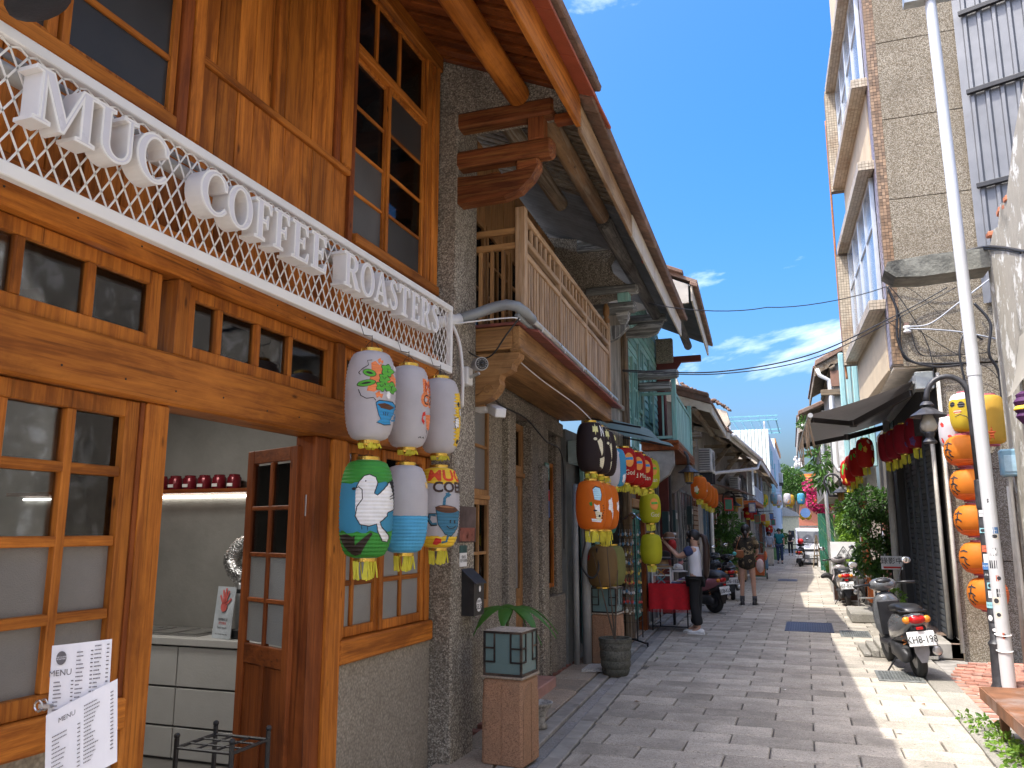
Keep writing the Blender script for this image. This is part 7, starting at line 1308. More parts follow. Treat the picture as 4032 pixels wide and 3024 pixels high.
# glass lamps on carved stone pillars
TS = gran('terracotta_stone', (.36, .20, .12), 160, .05, (.26, .17, .11)); JAD = frosted('jade_glass', (.16, .25, .245), .18); RIM = plain('rust_black_metal', (.03, .025, .022), .6, .4, .4, 20, .002, dirt=(.25, .17, .12))
def pillar(label, x, y, rz, s=.30, h=.6, lit=0):
    t = thing('pillar_lamp', label, 'lamp', (x, y, 0), None, rz); a = s/2
    def sub(n, mb, m_, par=None, **k): o = mb.build(n, m_, None, loc=(0, 0, 0), **k); o.parent = par or t; return o
    b = sub('stone_pillar', MB().box(-a-.005, a+.005, -a-.005, a+.005, 0, h-.012, .02), TS)
    for sx, sy, u in ((0, -1, (1, 0, 0)), (1, 0, (0, 1, 0)), (-1, 0, (0, -1, 0))):
        for k in (-1, 1):
            n_ = Vector((sx, sy, 0)); o_ = n_*(a+.002); pl = [(k*.004*1, .0), (k*(a-.02), .0), (k*(a-.02), h*.72)]+[(k*(a-.02-(a-.026)*i/8)*1, h*.72+(h*.2)*math.sin(i/8*math.pi/2)**.8) for i in range(1, 8)]+[(k*.004, h*.72)]
            pl = [(k*(.008+(a-.03)*math.cos(q)) if False else p[0], p[1]) for q, p in zip([0]*99, pl)]
            arch = [(k*.006, .02), (k*(a-.012), .02), (k*(a-.012), h*.70)]+[(k*((a-.012)-(a-.018)*(1-math.cos(q))), h*.70+h*.22*math.sin(q)) for q in [i*math.pi/16 for i in range(1, 9)]]
            sub('carved_arch', MB().prism(arch, o_, u, (0, 0, 1), n_*.008), TS, b)
    sub('cap_stone', MB().box(-a-.012, a+.012, -a-.012, a+.012, h-.012, h+.004, .004), gran('pale_cap', (.42, .33, .24)))
    z0, z1 = h+.006, h+.31; sub('glass_box', MB().box(-a+.008, a-.008, -a+.008, a-.008, z0+.01, z1-.01), JAD)
    f = MB(); e = .016
    for x_ in (-1, 1):
        for y_ in (-1, 1): f.box(x_*a-e if x_ > 0 else -a, a if x_ > 0 else -a+e, y_*a-e if y_ > 0 else -a, a if y_ > 0 else -a+e, z0, z1)
    for z in (z0, z1-e):
        for y_ in (-1, 1): f.box(-a+e, a-e, (a-e if y_ > 0 else -a), (a if y_ > 0 else -a+e), z, z+e); f.box((a-e if y_ > 0 else -a), (a if y_ > 0 else -a+e), -a+e, a-e, z, z+e)
    sub('metal_frame', f, RIM); sub('top_plate', MB().box(-a+.002, a-.002, -a+.002, a-.002, z1-.006, z1+.002), gran('flaking_top', (.45, .38, .3), 60))
    hh = z1-z0
    for sx, sy, u in ((0, -1, (1, 0, 0)), (1, 0, (0, 1, 0)), (-1, 0, (0, -1, 0)), (0, 1, (-1, 0, 0))):
        m = MB(); n_ = Vector((sx, sy, 0)); u = Vector(u); o_ = n_*(a-.006)
        for k in (-1, 1):
            for (p0, p1) in (((k*a, z0+hh*.62), (k*a*.42, z0+hh*.62)), ((k*a*.42, z1-e), (k*a*.42, z0+hh*.30)), ((k*a*.40, z0+hh*.31), (k*a, z0+hh*.31))): m.bar(o_+u*p0[0]+Vector((0, 0, p0[1])), o_+u*p1[0]+Vector((0, 0, p1[1])), .012, .012, n_)
        sub('lattice', m, RIM)
    return t
pillar('jade glass lamp on a carved stone pillar in front of the stone pier', -2.07, 5.78, R(-4)); pillar('jade glass lamp on a carved stone pillar farther on, brown lantern on top', -2.40, 10.3, R(-3), .32, .61)
def potplant(label, base, n, L, seed, up=.5):
    q_ = random.Random(seed); t = thing('pot_plant', label, 'plant', base); b = Vector(base)
    MB().lathe([(.09, 0), (.12, .18), (.125, .2), (.11, .2)], 14, b).build('pot', plain('dark_pot', (.08, .06, .05), .7), t); MB().tube([b+Vector((0, 0, .18)), b+Vector((0, 0, .18+up))], .012, 6).build('stem', leafm('stem_green', (.1, .15, .04), (.06, .1, .03)), t)
    for i in range(n):
        a = 6.283*i/n+q_.uniform(-.2, .2); d = Vector((math.cos(a), math.sin(a), 0)); s_ = Vector((-d.y, d.x, 0)); l = L*q_.uniform(.75, 1.1); m = MB(); pts = []
        for k in range(8): f = k/7; c_ = b+Vector((0, 0, .2+up))+d*l*f+Vector((0, 0, l*(.55*f-1.0*f*f))); w_ = .055*math.sin(min(1, f*1.08+.06)*math.pi)**.7 if 0 < f < 1 else .004; pts += [c_+s_*w_-Vector((0, 0, .012)), c_, c_-s_*w_-Vector((0, 0, .012))]
        m.add(pts, [(3*k+j, 3*k+j+1, 3*k+j+4, 3*k+j+3) for k in range(7) for j in (0, 1)]); m.build('leaf', leafm('big_leaf', (.07, .20, .03), (.03, .1, .015)), t, fix=False, smooth=True)
potplant('broad-leaved green plant behind the near glass lamp', (-2.34, 6.45, .0), 9, .46, 3, .78)
t = thing('ceramic_pot', 'small white ceramic pot half hidden behind the near pillar lamp', 'pot', (-2.17, 6.75, 0)); MB().lathe([(.07, 0), (.05, .05), (.07, .13), (.11, .18), (.12, .2), (.1, .2), (.08, .15)], 18, (-2.17, 6.75, .02)).build('pot_body', gran('white_ceramic', (.5, .48, .45), 60), t, smooth=True)
t = thing('planter', 'dark ribbed stone planter with bare twigs beside the kerb', 'planter', (-2.13, 9.5, 0)); MB().lathe([(.13, 0), (.15, .03), (.16, .06), (.155, .08), (.168, .1), (.172, .15), (.165, .17), (.178, .2), (.178, .26), (.17, .28), (.182, .31), (.185, .34), (.18, .36), (.19, .38), (.19, .41), (.165, .41), (.16, .36)], 24, (-2.13, 9.5, 0)).build('pot_body', gran('mossy_pot', (.13, .125, .105), 70, 0, (.07, .075, .06)), t, smooth=True, ang=40); MB().lathe([(.17, 0), (.17, .003)], 16, (-2.13, 9.5, .37)).build('soil', MORT, t)
for a, l in ((-.25, 1.0), (.05, .8), (-.08, 1.15)): MB().tube([(-2.13, 9.5, .37), (-2.13+a*.4, 9.48, .37+l*.4), (-2.13+a, 9.5, .37+l)], [.012, .009, .004], 6).build('twig', BARK, t)
tag(MB().obox((-2.52, 9.45, .02), (.34, .12, .0), (.02, .3, .02), (0, 0, .03)).build('loose_slab', gran('white_slab', (.5, .48, .45))), 'loose grey stone slab lying by the planter', 'slab')
# keyring rack
t = thing('keyring_rack', 'tall black wire rack hung with little keyrings under a plastic cover', 'rack', (-2.5, 12.2, 0)); RX = (-2.62, -2.38); RY = (12.1, 12.5)
for x in RX:
    for y in RY: MB().tube([(x, y, .05), (x, y, 1.78)], .01, 6).build('upright', BLK, t)
for x, y in ((-2.7, 12.0), (-2.2, 11.9)): MB().bar((-2.5, 12.3, .05), (x, y, .04), .03, .02).build('foot', BLK, t); MB().lathe([(.03, -.01), (.03, .01)], 10, (x, y, .03), (1, 0, 0)).build('castor', BLK, t)
wm = MB(); z = .3
while z < 1.75:
    for y in RY: wm.tube([(RX[0], y, z), (RX[1], y, z)], .003, 4)
    for x in RX: wm.tube([(x, RY[0], z), (x, RY[1], z)], .003, 4)
    z += .1
for k in range(7): wm.tube([(RX[0]+.04*k, RY[0], .3), (RX[0]+.04*k, RY[0], 1.75)], .002, 4)
stuff(wm.build('wire_grid', BLK, t)); q = random.Random(8); cols = [(.6, .3, .12), (.7, .65, .55), (.6, .08, .06), (.65, .62, .6), (.3, .18, .1), (.1, .25, .4), (.7, .5, .1)]
for j, z in enumerate((1.62, 1.48, 1.34, 1.2, 1.06, .92, .78, .64, .5)):
    for k in range(13):
        x, y = (RX[0]+.005+.02*k, RY[0]-.02-.02*(k % 2)) if k < 11 else (RX[1]+.02, RY[0]+.1+.15*(k-11)); m = MB(); zz = z-.05+q.uniform(-.02, .02)
        m.ell((x, y, zz), q.uniform(.012, .02), .014, q.uniform(.015, .03), 7, 5).tube([(x, y, zz+.02), (x, y, z+.02)], .0025, 3); m.build('keyring', PA('charm%d' % (j*3+k % 3), q.choice(cols)), t)
MB().grid(lambda a, b: (-2.66+.50*a+.02*math.sin(b*9), 11.95+.7*b, 1.86-.1*abs(2*a-1)+.03*math.sin(a*14+b*8)), 14, 14).build('plastic_cover', glassm('clear_plastic', (.82, .85, .88), 3.0), t, fix=False)
# stall table with red cloth
t = thing('stall_table', 'small black-legged stall table under a red fringed cloth', 'table', (-2.17, 14.1, 0)); X = (-2.45, -1.88); Y = (13.75, 14.5)
for x in X:
    for y in Y: MB().tube([(x, y, 0), (x, y, .73)], .012, 6).build('leg', BLK, t)
for z in (.08,): MB().tube([(X[0], Y[0], z), (X[1], Y[0], z)], .01, 6).tube([(X[0], Y[0], z), (X[0], Y[1], z)], .01, 6).tube([(X[1], Y[0], z), (X[1], Y[1], z)], .01, 6).build('lower_frame', BLK, t)
B(X[0]-.02, X[1]+.02, Y[0]-.02, Y[1]+.02, .72, .745).build('tabletop', WD('x'), t)
RC = plain('red_cloth', (.55, .012, .02), .9, 0, .12, 20, .003); ct = thing('tablecloth', 'bright red fringed cloth draped over the stall table', 'tablecloth', (-2.17, 14.1, .75))
def drape(u, v):
    per = [(-2.49, 13.71), (-1.84, 13.71), (-1.84, 14.54), (-2.49, 14.54)]; L = u*4 % 4; i = int(L) % 4; f = L-int(L); a = per[i]; b_ = per[(i+1) % 4]; x = a[0]+(b_[0]-a[0])*f; y = a[1]+(b_[1]-a[1])*f; o = .015+.03*v*(1+math.sin(u*70))*.6; n = [(0, -1), (1, 0), (0, 1), (-1, 0)][i]
    return (x+n[0]*o, y+n[1]*o, .758-.40*v)
MB().grid(drape, 96, 5).build('skirt', RC, ct, smooth=True, fix=False); B(-2.495, -1.835, 13.705, 14.545, .75, .762, ch=.004).build('top_sheet', RC, ct); m = MB()
for k in range(150): p = drape(k/150, 1); m.tube([p, (p[0], p[1], p[2]-.05)], .003, 3)
stuff(m.build('fringe', RC, ct))
q = random.Random(12); HC = [('black', (.02, .02, .022)), ('tan', (.38, .24, .12)), ('white', (.6, .58, .55)), ('brown', (.16, .08, .04)), ('grey', (.3, .3, .32))]
def hat(label, c, s, col, cap=False):
    t = thing('hat', label, 'hat', c); MB().lathe([(.10*s, 0), (.105*s, .05*s), (.09*s, .10*s), (.04*s, .125*s), (.001, .13*s)], 14, c).build('crown', PA('felt_'+col[0], col[1]), t, smooth=True); MB().lathe([(.10*s, .0), (.19*s, -.015*s), (.19*s, -.008*s), (.10*s, .01*s)], 18, c).build('brim', PA('felt_'+col[0], col[1]), t, smooth=True)
    MB().lathe([(.106*s, .01*s), (.107*s, .03*s)], 14, c).build('band', PA('felt_grey', (.3, .3, .32)), t); return t
hat('black hat on top of the stall display', (-2.26, 13.95, 1.16), 1.0, HC[0]); hat('tan hat below the black one on the stall', (-2.28, 13.9, 1.04), .95, HC[1]); hat('white hat at the back of the stall', (-2.08, 14.2, .95), .9, HC[2]); hat('brown hat held up by the shopper', (-2.12, 13.66, 1.49), .85, HC[3])
t = thing('display_box', 'white display stand with crossed slats on the stall table', 'display', (-2.3, 13.9, .76))
for x in (-2.45, -2.15): B(x, x+.02, 13.78, 14.05, .763, 1.02).build('side', WHT, t)
for z in (.88, 1.0): B(-2.43, -2.15, 13.78, 14.05, z, z+.015).build('shelf', WHT, t)
for z, c in ((.77, (.1, .35, .4)), (.893, (.55, .25, .05))):
    for s_ in (1, -1): MB().bar((-2.29-s_*.06, 13.775, z), (-2.29+s_*.06, 13.775, z+.1), .012, .03, (0, 1, 0)).build('cross_slat', PA('slat%d' % int(z*100), c), t)
for k in range(9): 
    c_ = q.choice([(.5, .5, .55), (.25, .1, .3), (.6, .58, .52), (.1, .13, .25), (.5, .1, .08)]); x = -2.12+.035*k % .25; tag(MB().obox((-2.14+.03*k, 13.78+.05*(k % 3), .764+.012*k), (.16, .02, 0), (-.01, .22, 0), (0, 0, .02), .008).build('folded_scarf', PA('scarf%d' % k, c_)), ['lowest', 'second', 'third', 'fourth', 'fifth', 'sixth', 'seventh', 'eighth', 'topmost'][k]+' folded scarf in the pile on the stall table', 'scarf', 'folded scarves on the stall')
t = thing('santa_doll', 'red and white doll standing above the stall hats', 'doll', (-2.14, 13.95, 1.28)); MB().lathe([(.05, 0), (.075, .06), (.06, .14), (.03, .17)], 12, (-2.12, 13.95, 1.3)).build('body', PA('dollred', (.5, .02, .02)), t, smooth=True); MB().ell((-2.12, 13.95, 1.51), .05, .05, .05, 10, 7).build('head', PA('felt_white', (.6, .58, .55)), t, smooth=True)
for k in range(5): MB().ell((-2.12+.05*math.cos(k*1.3), 13.95+.05*math.sin(k*1.3), 1.56), .025, .025, .025, 7, 5).build('curl', PA('felt_white', 0), t)
MB().tube([(-2.12, 13.95, .97), (-2.12, 13.95, 1.3)], .012, 6).build('stand', BLK, t)
for k, (x, z) in enumerate(((-2.02, 1.04), (-2.06, 1.02))): tag(MB().ell((x, 13.7, z), .028, .028, .028, 10, 7).build('pompom', PA('felt_white', 0), smooth=True), ['right white pompom hanging in front of the shopper', 'left white pompom hanging in front of the shopper'][k], 'pompom')
# boards, easel, cart
t = thing('sign_board', 'white sign board with a triangle emblem and green leaf behind the maroon scooter', 'sign', (.79, 20.6, 0)); B(.52, 1.07, 20.6, 20.63, .02, 1.36).build('panel', WHT, t); m = MB()
tri = [(-.17, 0), (.17, 0), (0, .26)]; m.prism(stroke(tri+[tri[0]], .02), (.80, 20.597, 1.0), (1, 0, 0), (0, 0, 1), (0, -.002, 0)); m.build('emblem', INK, t); textmesh('辛', .11).tf(basis((.80, 20.594, 1.13), (1, 0, 0), (0, 0, 1))).build('emblem_text', INK, t); textmesh('海  龍', .10).tf(basis((.80, 20.594, 1.04), (1, 0, 0), (0, 0, 1))).build('emblem_text', INK, t); MB().prism([(.54, .80), (.66, .92), (.86, .98), (1.06, .93), (.99, .84), (.79, .79)], (0, 20.597, 0), (1, 0, 0), (0, 0, 1), (0, -.003, 0)).build('leaf_mark', PA('limegreen', (.35, .55, .08)), t); textmesh('海龍肉粿', .09).tf(basis((.81, 20.592, .875), (1, 0, 0), (0, 0, 1))).build('shop_text', PA('white', 0), t); B(.54, 1.05, 20.595, 20.599, .05, .6).build('photo_panel', plain('brown_photo', (.14, .07, .05), .5, 0, .5, 6), t)
t = thing('easel', 'wooden easel standing in front of the white van', 'easel', (.4, 39.5, 0))
for p, q_ in (((.24, 39.3, 0), (.42, 39.5, 1.42)), ((.60, 39.3, 0), (.44, 39.5, 1.42)), ((.43, 40.0, 0), (.43, 39.55, 1.38))): MB().bar(p, q_, .04, .04).build('leg', WW('z'), t)
B(.28, .60, 39.32, 39.36, .5, .55).build('ledge', WW('x'), t); B(.46, .74, 39.9, 39.93, .0, .62).build('board', WHT, t)
t = thing('hand_cart', 'green tubular hand cart with an orange crate behind the woman in the dress', 'cart', (-1.5, 29.5, 0)); CGN = plain('cart_green', (.03, .12, .06), .5)
for x in (-1.68, -1.36): MB().tube([(x, 29.3, .1), (x, 29.3, 1.18)], .016, 8).build('upright', CGN, t)
MB().tube([(-1.68, 29.3, 1.18), (-1.52, 29.3, 1.24), (-1.36, 29.3, 1.18)], .016, 8).build('handle', CGN, t); B(-1.72, -1.32, 29.0, 29.3, .1, .13).build('deck', CGN, t)
for x in (-1.72, -1.31): MB().lathe([(.1, -.025), (.11, -.02), (.11, .02), (.1, .025)], 14, (x, 29.35, .11), (1, 0, 0)).build('wheel', BLK, t)
t = thing('crate', 'orange plastic crate on the hand cart', 'crate', (-1.52, 29.15, .13)); B(-1.68, -1.38, 29.02, 29.28, .135, .40, ch=.01).build('bin', plain('orange_plastic', (.55, .13, .03), .5), t)
for z in (.2, .3): B(-1.69, -1.37, 29.01, 29.29, z, z+.03).build('rib', MATS['orange_plastic'], t)
tag(MB().ell((-1.33, 29.28, .78), .06, .06, .16, 10, 8).build('plastic_bag', plain('orange_bag', (.65, .16, .05), .4), smooth=True), 'orange plastic bag hanging from the hand cart', 'bag')
for i, (x, y, z, lab) in enumerate(((-2.42, 15.3, 1.55, 'dark green meter box on the wall left of the lamp'), (-2.42, 16.2, 1.6, 'second dark meter box on the wall'), (-2.45, 18.9, 1.75, 'dark meter box beyond the turquoise house'))):
    t = thing('meter_box', lab, 'box', (x, y, z)); B(x-.08, x+.04, y, y+.28, z, z+.42, ch=.01).build('case', plain('meter_green', (.02, .05, .05), .5), t); B(x+.041, x+.046, y+.06, y+.22, z+.24, z+.36).build('dial', plain('pale_pvc', 0), t)
t = thing('warning_sign', 'white notice reading construction text behind the grey scooter mirror', 'sign', (1.35, 14.6, .9)); B(1.22, 1.56, 15.9, 15.93, .95, 1.18).build('plate', WHT, t); textmesh('錄影中', .12).tf(basis((1.39, 15.89, 1.09), (1, 0, 0), (0, 0, 1))).build('sign_text', INK, t); B(1.25, 1.53, 15.885, 15.889, .97, 1.0).build('red_line', PA('red', 0), t); MB().tube([(1.39, 15.95, 0), (1.39, 15.95, 1.0)], .012).build('post', BLK, t)
t = thing('steel_barrier', 'low galvanised tube barrier beside the maroon scooter', 'barrier', (1.05, 18.2, 0)); 
for x in (.92, 1.24): MB().tube([(x, 18.0, 0), (x, 18.0, .75)], .02, 8).build('post', STL, t)
MB().tube([(.92, 18.0, .3), (1.4, 18.0, .3)], .018, 8).tube([(.92, 18, .72), (1.4, 18, .72)], .018, 8).build('rail', STL, t)
# ------------------------------------------------------------ overhead cables
cable('upper thin cable crossing the sky between the houses', [(-1.7, 9.9, 4.45), (-.3, 10.8, 4.5), (1.27, 12.0, 4.97)], .006, sag=.05)
cable('lower twin cable crossing the sky', [(-2.2, 10.6, 3.75), (-1.0, 11.0, 3.72), (0.2, 11.4, 3.95), (1.3, 11.9, 4.5), (2.0, 11.9, 4.85)], .009); cable('second lower cable crossing the sky just below its twin', [(-2.2, 10.65, 3.74), (-1.0, 11.05, 3.70), (0.2, 11.45, 3.90), (1.3, 11.9, 4.45), (2.1, 11.9, 4.84)], .007)
q = random.Random(21)
for i, (pts, r) in enumerate((([(1.27, 11.93, 4.95), (1.36, 11.92, 4.6), (1.34, 11.92, 4.2), (1.45, 11.9, 3.9), (1.75, 11.9, 3.78), (2.1, 11.9, 3.78)], .016), ([(1.27, 11.95, 4.93), (1.39, 11.93, 4.5), (1.37, 11.93, 4.1), (1.5, 11.92, 3.86), (2.2, 11.92, 3.8)], .013), ([(1.29, 11.94, 4.96), (1.45, 11.93, 4.7), (1.7, 11.92, 4.1), (1.75, 11.9, 3.5)], .006), ([(1.3, 11.95, 4.97), (1.9, 11.9, 4.93), (2.45, 11.9, 5.05)], .008), ([(1.5, 11.9, 4.35), (1.75, 11.85, 4.36), (2.1, 11.8, 4.6), (2.5, 11.85, 4.9)], .010), ([(1.5, 11.9, 4.32), (1.8, 11.85, 4.27), (2.15, 11.85, 4.2), (2.5, 11.9, 4.1)], .010), ([(1.52, 11.92, 4.25), (1.58, 11.93, 4.0), (1.75, 11.95, 3.93), (2.4, 11.95, 3.93)], .007), ([(1.27, 11.9, 4.9), (1.22, 11.9, 4.5), (1.4, 11.9, 4.3)], .005), ([(2.1, 11.8, 3.4), (2.05, 11.8, 3.9), (2.15, 11.85, 4.2), (2.35, 11.9, 4.1)], .014), ([(1.55, 11.9, 4.34), (2.0, 11.9, 3.95), (2.4, 11.9, 3.7), (2.55, 11.9, 3.4)], .005), ([(1.3, 11.95, 4.94), (1.6, 11.95, 4.85), (2.2, 11.95, 4.1), (2.5, 11.95, 3.9)], .004), ([(1.9, 10.45, 4.87), (2.15, 10.3, 4.86), (2.19, 9.7, 4.65), (2.19, 8.8, 4.3)], .016), ([(1.5, 10.5, 4.86), (1.9, 10.5, 4.88), (2.18, 10.2, 4.8), (2.2, 9.0, 4.35)], .012), ([(2.3, 11.9, 4.6), (2.45, 11.85, 4.3), (2.4, 11.85, 3.9), (2.5, 11.9, 3.6), (2.48, 11.9, 2.8)], .018), ([(2.2, 11.9, 3.5), (2.28, 11.85, 3.2), (2.2, 11.85, 2.95), (2.3, 11.9, 2.7)], .012))):
    lab = ['thick black cable sweeping down the tower corner', 'second black cable sweeping down the tower corner', 'thin black cable slanting across the pebble wall', 'black cable running level below the slab', 'cable rising right from the white insulator', 'cable falling right from the white insulator', 'cable loop along the bottom of the pebble wall', 'short loose cable left of the tower corner', 'black cable looping up beside the white pole', 'thin cable sagging across the pebble wall', 'thinnest wire slanting across the pebble wall', 'thick cable over the projecting slab', 'second cable over the projecting slab', 'bundle of cables at the corner by the peeling wall', 'looped cable beside the yellow lantern'][i]
    cable(lab, pts, r, plain('cable_grey', (.35, .37, .4), .5) if i in (4, 5) else BLK)
t = thing('insulator', 'white porcelain insulator holding cables on the pebble wall', 'insulator', (1.47, 11.95, 4.33)); MB().lathe([(.03, 0), (.05, .01), (.05, .03), (.025, .05), (.05, .07), (.05, .09), (.03, .1)], 12, (1.47, 11.93, 4.27)).build('porcelain', WHT, t, smooth=True); B(1.44, 1.5, 11.94, 12.0, 4.36, 4.42).build('bracket', plain('rust_canopy', 0), t)
cable('orange rusty conduit at the outer edge of the window boxes', [(.86, 16.08, 9.6), (.86, 16.08, 7.0), (.87, 16.08, 5.2), (.9, 16.1, 4.4)], .02, plain('rust_pipe', (.33, .13, .05), .7), name='conduit')
# ------------------------------------------------------------ scooters (built heading +y, rear wheel contact at the origin)
TYR = plain('tyre_rubber', (.018, .018, .018), .8); CHR = plain('chrome', (.6, .6, .62), .15, 1.0, .05); PLT = plain('plate_white', (.74, .75, .74), .4, 0, .03); SEAT = plain('seat_vinyl', (.015, .015, .016), .35)
def rings(spec, n=14, p=2.4):
    """spec rows: (y, xc, zc, half width, half height) -> superellipse rings across y"""
    out = []
    for y, xc, zc, a, b in spec:
        r_ = []
        for i in range(n):
            t = 6.2832*i/n; c, s_ = math.cos(t), math.sin(t); r_.append(Vector((xc+a*abs(c)**(2/p)*(1 if c > 0 else -1), y, zc+b*abs(s_)**(2/p)*(1 if s_ > 0 else -1))))
        out.append(r_)
    return out
def scooter(label, loc, rz, lean, body, plate, accent=None, tail=True, mirrors=(1, 1), bag=False, group='scooters parked along the street'):
    t = thing('parked_scooter', label, 'scooter', loc, group); t.rotation_euler = (0, lean, rz)
    BD = plain('scooter_'+body[0], body[1], .25, .25, .06, 4, .0005, coat=.6); AC = plain('scooter_'+accent[0], accent[1], .3, .2, .06, coat=.5) if accent else BD
    def s(n, mb, m_, par=None, **k): o = mb.build(n, m_, None, loc=(0, 0, 0), **k); o.parent = par or t; return o
    for y in (0, 1.22):
        w = s('wheel', MB().lathe([(.13, -.03), (.16, -.045), (.20, -.05), (.225, -.035), (.23, 0), (.225, .035), (.20, .05), (.16, .045), (.13, .03)], 26, (0, y, .23), (1, 0, 0), False), TYR, smooth=True); s('rim', MB().lathe([(.135, -.03), (.12, -.02), (.05, -.03), (.05, .03), (.12, .02), (.135, .03)], 20, (0, y, .23), (1, 0, 0)), plain('dark_alloy', (.12, .12, .13), .35, .7), w)
    s('rear_fairing', MB().loft(rings([(-.30, 0, .66, .05, .045), (-.27, 0, .65, .10, .07), (-.15, 0, .61, .15, .11), (.05, 0, .57, .17, .15), (.3, 0, .53, .165, .17), (.5, 0, .47, .14, .17), (.62, 0, .40, .11, .12)])), BD, smooth=True)
    s('under_tail', MB().loft(rings([(-.28, 0, .56, .08, .05), (-.1, 0, .48, .11, .08), (.2, 0, .42, .12, .1), (.5, 0, .34, .12, .08)])), BLK, smooth=True)
    s('seat', MB().loft(rings([(-.22, 0, .735, .06, .02), (-.15, 0, .755, .12, .035), (.05, 0, .76, .135, .045), (.2, 0, .745, .13, .05), (.42, 0, .73, .11, .05), (.58, 0, .70, .06, .04)])), SEAT, smooth=True)
    s('grab_rail', MB().tube([(-.12, -.02, .74), (-.13, -.22, .74), (0, -.33, .75), (.13, -.22, .74), (.12, -.02, .74)], .012, 8), BLK, smooth=True)
    s('floor_board', MB().box(-.15, .15, .55, .95, .26, .33, .02), BLK)
    s('leg_shield', MB().loft(rings([(.86, 0, .56, .02, .27), (.89, 0, .56, .17, .29), (.95, 0, .58, .18, .30), (1.02, 0, .60, .12, .27), (1.06, 0, .62, .05, .2)], 16)), BD, smooth=True); s('inner_panel', MB().box(-.13, .13, .83, .872, .36, .78, .02), BLK)
    s('front_fender', MB().loft(rings([(1.02, 0, .42, .05, .06), (1.12, 0, .48, .075, .05), (1.22, 0, .49, .08, .04), (1.36, 0, .44, .075, .04), (1.45, 0, .36, .05, .03)])), AC, smooth=True)
    for x in (-.07, .07): s('fork', MB().tube([(x, 1.22, .23), (x*.9, 1.05, .62)], .018, 8), plain('fork_grey', (.2, .2, .2), .4, .6))
    s('steering_column', MB().tube([(0, 1.06, .6), (0, .96, .92)], .03, 8), BLK); s('handlebar_cover', MB().ell((0, .96, .96), .17, .10, .085, 14, 9), BD, smooth=True); s('dashboard', MB().ell((0, .91, 1.0), .10, .05, .04, 12, 8), BLK, smooth=True); s('head_light', MB().ell((0, 1.04, .95), .09, .04, .055, 12, 8), plain('lamp_lens', (.6, .62, .62), .08), smooth=True)
    for x in (-1, 1):
        s('grip', MB().tube([(x*.14, .94, .97), (x*.25, .91, .97), (x*.36, .87, .965)], [.016, .017, .019], 8), BLK, smooth=True); s('brake_lever', MB().tube([(x*.18, .98, .96), (x*.33, .95, .95)], .006, 6), CHR)
        if mirrors[0 if x < 0 else 1]:
            m = s('mirror', MB().tube([(x*.19, .93, 1.0), (x*.24, .94, 1.12), (x*.30, .93, 1.2)], .007, 6), BLK); s('mirror_shell', MB().ell((x*.32, .935, 1.23), .065, .02, .045, 12, 8), BLK, m, smooth=True); s('mirror_glass', MB().ell((x*.32, .917, 1.23), .057, .006, .038, 12, 6), plain('mirror_face', (.75, .77, .8), .03, 1.0, .02, bmp=0), m, smooth=True)
        s('turn_signal', MB().ell((x*.105, -.265, .655), .045, .035, .04, 10, 7), plain('amber_lens', (.65, .22, .02), .15), smooth=True)
    if tail: s('tail_light', MB().loft(rings([(-.325, 0, .655, .05, .025), (-.30, 0, .66, .085, .045), (-.2, 0, .66, .1, .05)])), plain('red_lens', (.45, .01, .01), .15), smooth=True)
    s('number_plate', MB().obox((-.14, -.345, .385), (.28, 0, 0), (0, .006, 0), (0, .035, .15), .002), PLT); s('plate_text', textmesh(plate, .105, bold=.001, sx=.82).tf(basis((0, -.335, .45), (1, 0, 0), (0, .22, 1))).tf(Matrix.Translation((0, -.012, 0))), INK); s('reflector', MB().box(-.035, .035, -.335, -.32, .555, .585, .003), plain('red_lens', (.45, .01, .01), .15))
    s('mud_flap', MB().prism([(-.085, .53), (.085, .53), (.075, .30), (.03, .2), (-.03, .2), (-.075, .30)], (0, -.285, 0), (1, 0, 0), (0, .12, 1), (0, .008, 0)).warp(lambda x, y, z: (x, y-.02, z)), plain('fender_grey', (.22, .22, .23), .4) if body[0] == 'grey' else BLK)
    s('engine', MB().box(-.15, -.04, -.05, .5, .18, .36, .03), plain('engine_dark', (.05, .05, .052), .5, .5)); s('engine_cover', MB().loft(rings([(-.12, -.12, .24, .03, .05), (0, -.13, .25, .04, .09), (.25, -.13, .27, .04, .09), (.45, -.12, .3, .03, .06)])), plain('engine_dark', 0), smooth=True)
    s('exhaust', MB().tube([(.13, .45, .2), (.14, .25, .22), (.15, .05, .27), (.155, -.26, .31)], [.02, .03, .06, .055], 14), plain('exhaust_black', (.04, .04, .042), .45, .6), smooth=True, ang=50); s('exhaust_cap', MB().lathe([(.05, 0), (.03, .012), (.012, .014)], 14, (.155, -.262, .312), (0, -1, .1)), STL); s('heat_shield', MB().obox((.2, -.2, .27), (.012, 0, 0), (0, .28, -.03), (0, 0, .08), .01), plain('exhaust_black', 0))
    sp_ = MB(); sp_.tube([(-.10+.02*math.cos(k*1.2), -.02+.02*math.sin(k*1.2)+.03*k/24, .30+.2*k/24) for k in range(40)][:25], .006, 5); s('shock_spring', sp_, plain('spring_orange', (.4, .15, .05), .5)); s('side_stand', MB().tube([(-.12, .35, .2), (-.24, .42, .02)], .01, 6), BLK)
    if bag: s('rear_box', MB().box(-.17, .17, -.4, -.08, .78, 1.05, .04), BLK)
    return t
scooter('grey scooter with plate KH8-198 parked at the right beside the shutters', (1.12, 10.5, 0), R(9), R(-6), ('grey', (.13, .135, .14)), 'KH8-198')
scooter('maroon and silver scooter with plate 607-BZQ by the bush', (.79, 19.6, 0), R(3), R(-4), ('silver', (.30, .28, .28)), '607-BZQ', ('maroon', (.10, .02, .025)))
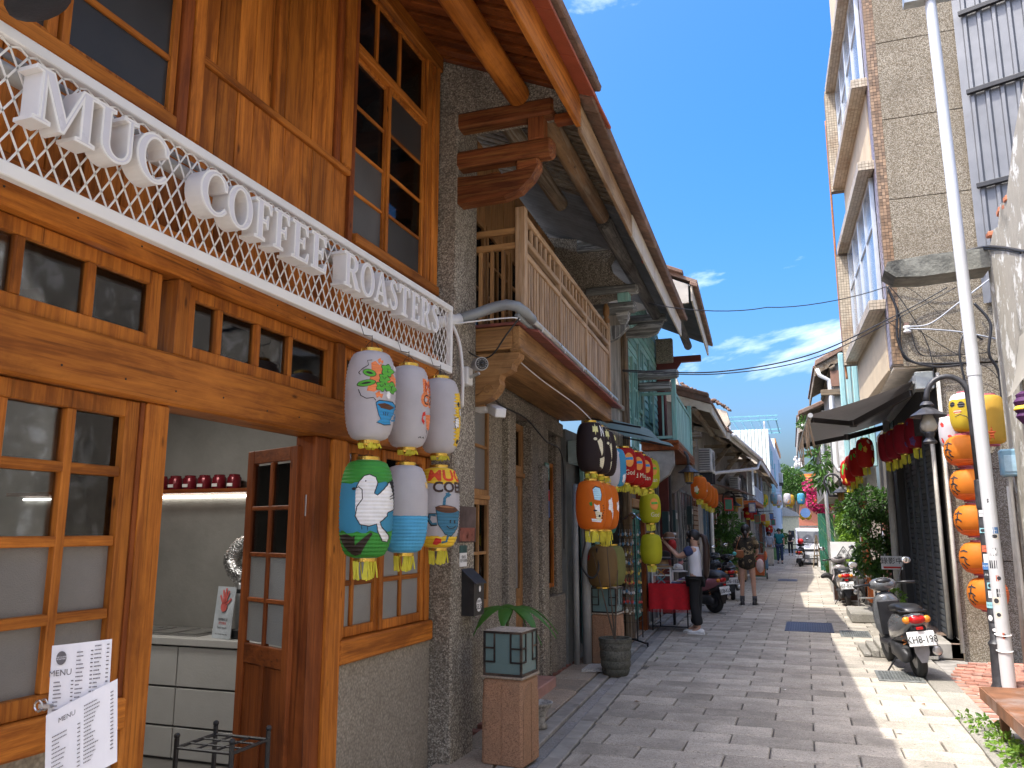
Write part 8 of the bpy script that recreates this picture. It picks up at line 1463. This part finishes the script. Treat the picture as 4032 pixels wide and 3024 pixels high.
scooter('black scooter with plate AUE-1823 beside the woman in the floral dress', (-1.71, 20.4, 0), R(8), R(-3), ('black', (.02, .02, .024)), 'AUE-1823')
scooter('pink and black scooter parked nose to the wall behind the stall table', (-1.80, 17.15, 0), R(52), R(-4), ('pink', (.42, .16, .19)), '358-KLM', ('navy', (.04, .06, .10)))
scooter('dark scooter half hidden behind the black scooter on the left', (-2.05, 21.8, 0), R(15), R(-3), ('bluegrey', (.08, .10, .13)), 'MQA-206')
scooter('black scooter with a red helmet on its seat in front of the white van', (-.32, 40.0, 0), R(-4), R(0), ('black', 0), 'NCE-771')
t = thing('helmet', 'red helmet resting on the far black scooter', 'helmet', (-.25, 40.8, 1.06)); MB().ell((-.25, 40.8, 1.12), .14, .16, .13, 14, 9).build('shell', plain('helmet_red', (.55, .02, .02), .15), t, smooth=True); MB().ell((-.25, 40.9, 1.1), .11, .09, .07, 12, 8).build('visor', BLK, t, smooth=True)
for i, (x, y, lab) in enumerate(((-1.78, 17.0, 'black seat cover over the pink scooter'),)):
    m = MB().loft(rings([(-.3, 0, .70, .13, .08), (-.1, 0, .74, .19, .10), (.25, 0, .74, .18, .10), (.6, 0, .70, .1, .07)])); m.tf(Matrix.Translation((-1.80, 17.15, 0)) @ Matrix.Rotation(R(52), 4, 'Z')); tag(m.build('seat_cover', plain('cover_black', (.03, .032, .04), .45), smooth=True), lab, 'cover')
# ------------------------------------------------------------ white van
t = thing('white_van', 'small white van facing down the far street', 'van', (.3, 42, 0)); VW = plain('van_white', (.70, .72, .74), .25, 0, .03, coat=.5); x0, x1 = -.46, .98; yf = 42.0
prof = [(0, .32), (.02, .75), (.12, .98), (.45, 1.62), (.62, 1.72), (3.2, 1.76), (3.3, .32)]
MB().prism(prof, (x0, yf, 0), (0, 1, 0), (0, 0, 1), (x1-x0, 0, 0)).build('body', VW, t); MB().obox((x0+.08, yf+.135, 1.03), (x1-x0-.16, 0, 0), (0, .29, .55), (0, -.02, .01)).build('windscreen', plain('van_glass', (.08, .09, .10), .25, 0, .1, spec=.4), t); B(x0+.01, x1-.01, yf-.06, yf+.05, .28, .50, ch=.03).build('bumper', plain('van_grey', (.16, .17, .18), .5), t); B(x0+.3, x1-.3, yf-.005, yf+.03, .66, .74).build('grille', BLK, t)
for x in (x0+.14, x1-.14): MB().ell((x, yf+.03, .70), .11, .04, .07, 12, 8).build('head_light', plain('lamp_lens', 0), t, smooth=True); B(x-.02, x+.02, yf+.2, yf+.3, .95, 1.15).build('mirror', BLK, t)
for x in (x0+.1, x1-.1):
    for y in (yf+.6, yf+2.6): w = MB().lathe([(.18, -.08), (.25, -.08), (.27, 0), (.25, .08), (.18, .08)], 18, (x, y, .27), (1, 0, 0)).build('wheel', TYR, t, smooth=True)
for x in (x0-.003, x1+.001): B(x, x+.004, yf+.5, yf+1.2, 1.05, 1.55).build('side_window', plain('van_glass', 0), t); B(x, x+.003, yf+.45, yf+1.3, .4, 1.03).build('door', VW, t)
B(.12, .42, yf-.075, yf-.062, .34, .46).build('number_plate', PLT, t); textmesh('AZL-0286', .075).tf(basis((.27, yf-.077, .40), (1, 0, 0), (0, 0, 1))).build('plate_text', INK, t)
for k in range(2): MB().tube([(x0+.3+.4*k, yf+.09, 1.03), (x0+.55+.4*k, yf+.16, 1.12)], .008, 4).build('wiper', BLK, t)
B(x0+.2, x1-.2, yf+.7, yf+2.2, 1.77, 1.85).build('roof_rack', STL, t)
# ------------------------------------------------------------ people: bodies and clothes grown from posed skeletons
def skin(name, vs, es, rad, mat, par, sub=2):
    me = bpy.data.meshes.new(name); me.from_pydata(vs, es, []); o = bpy.data.objects.new(name, me); COL.objects.link(o)
    m = o.modifiers.new('s', 'SKIN'); m.use_smooth_shade = True
    for i, r_ in enumerate(rad): q_ = me.skin_vertices[0].data[i]; q_.radius = r_ if isinstance(r_, tuple) else (r_, r_); q_.use_root = (i == 0)
    s_ = o.modifiers.new('u', 'SUBSURF'); s_.levels = sub; s_.render_levels = sub
    bpy.context.view_layer.update(); res = bpy.data.meshes.new_from_object(o.evaluated_get(bpy.context.evaluated_depsgraph_get())); bpy.data.objects.remove(o); bpy.data.meshes.remove(me)
    ob = mk(name, res, mat); ob.parent = par; return ob
SKN = plain('skin', (.52, .30, .21), .55, 0, .06); HAIR = plain('black_hair', (.012, .010, .010), .45, 0, .3, 60, .004, 120)
def hand(vs, es, rd, wi, wrist, d, side, curl=.4):
    """palm and five fingers growing from wrist index wi along d"""
    d = Vector(d).normalized(); sd_ = Vector(side).normalized(); nrm = d.cross(sd_); pi_ = len(vs); vs.append(tuple(Vector(wrist)+d*.055)); es.append((wi, pi_)); rd.append((.032, .016))
    for k, (off, l) in enumerate(((-.026, .06), (-.009, .07), (.009, .066), (.026, .052))):
        b = Vector(wrist)+d*.085+sd_*off; a = len(vs); vs += [tuple(b), tuple(b+d*l*.55+nrm*l*curl*.2), tuple(b+d*l*.85+nrm*l*curl*.6)]; es += [(pi_, a), (a, a+1), (a+1, a+2)]; rd += [.010, .009, .007]
    a = len(vs); b = Vector(wrist)+d*.035+sd_*-.034; vs += [tuple(b), tuple(b+d*.035+sd_*-.02+nrm*.012)]; es += [(pi_, a), (a, a+1)]; rd += [.011, .009]
def person(label, loc, rz, pose, cl, s=1.0, name='person', hands=True, tilt=0):
    """faces +y; pose gives elbows/wrists and leg joints; cl describes clothes"""
    t = thing(name, label, 'person', loc, None, rz); t.scale = (s, s, s)
    P_ = dict(pel=(0, 0, .90), spi=(0, .005, 1.06), che=(0, 0, 1.22), nek=(0, -.005, 1.385), hb=(0, .015, 1.455), ht=(0, .02, 1.545), hl=(-.085, 0, .86), hr=(.085, 0, .86), kl=(-.09, .015, .48), kr=(.09, .015, .48), al=(-.09, -.02, .085), ar=(.09, -.02, .085), tl=(-.095, .12, .035), tr=(.095, .12, .035), sl=(-.15, 0, 1.33), sr=(.15, 0, 1.33), el=(-.21, -.02, 1.07), er=(.21, -.02, 1.07), wl=(-.2, .1, .85), wr=(.2, .1, .85)); P_.update(pose)
    V = list(P_); ix = {k: i for i, k in enumerate(V)}; vs = [P_[k] for k in V]; E_ = [('pel', 'spi'), ('spi', 'che'), ('che', 'nek'), ('nek', 'hb'), ('hb', 'ht'), ('pel', 'hl'), ('pel', 'hr'), ('hl', 'kl'), ('hr', 'kr'), ('kl', 'al'), ('kr', 'ar'), ('al', 'tl'), ('ar', 'tr'), ('che', 'sl'), ('che', 'sr'), ('sl', 'el'), ('sr', 'er'), ('el', 'wl'), ('er', 'wr')]
    es = [(ix[a], ix[b]) for a, b in E_]; RR = dict(pel=(.13, .10), spi=(.11, .085), che=(.13, .09), nek=.048, hb=.078, ht=.082, hl=.085, hr=.085, kl=.052, kr=.052, al=.036, ar=.036, tl=.03, tr=.03, sl=.052, sr=.052, el=.036, er=.036, wl=.025, wr=.025); rd = [RR[k] for k in V]
    if hands:
        for w_, e_ in (('wl', 'el'), ('wr', 'er')):
            d = Vector(P_[w_])-Vector(P_[e_]); hand(vs, es, rd, ix[w_], P_[w_], d, (1, 0, 0) if w_ == 'wr' else (-1, 0, 0))
    skin('body', vs, es, rd, SKN, t)
    def s_(n, mb, m_, **k): o = mb.build(n, m_, None, loc=(0, 0, 0), **k); o.parent = t; return o
    h = Vector(P_['ht']); s_('nose', MB().ell(h+Vector((0, .085, -.045)), .012, .018, .02, 8, 6), SKN, smooth=True)
    for x in (-1, 1): s_('ear', MB().ell(h+Vector((x*.082, -.005, -.045)), .012, .022, .032, 8, 6), SKN, smooth=True); s_('eye', MB().ell(h+Vector((x*.032, .076, -.02)), .012, .008, .007, 8, 6), INK)
    s_('mouth', MB().ell(h+Vector((0, .078, -.085)), .022, .008, .006, 8, 5), plain('lip', (.35, .1, .09), .5))
    for nm, keys, ed, r_, mat in cl(P_, t, s_): skin(nm, [P_[k] if isinstance(k, str) else k for k in keys], ed, r_, mat, t)
    return t, s_, P_
lerp = lambda a, b, f: tuple(Vector(a).lerp(Vector(b), f))
def shirt(P_, mat, sl=.55, low=.84, w=1.0, sleeve=None, nm='shirt'):
    ml, mr = lerp(P_['sl'], P_['el'], sl), lerp(P_['sr'], P_['er'], sl); out = [(nm, [(0, 0, low), 'spi', 'che', (0, -.005, 1.345), 'sl', 'sr']+([ml, mr] if not sleeve else []), [(0, 1), (1, 2), (2, 3), (2, 4), (2, 5)]+([(4, 6), (5, 7)] if not sleeve else []), [(.15*w, .115*w), (.14*w, .108*w), (.152*w, .112*w), .06, .072, .072]+([.068, .068] if not sleeve else []), mat)]
    if sleeve: out += [('sleeve', ['sl', ml], [(0, 1)], [.085, .08], sleeve), ('sleeve', ['sr', mr], [(0, 1)], [.085, .08], sleeve)]
    return out
def trousers(P_, mat, flare=.075, nm='trousers'): return [(nm, ['pel', (-.09, 0, .82), (.09, 0, .82), 'kl', 'kr', lerp(P_['kl'], P_['al'], .92), lerp(P_['kr'], P_['ar'], .92)], [(0, 1), (0, 2), (1, 3), (2, 4), (3, 5), (4, 6)], [(.145, .115), (.1, .095), (.1, .095), .075, .075, flare, flare], mat)]
def shoes(t, s_, P_, mat, sole, high=.0):
    for a, b in (('al', 'tl'), ('ar', 'tr')):
        p = Vector(P_[a]); q_ = Vector(P_[b]); d = (q_-p); d.z = 0; d.normalize(); sd_ = Vector((-d.y, d.x, 0)); c = p+d*.045; c.z = .05
        r_ = []
        for f, w_, hh in ((-.11, .03, .05), (-.085, .042, .075+high), (-.02, .044, .075+high), (.05, .046, .055), (.12, .046, .04), (.155, .028, .025)):
            o = p+d*(f+.03); r_.append([Vector((o.x, o.y, 0))+sd_*w_*math.cos(u)+Vector((0, 0, .012+hh*max(0, math.sin(u))*1.0)) for u in [k*6.2832/12 for k in range(12)]])
        s_('shoe', MB().loft(r_), mat, smooth=True); s_('sole', MB().loft([[Vector((x.x, x.y, .0 if i < 6 else .02)) for i, x in enumerate(rr_)] for rr_ in [[Vector((p.x+d.x*f, p.y+d.y*f, 0))+sd_*w_*math.cos(u) for u in [k*6.2832/12 for k in range(12)]] for f, w_ in ((-.085, .03), (-.05, .046), (.08, .05), (.15, .048), (.19, .028))]]), sole)
def haircap(s_, P_, mat, grow=1.0, back=.02, low=.02, name='hair'):
    h = Vector(P_['ht']); s_(name, MB().ell(h+Vector((0, -.018, -.005)), .098*grow, .105*grow, .10*grow, 16, 10), mat, smooth=True)
WSH = plain('white_shirt', (.70, .70, .74), .8, 0, .05, 8, .004, 20); NAV = plain('navy_cloth', (.035, .05, .13), .8, 0, .1, 8, .004, 20); BTR = plain('black_trousers', (.012, .012, .013), .85); WHS = plain('white_shoe', (.72, .71, .69), .6)
t, s_, P_ = person('woman in white shirt with navy sleeves and black trousers, lifting a hat at the stall', (-1.72, 13.66, 0), R(88), dict(el=(-.19, .24, 1.20), er=(.19, .26, 1.18), wl=(-.10, .43, 1.40), wr=(.09, .45, 1.38), kl=(-.07, .03, .48), al=(-.08, -.04, .085), kr=(.08, -.01, .48), ar=(.08, .05, .085), tl=(-.085, .08, .035), tr=(.085, .17, .035)), lambda p, t_, f: shirt(p, WSH, .6, .76, 1.04, NAV)+trousers(p, BTR, .095), 1.0)
shoes(t, s_, P_, WHS, WHS); haircap(s_, P_, HAIR); BRH = plain('dark_brown_hair', (.035, .016, .010), .4, 0, .3, 60, .004, 120)
s_('ponytail', MB().tube([(0, -.10, 1.55), (0, -.16, 1.52), (0, -.19, 1.38), (0, -.185, 1.15), (0, -.17, .92), (0, -.165, .84)], [.03, .045, .055, .06, .05, .01], 10), BRH, smooth=True); s_('fringe', MB().ell(Vector(P_['ht'])+Vector((0, .065, .02)), .075, .035, .05, 12, 8), HAIR, smooth=True); s_('face_mask', MB().ell(Vector(P_['ht'])+Vector((0, .055, -.078)), .066, .048, .048, 12, 8), plain('black_mask', (.012, .012, .013), .8), smooth=True)
def camo(name):
    m, t_, b = nodes(name); v = coords(t_); vo = N(t_, 'ShaderNodeTexVoronoi'); vo.inputs['Scale'].default_value = 17; t_.links.new(v, vo.inputs['Vector']); sp_ = N(t_, 'ShaderNodeSeparateColor'); t_.links.new(vo.outputs['Color'], sp_.inputs[0])
    c = ramp(t_, sp_.outputs[0], [(0, (.015, .012, .008)), (.45, (.07, .045, .02)), (.62, (.20, .15, .08)), (.72, (.015, .013, .008)), (.9, (.30, .22, .12))]); c.node.color_ramp.interpolation = 'CONSTANT'; rg = ramp(t_, vo.outputs['Distance'], [(.25, (0, 0, 0)), (.3, (1, 1, 1)), (.42, (1, 1, 1)), (.45, (0, 0, 0))]); t_.links.new(mixc(t_, rg, c, (.04, .028, .014)), b.inputs['Base Color']); b.inputs['Roughness'].default_value = .85; return m
CAMO = camo('floral_camouflage')
t, s_, P_ = person('woman in a brown floral dress with a tan shoulder bag, seen from behind', (-1.26, 18.95, 0), R(2), dict(el=(-.22, .02, 1.08), er=(.22, .02, 1.08), wl=(-.13, .22, 1.05), wr=(.16, .2, 1.0), kl=(-.11, .0, .48), kr=(.11, .0, .48), al=(-.125, -.02, .085), ar=(.12, -.02, .085), tl=(-.15, .11, .035), tr=(.15, .11, .035)), lambda p, t_, f: [('dress', [(0, 0, .70), 'pel', 'spi', 'che', (0, -.005, 1.345), 'sl', 'sr', lerp(p['sl'], p['el'], .8), lerp(p['sr'], p['er'], .8)], [(0, 1), (1, 2), (2, 3), (3, 4), (3, 5), (3, 6), (5, 7), (6, 8)], [(.20, .16), (.19, .15), (.165, .125), (.165, .12), .07, .085, .085, .095, .095], CAMO)], 1.07)
shoes(t, s_, P_, BLK, WHS, .05); haircap(s_, P_, HAIR, 1.02); s_('hair_bun', MB().tube([(0, -.1, 1.5), (0, -.125, 1.44), (0, -.12, 1.36)], [.03, .045, .015], 10), HAIR, smooth=True)
for x in (-.12, .12): s_('sock', MB().tube([(x*1.02, -.02, .09), (x, -.02, .2)], [.045, .048], 12), plain('grey_sock', (.06, .06, .065), .9), smooth=True)
hb = thing('shoulder_bag', 'tan leather bag hanging at the left hip of the woman in the floral dress', 'bag', (-1.44, 18.85, 1.05)); LTH = plain('tan_leather', (.28, .10, .035), .5); MB().obox((-1.49, 18.80, 1.03), (.17, -.02, 0), (.02, .07, 0), (0, 0, .17), .025).build('pouch', LTH, hb); MB().tube([(-1.47, 18.8, 1.2), (-1.40, 18.72, 1.4), (-1.36, 18.9, 1.50), (-1.40, 19.0, 1.3)], .008, 5).build('strap', LTH, hb); MB().ell((-1.50, 18.76, 1.12), .045, .045, .045, 10, 7).build('teal_charm', PA('tealcharm', (.08, .42, .40)), hb)
tag(MB().ell((-.98, 18.95, .86), .085, .075, .15, 12, 9).build('shopping_bag', paper('thin_plastic', (.66, .55, .54), .4), smooth=True), 'pale plastic shopping bag carried by the woman in the floral dress', 'bag')
t, s_, P_ = person('woman in pale grey top and long black skirt walking towards the camera', (-1.78, 44.1, 0), R(180), dict(), lambda p, t_, f: shirt(p, plain('pale_grey_knit', (.50, .52, .56), .9), .95, .84)+[('skirt', ['pel', (0, 0, .5), (0, 0, .16)], [(0, 1), (1, 2)], [(.14, .11), (.15, .13), (.17, .15)], BTR)], .97, hands=False); shoes(t, s_, P_, BLK, BLK); haircap(s_, P_, BRH, 1.08); s_('bob', MB().tube([(-.08, -.03, 1.55), (-.09, -.03, 1.40)], .04, 8).tube([(.08, -.03, 1.55), (.09, -.03, 1.40)], .04, 8), BRH)
t, s_, P_ = person('man in teal polo shirt and jeans walking towards the camera', (-1.27, 43.5, 0), R(178), dict(kl=(-.09, .06, .49), al=(-.09, .1, .085), tl=(-.1, .2, .04)), lambda p, t_, f: shirt(p, plain('teal_polo', (.01, .17, .19), .8), .6, .84, 1.12)+trousers(p, plain('jeans', (.035, .06, .12), .85), .06), 1.06, hands=False); shoes(t, s_, P_, BLK, BLK); haircap(s_, P_, HAIR, .97)
t, s_, P_ = person('person in dark clothes walking behind the couple', (-1.0, 58, 0), R(175), dict(), lambda p, t_, f: shirt(p, BTR, .6)+trousers(p, BTR, .06), 1.0, hands=False); shoes(t, s_, P_, BLK, BLK); haircap(s_, P_, HAIR)
# ------------------------------------------------------------ black dog
t = thing('dog', 'black dog with a pale collar peering out from behind the sign board', 'dog', (.75, 22.2, 0)); vs = [(.95, 22.2, .45), (.72, 22.2, .44), (.62, 22.2, .50), (.54, 22.19, .58), (.45, 22.18, .62), (.38, 22.17, .59), (.31, 22.16, .56), (1.12, 22.2, .47), (1.16, 22.26, .34), (1.22, 22.27, .2), (1.18, 22.27, .03), (1.16, 22.13, .34), (1.22, 22.12, .2), (1.18, 22.12, .03), (.70, 22.27, .3), (.70, 22.27, .16), (.68, 22.27, .03), (.70, 22.12, .3), (.70, 22.12, .16), (.68, 22.12, .03), (1.28, 22.2, .52), (1.38, 22.2, .62)]
off = Vector((.75, 22.2, 0)); vs = [tuple(Vector(v)-off) for v in vs]; t.location = (.70, 20.45, 0)
skin('body', vs, [(0, 1), (1, 2), (2, 3), (3, 4), (4, 5), (5, 6), (0, 7), (7, 8), (8, 9), (9, 10), (7, 11), (11, 12), (12, 13), (1, 14), (14, 15), (15, 16), (1, 17), (17, 18), (18, 19), (7, 20), (20, 21)], [.11, .125, .09, .065, .075, .055, .032, .10, .06, .03, .03, .06, .03, .03, .045, .028, .03, .045, .028, .03, .025, .012], plain('black_fur', (.014, .013, .013), .7, 0, .3, 50, .004, 90), t)
for y in (20.38, 20.5): MB().prism([(0, 0), (.05, .01), (.04, -.09), (.01, -.08)], (.42, y, .66), (1, 0, 0), (0, 0, 1), (0, .012, 0)).build('ear', MATS['black_fur'], t)
MB().tube([Vector((.53, 20.45, .54))+Vector((.03*math.cos(a)*.6, .075*math.sin(a), .065*math.cos(a))) for a in [i*.5236 for i in range(13)]], .012, 6).build('collar', plain('pale_collar', (.55, .45, .45), .6), t); MB().ell((.235, 20.41, .565), .015, .015, .013, 8, 6).build('nose', INK, t)
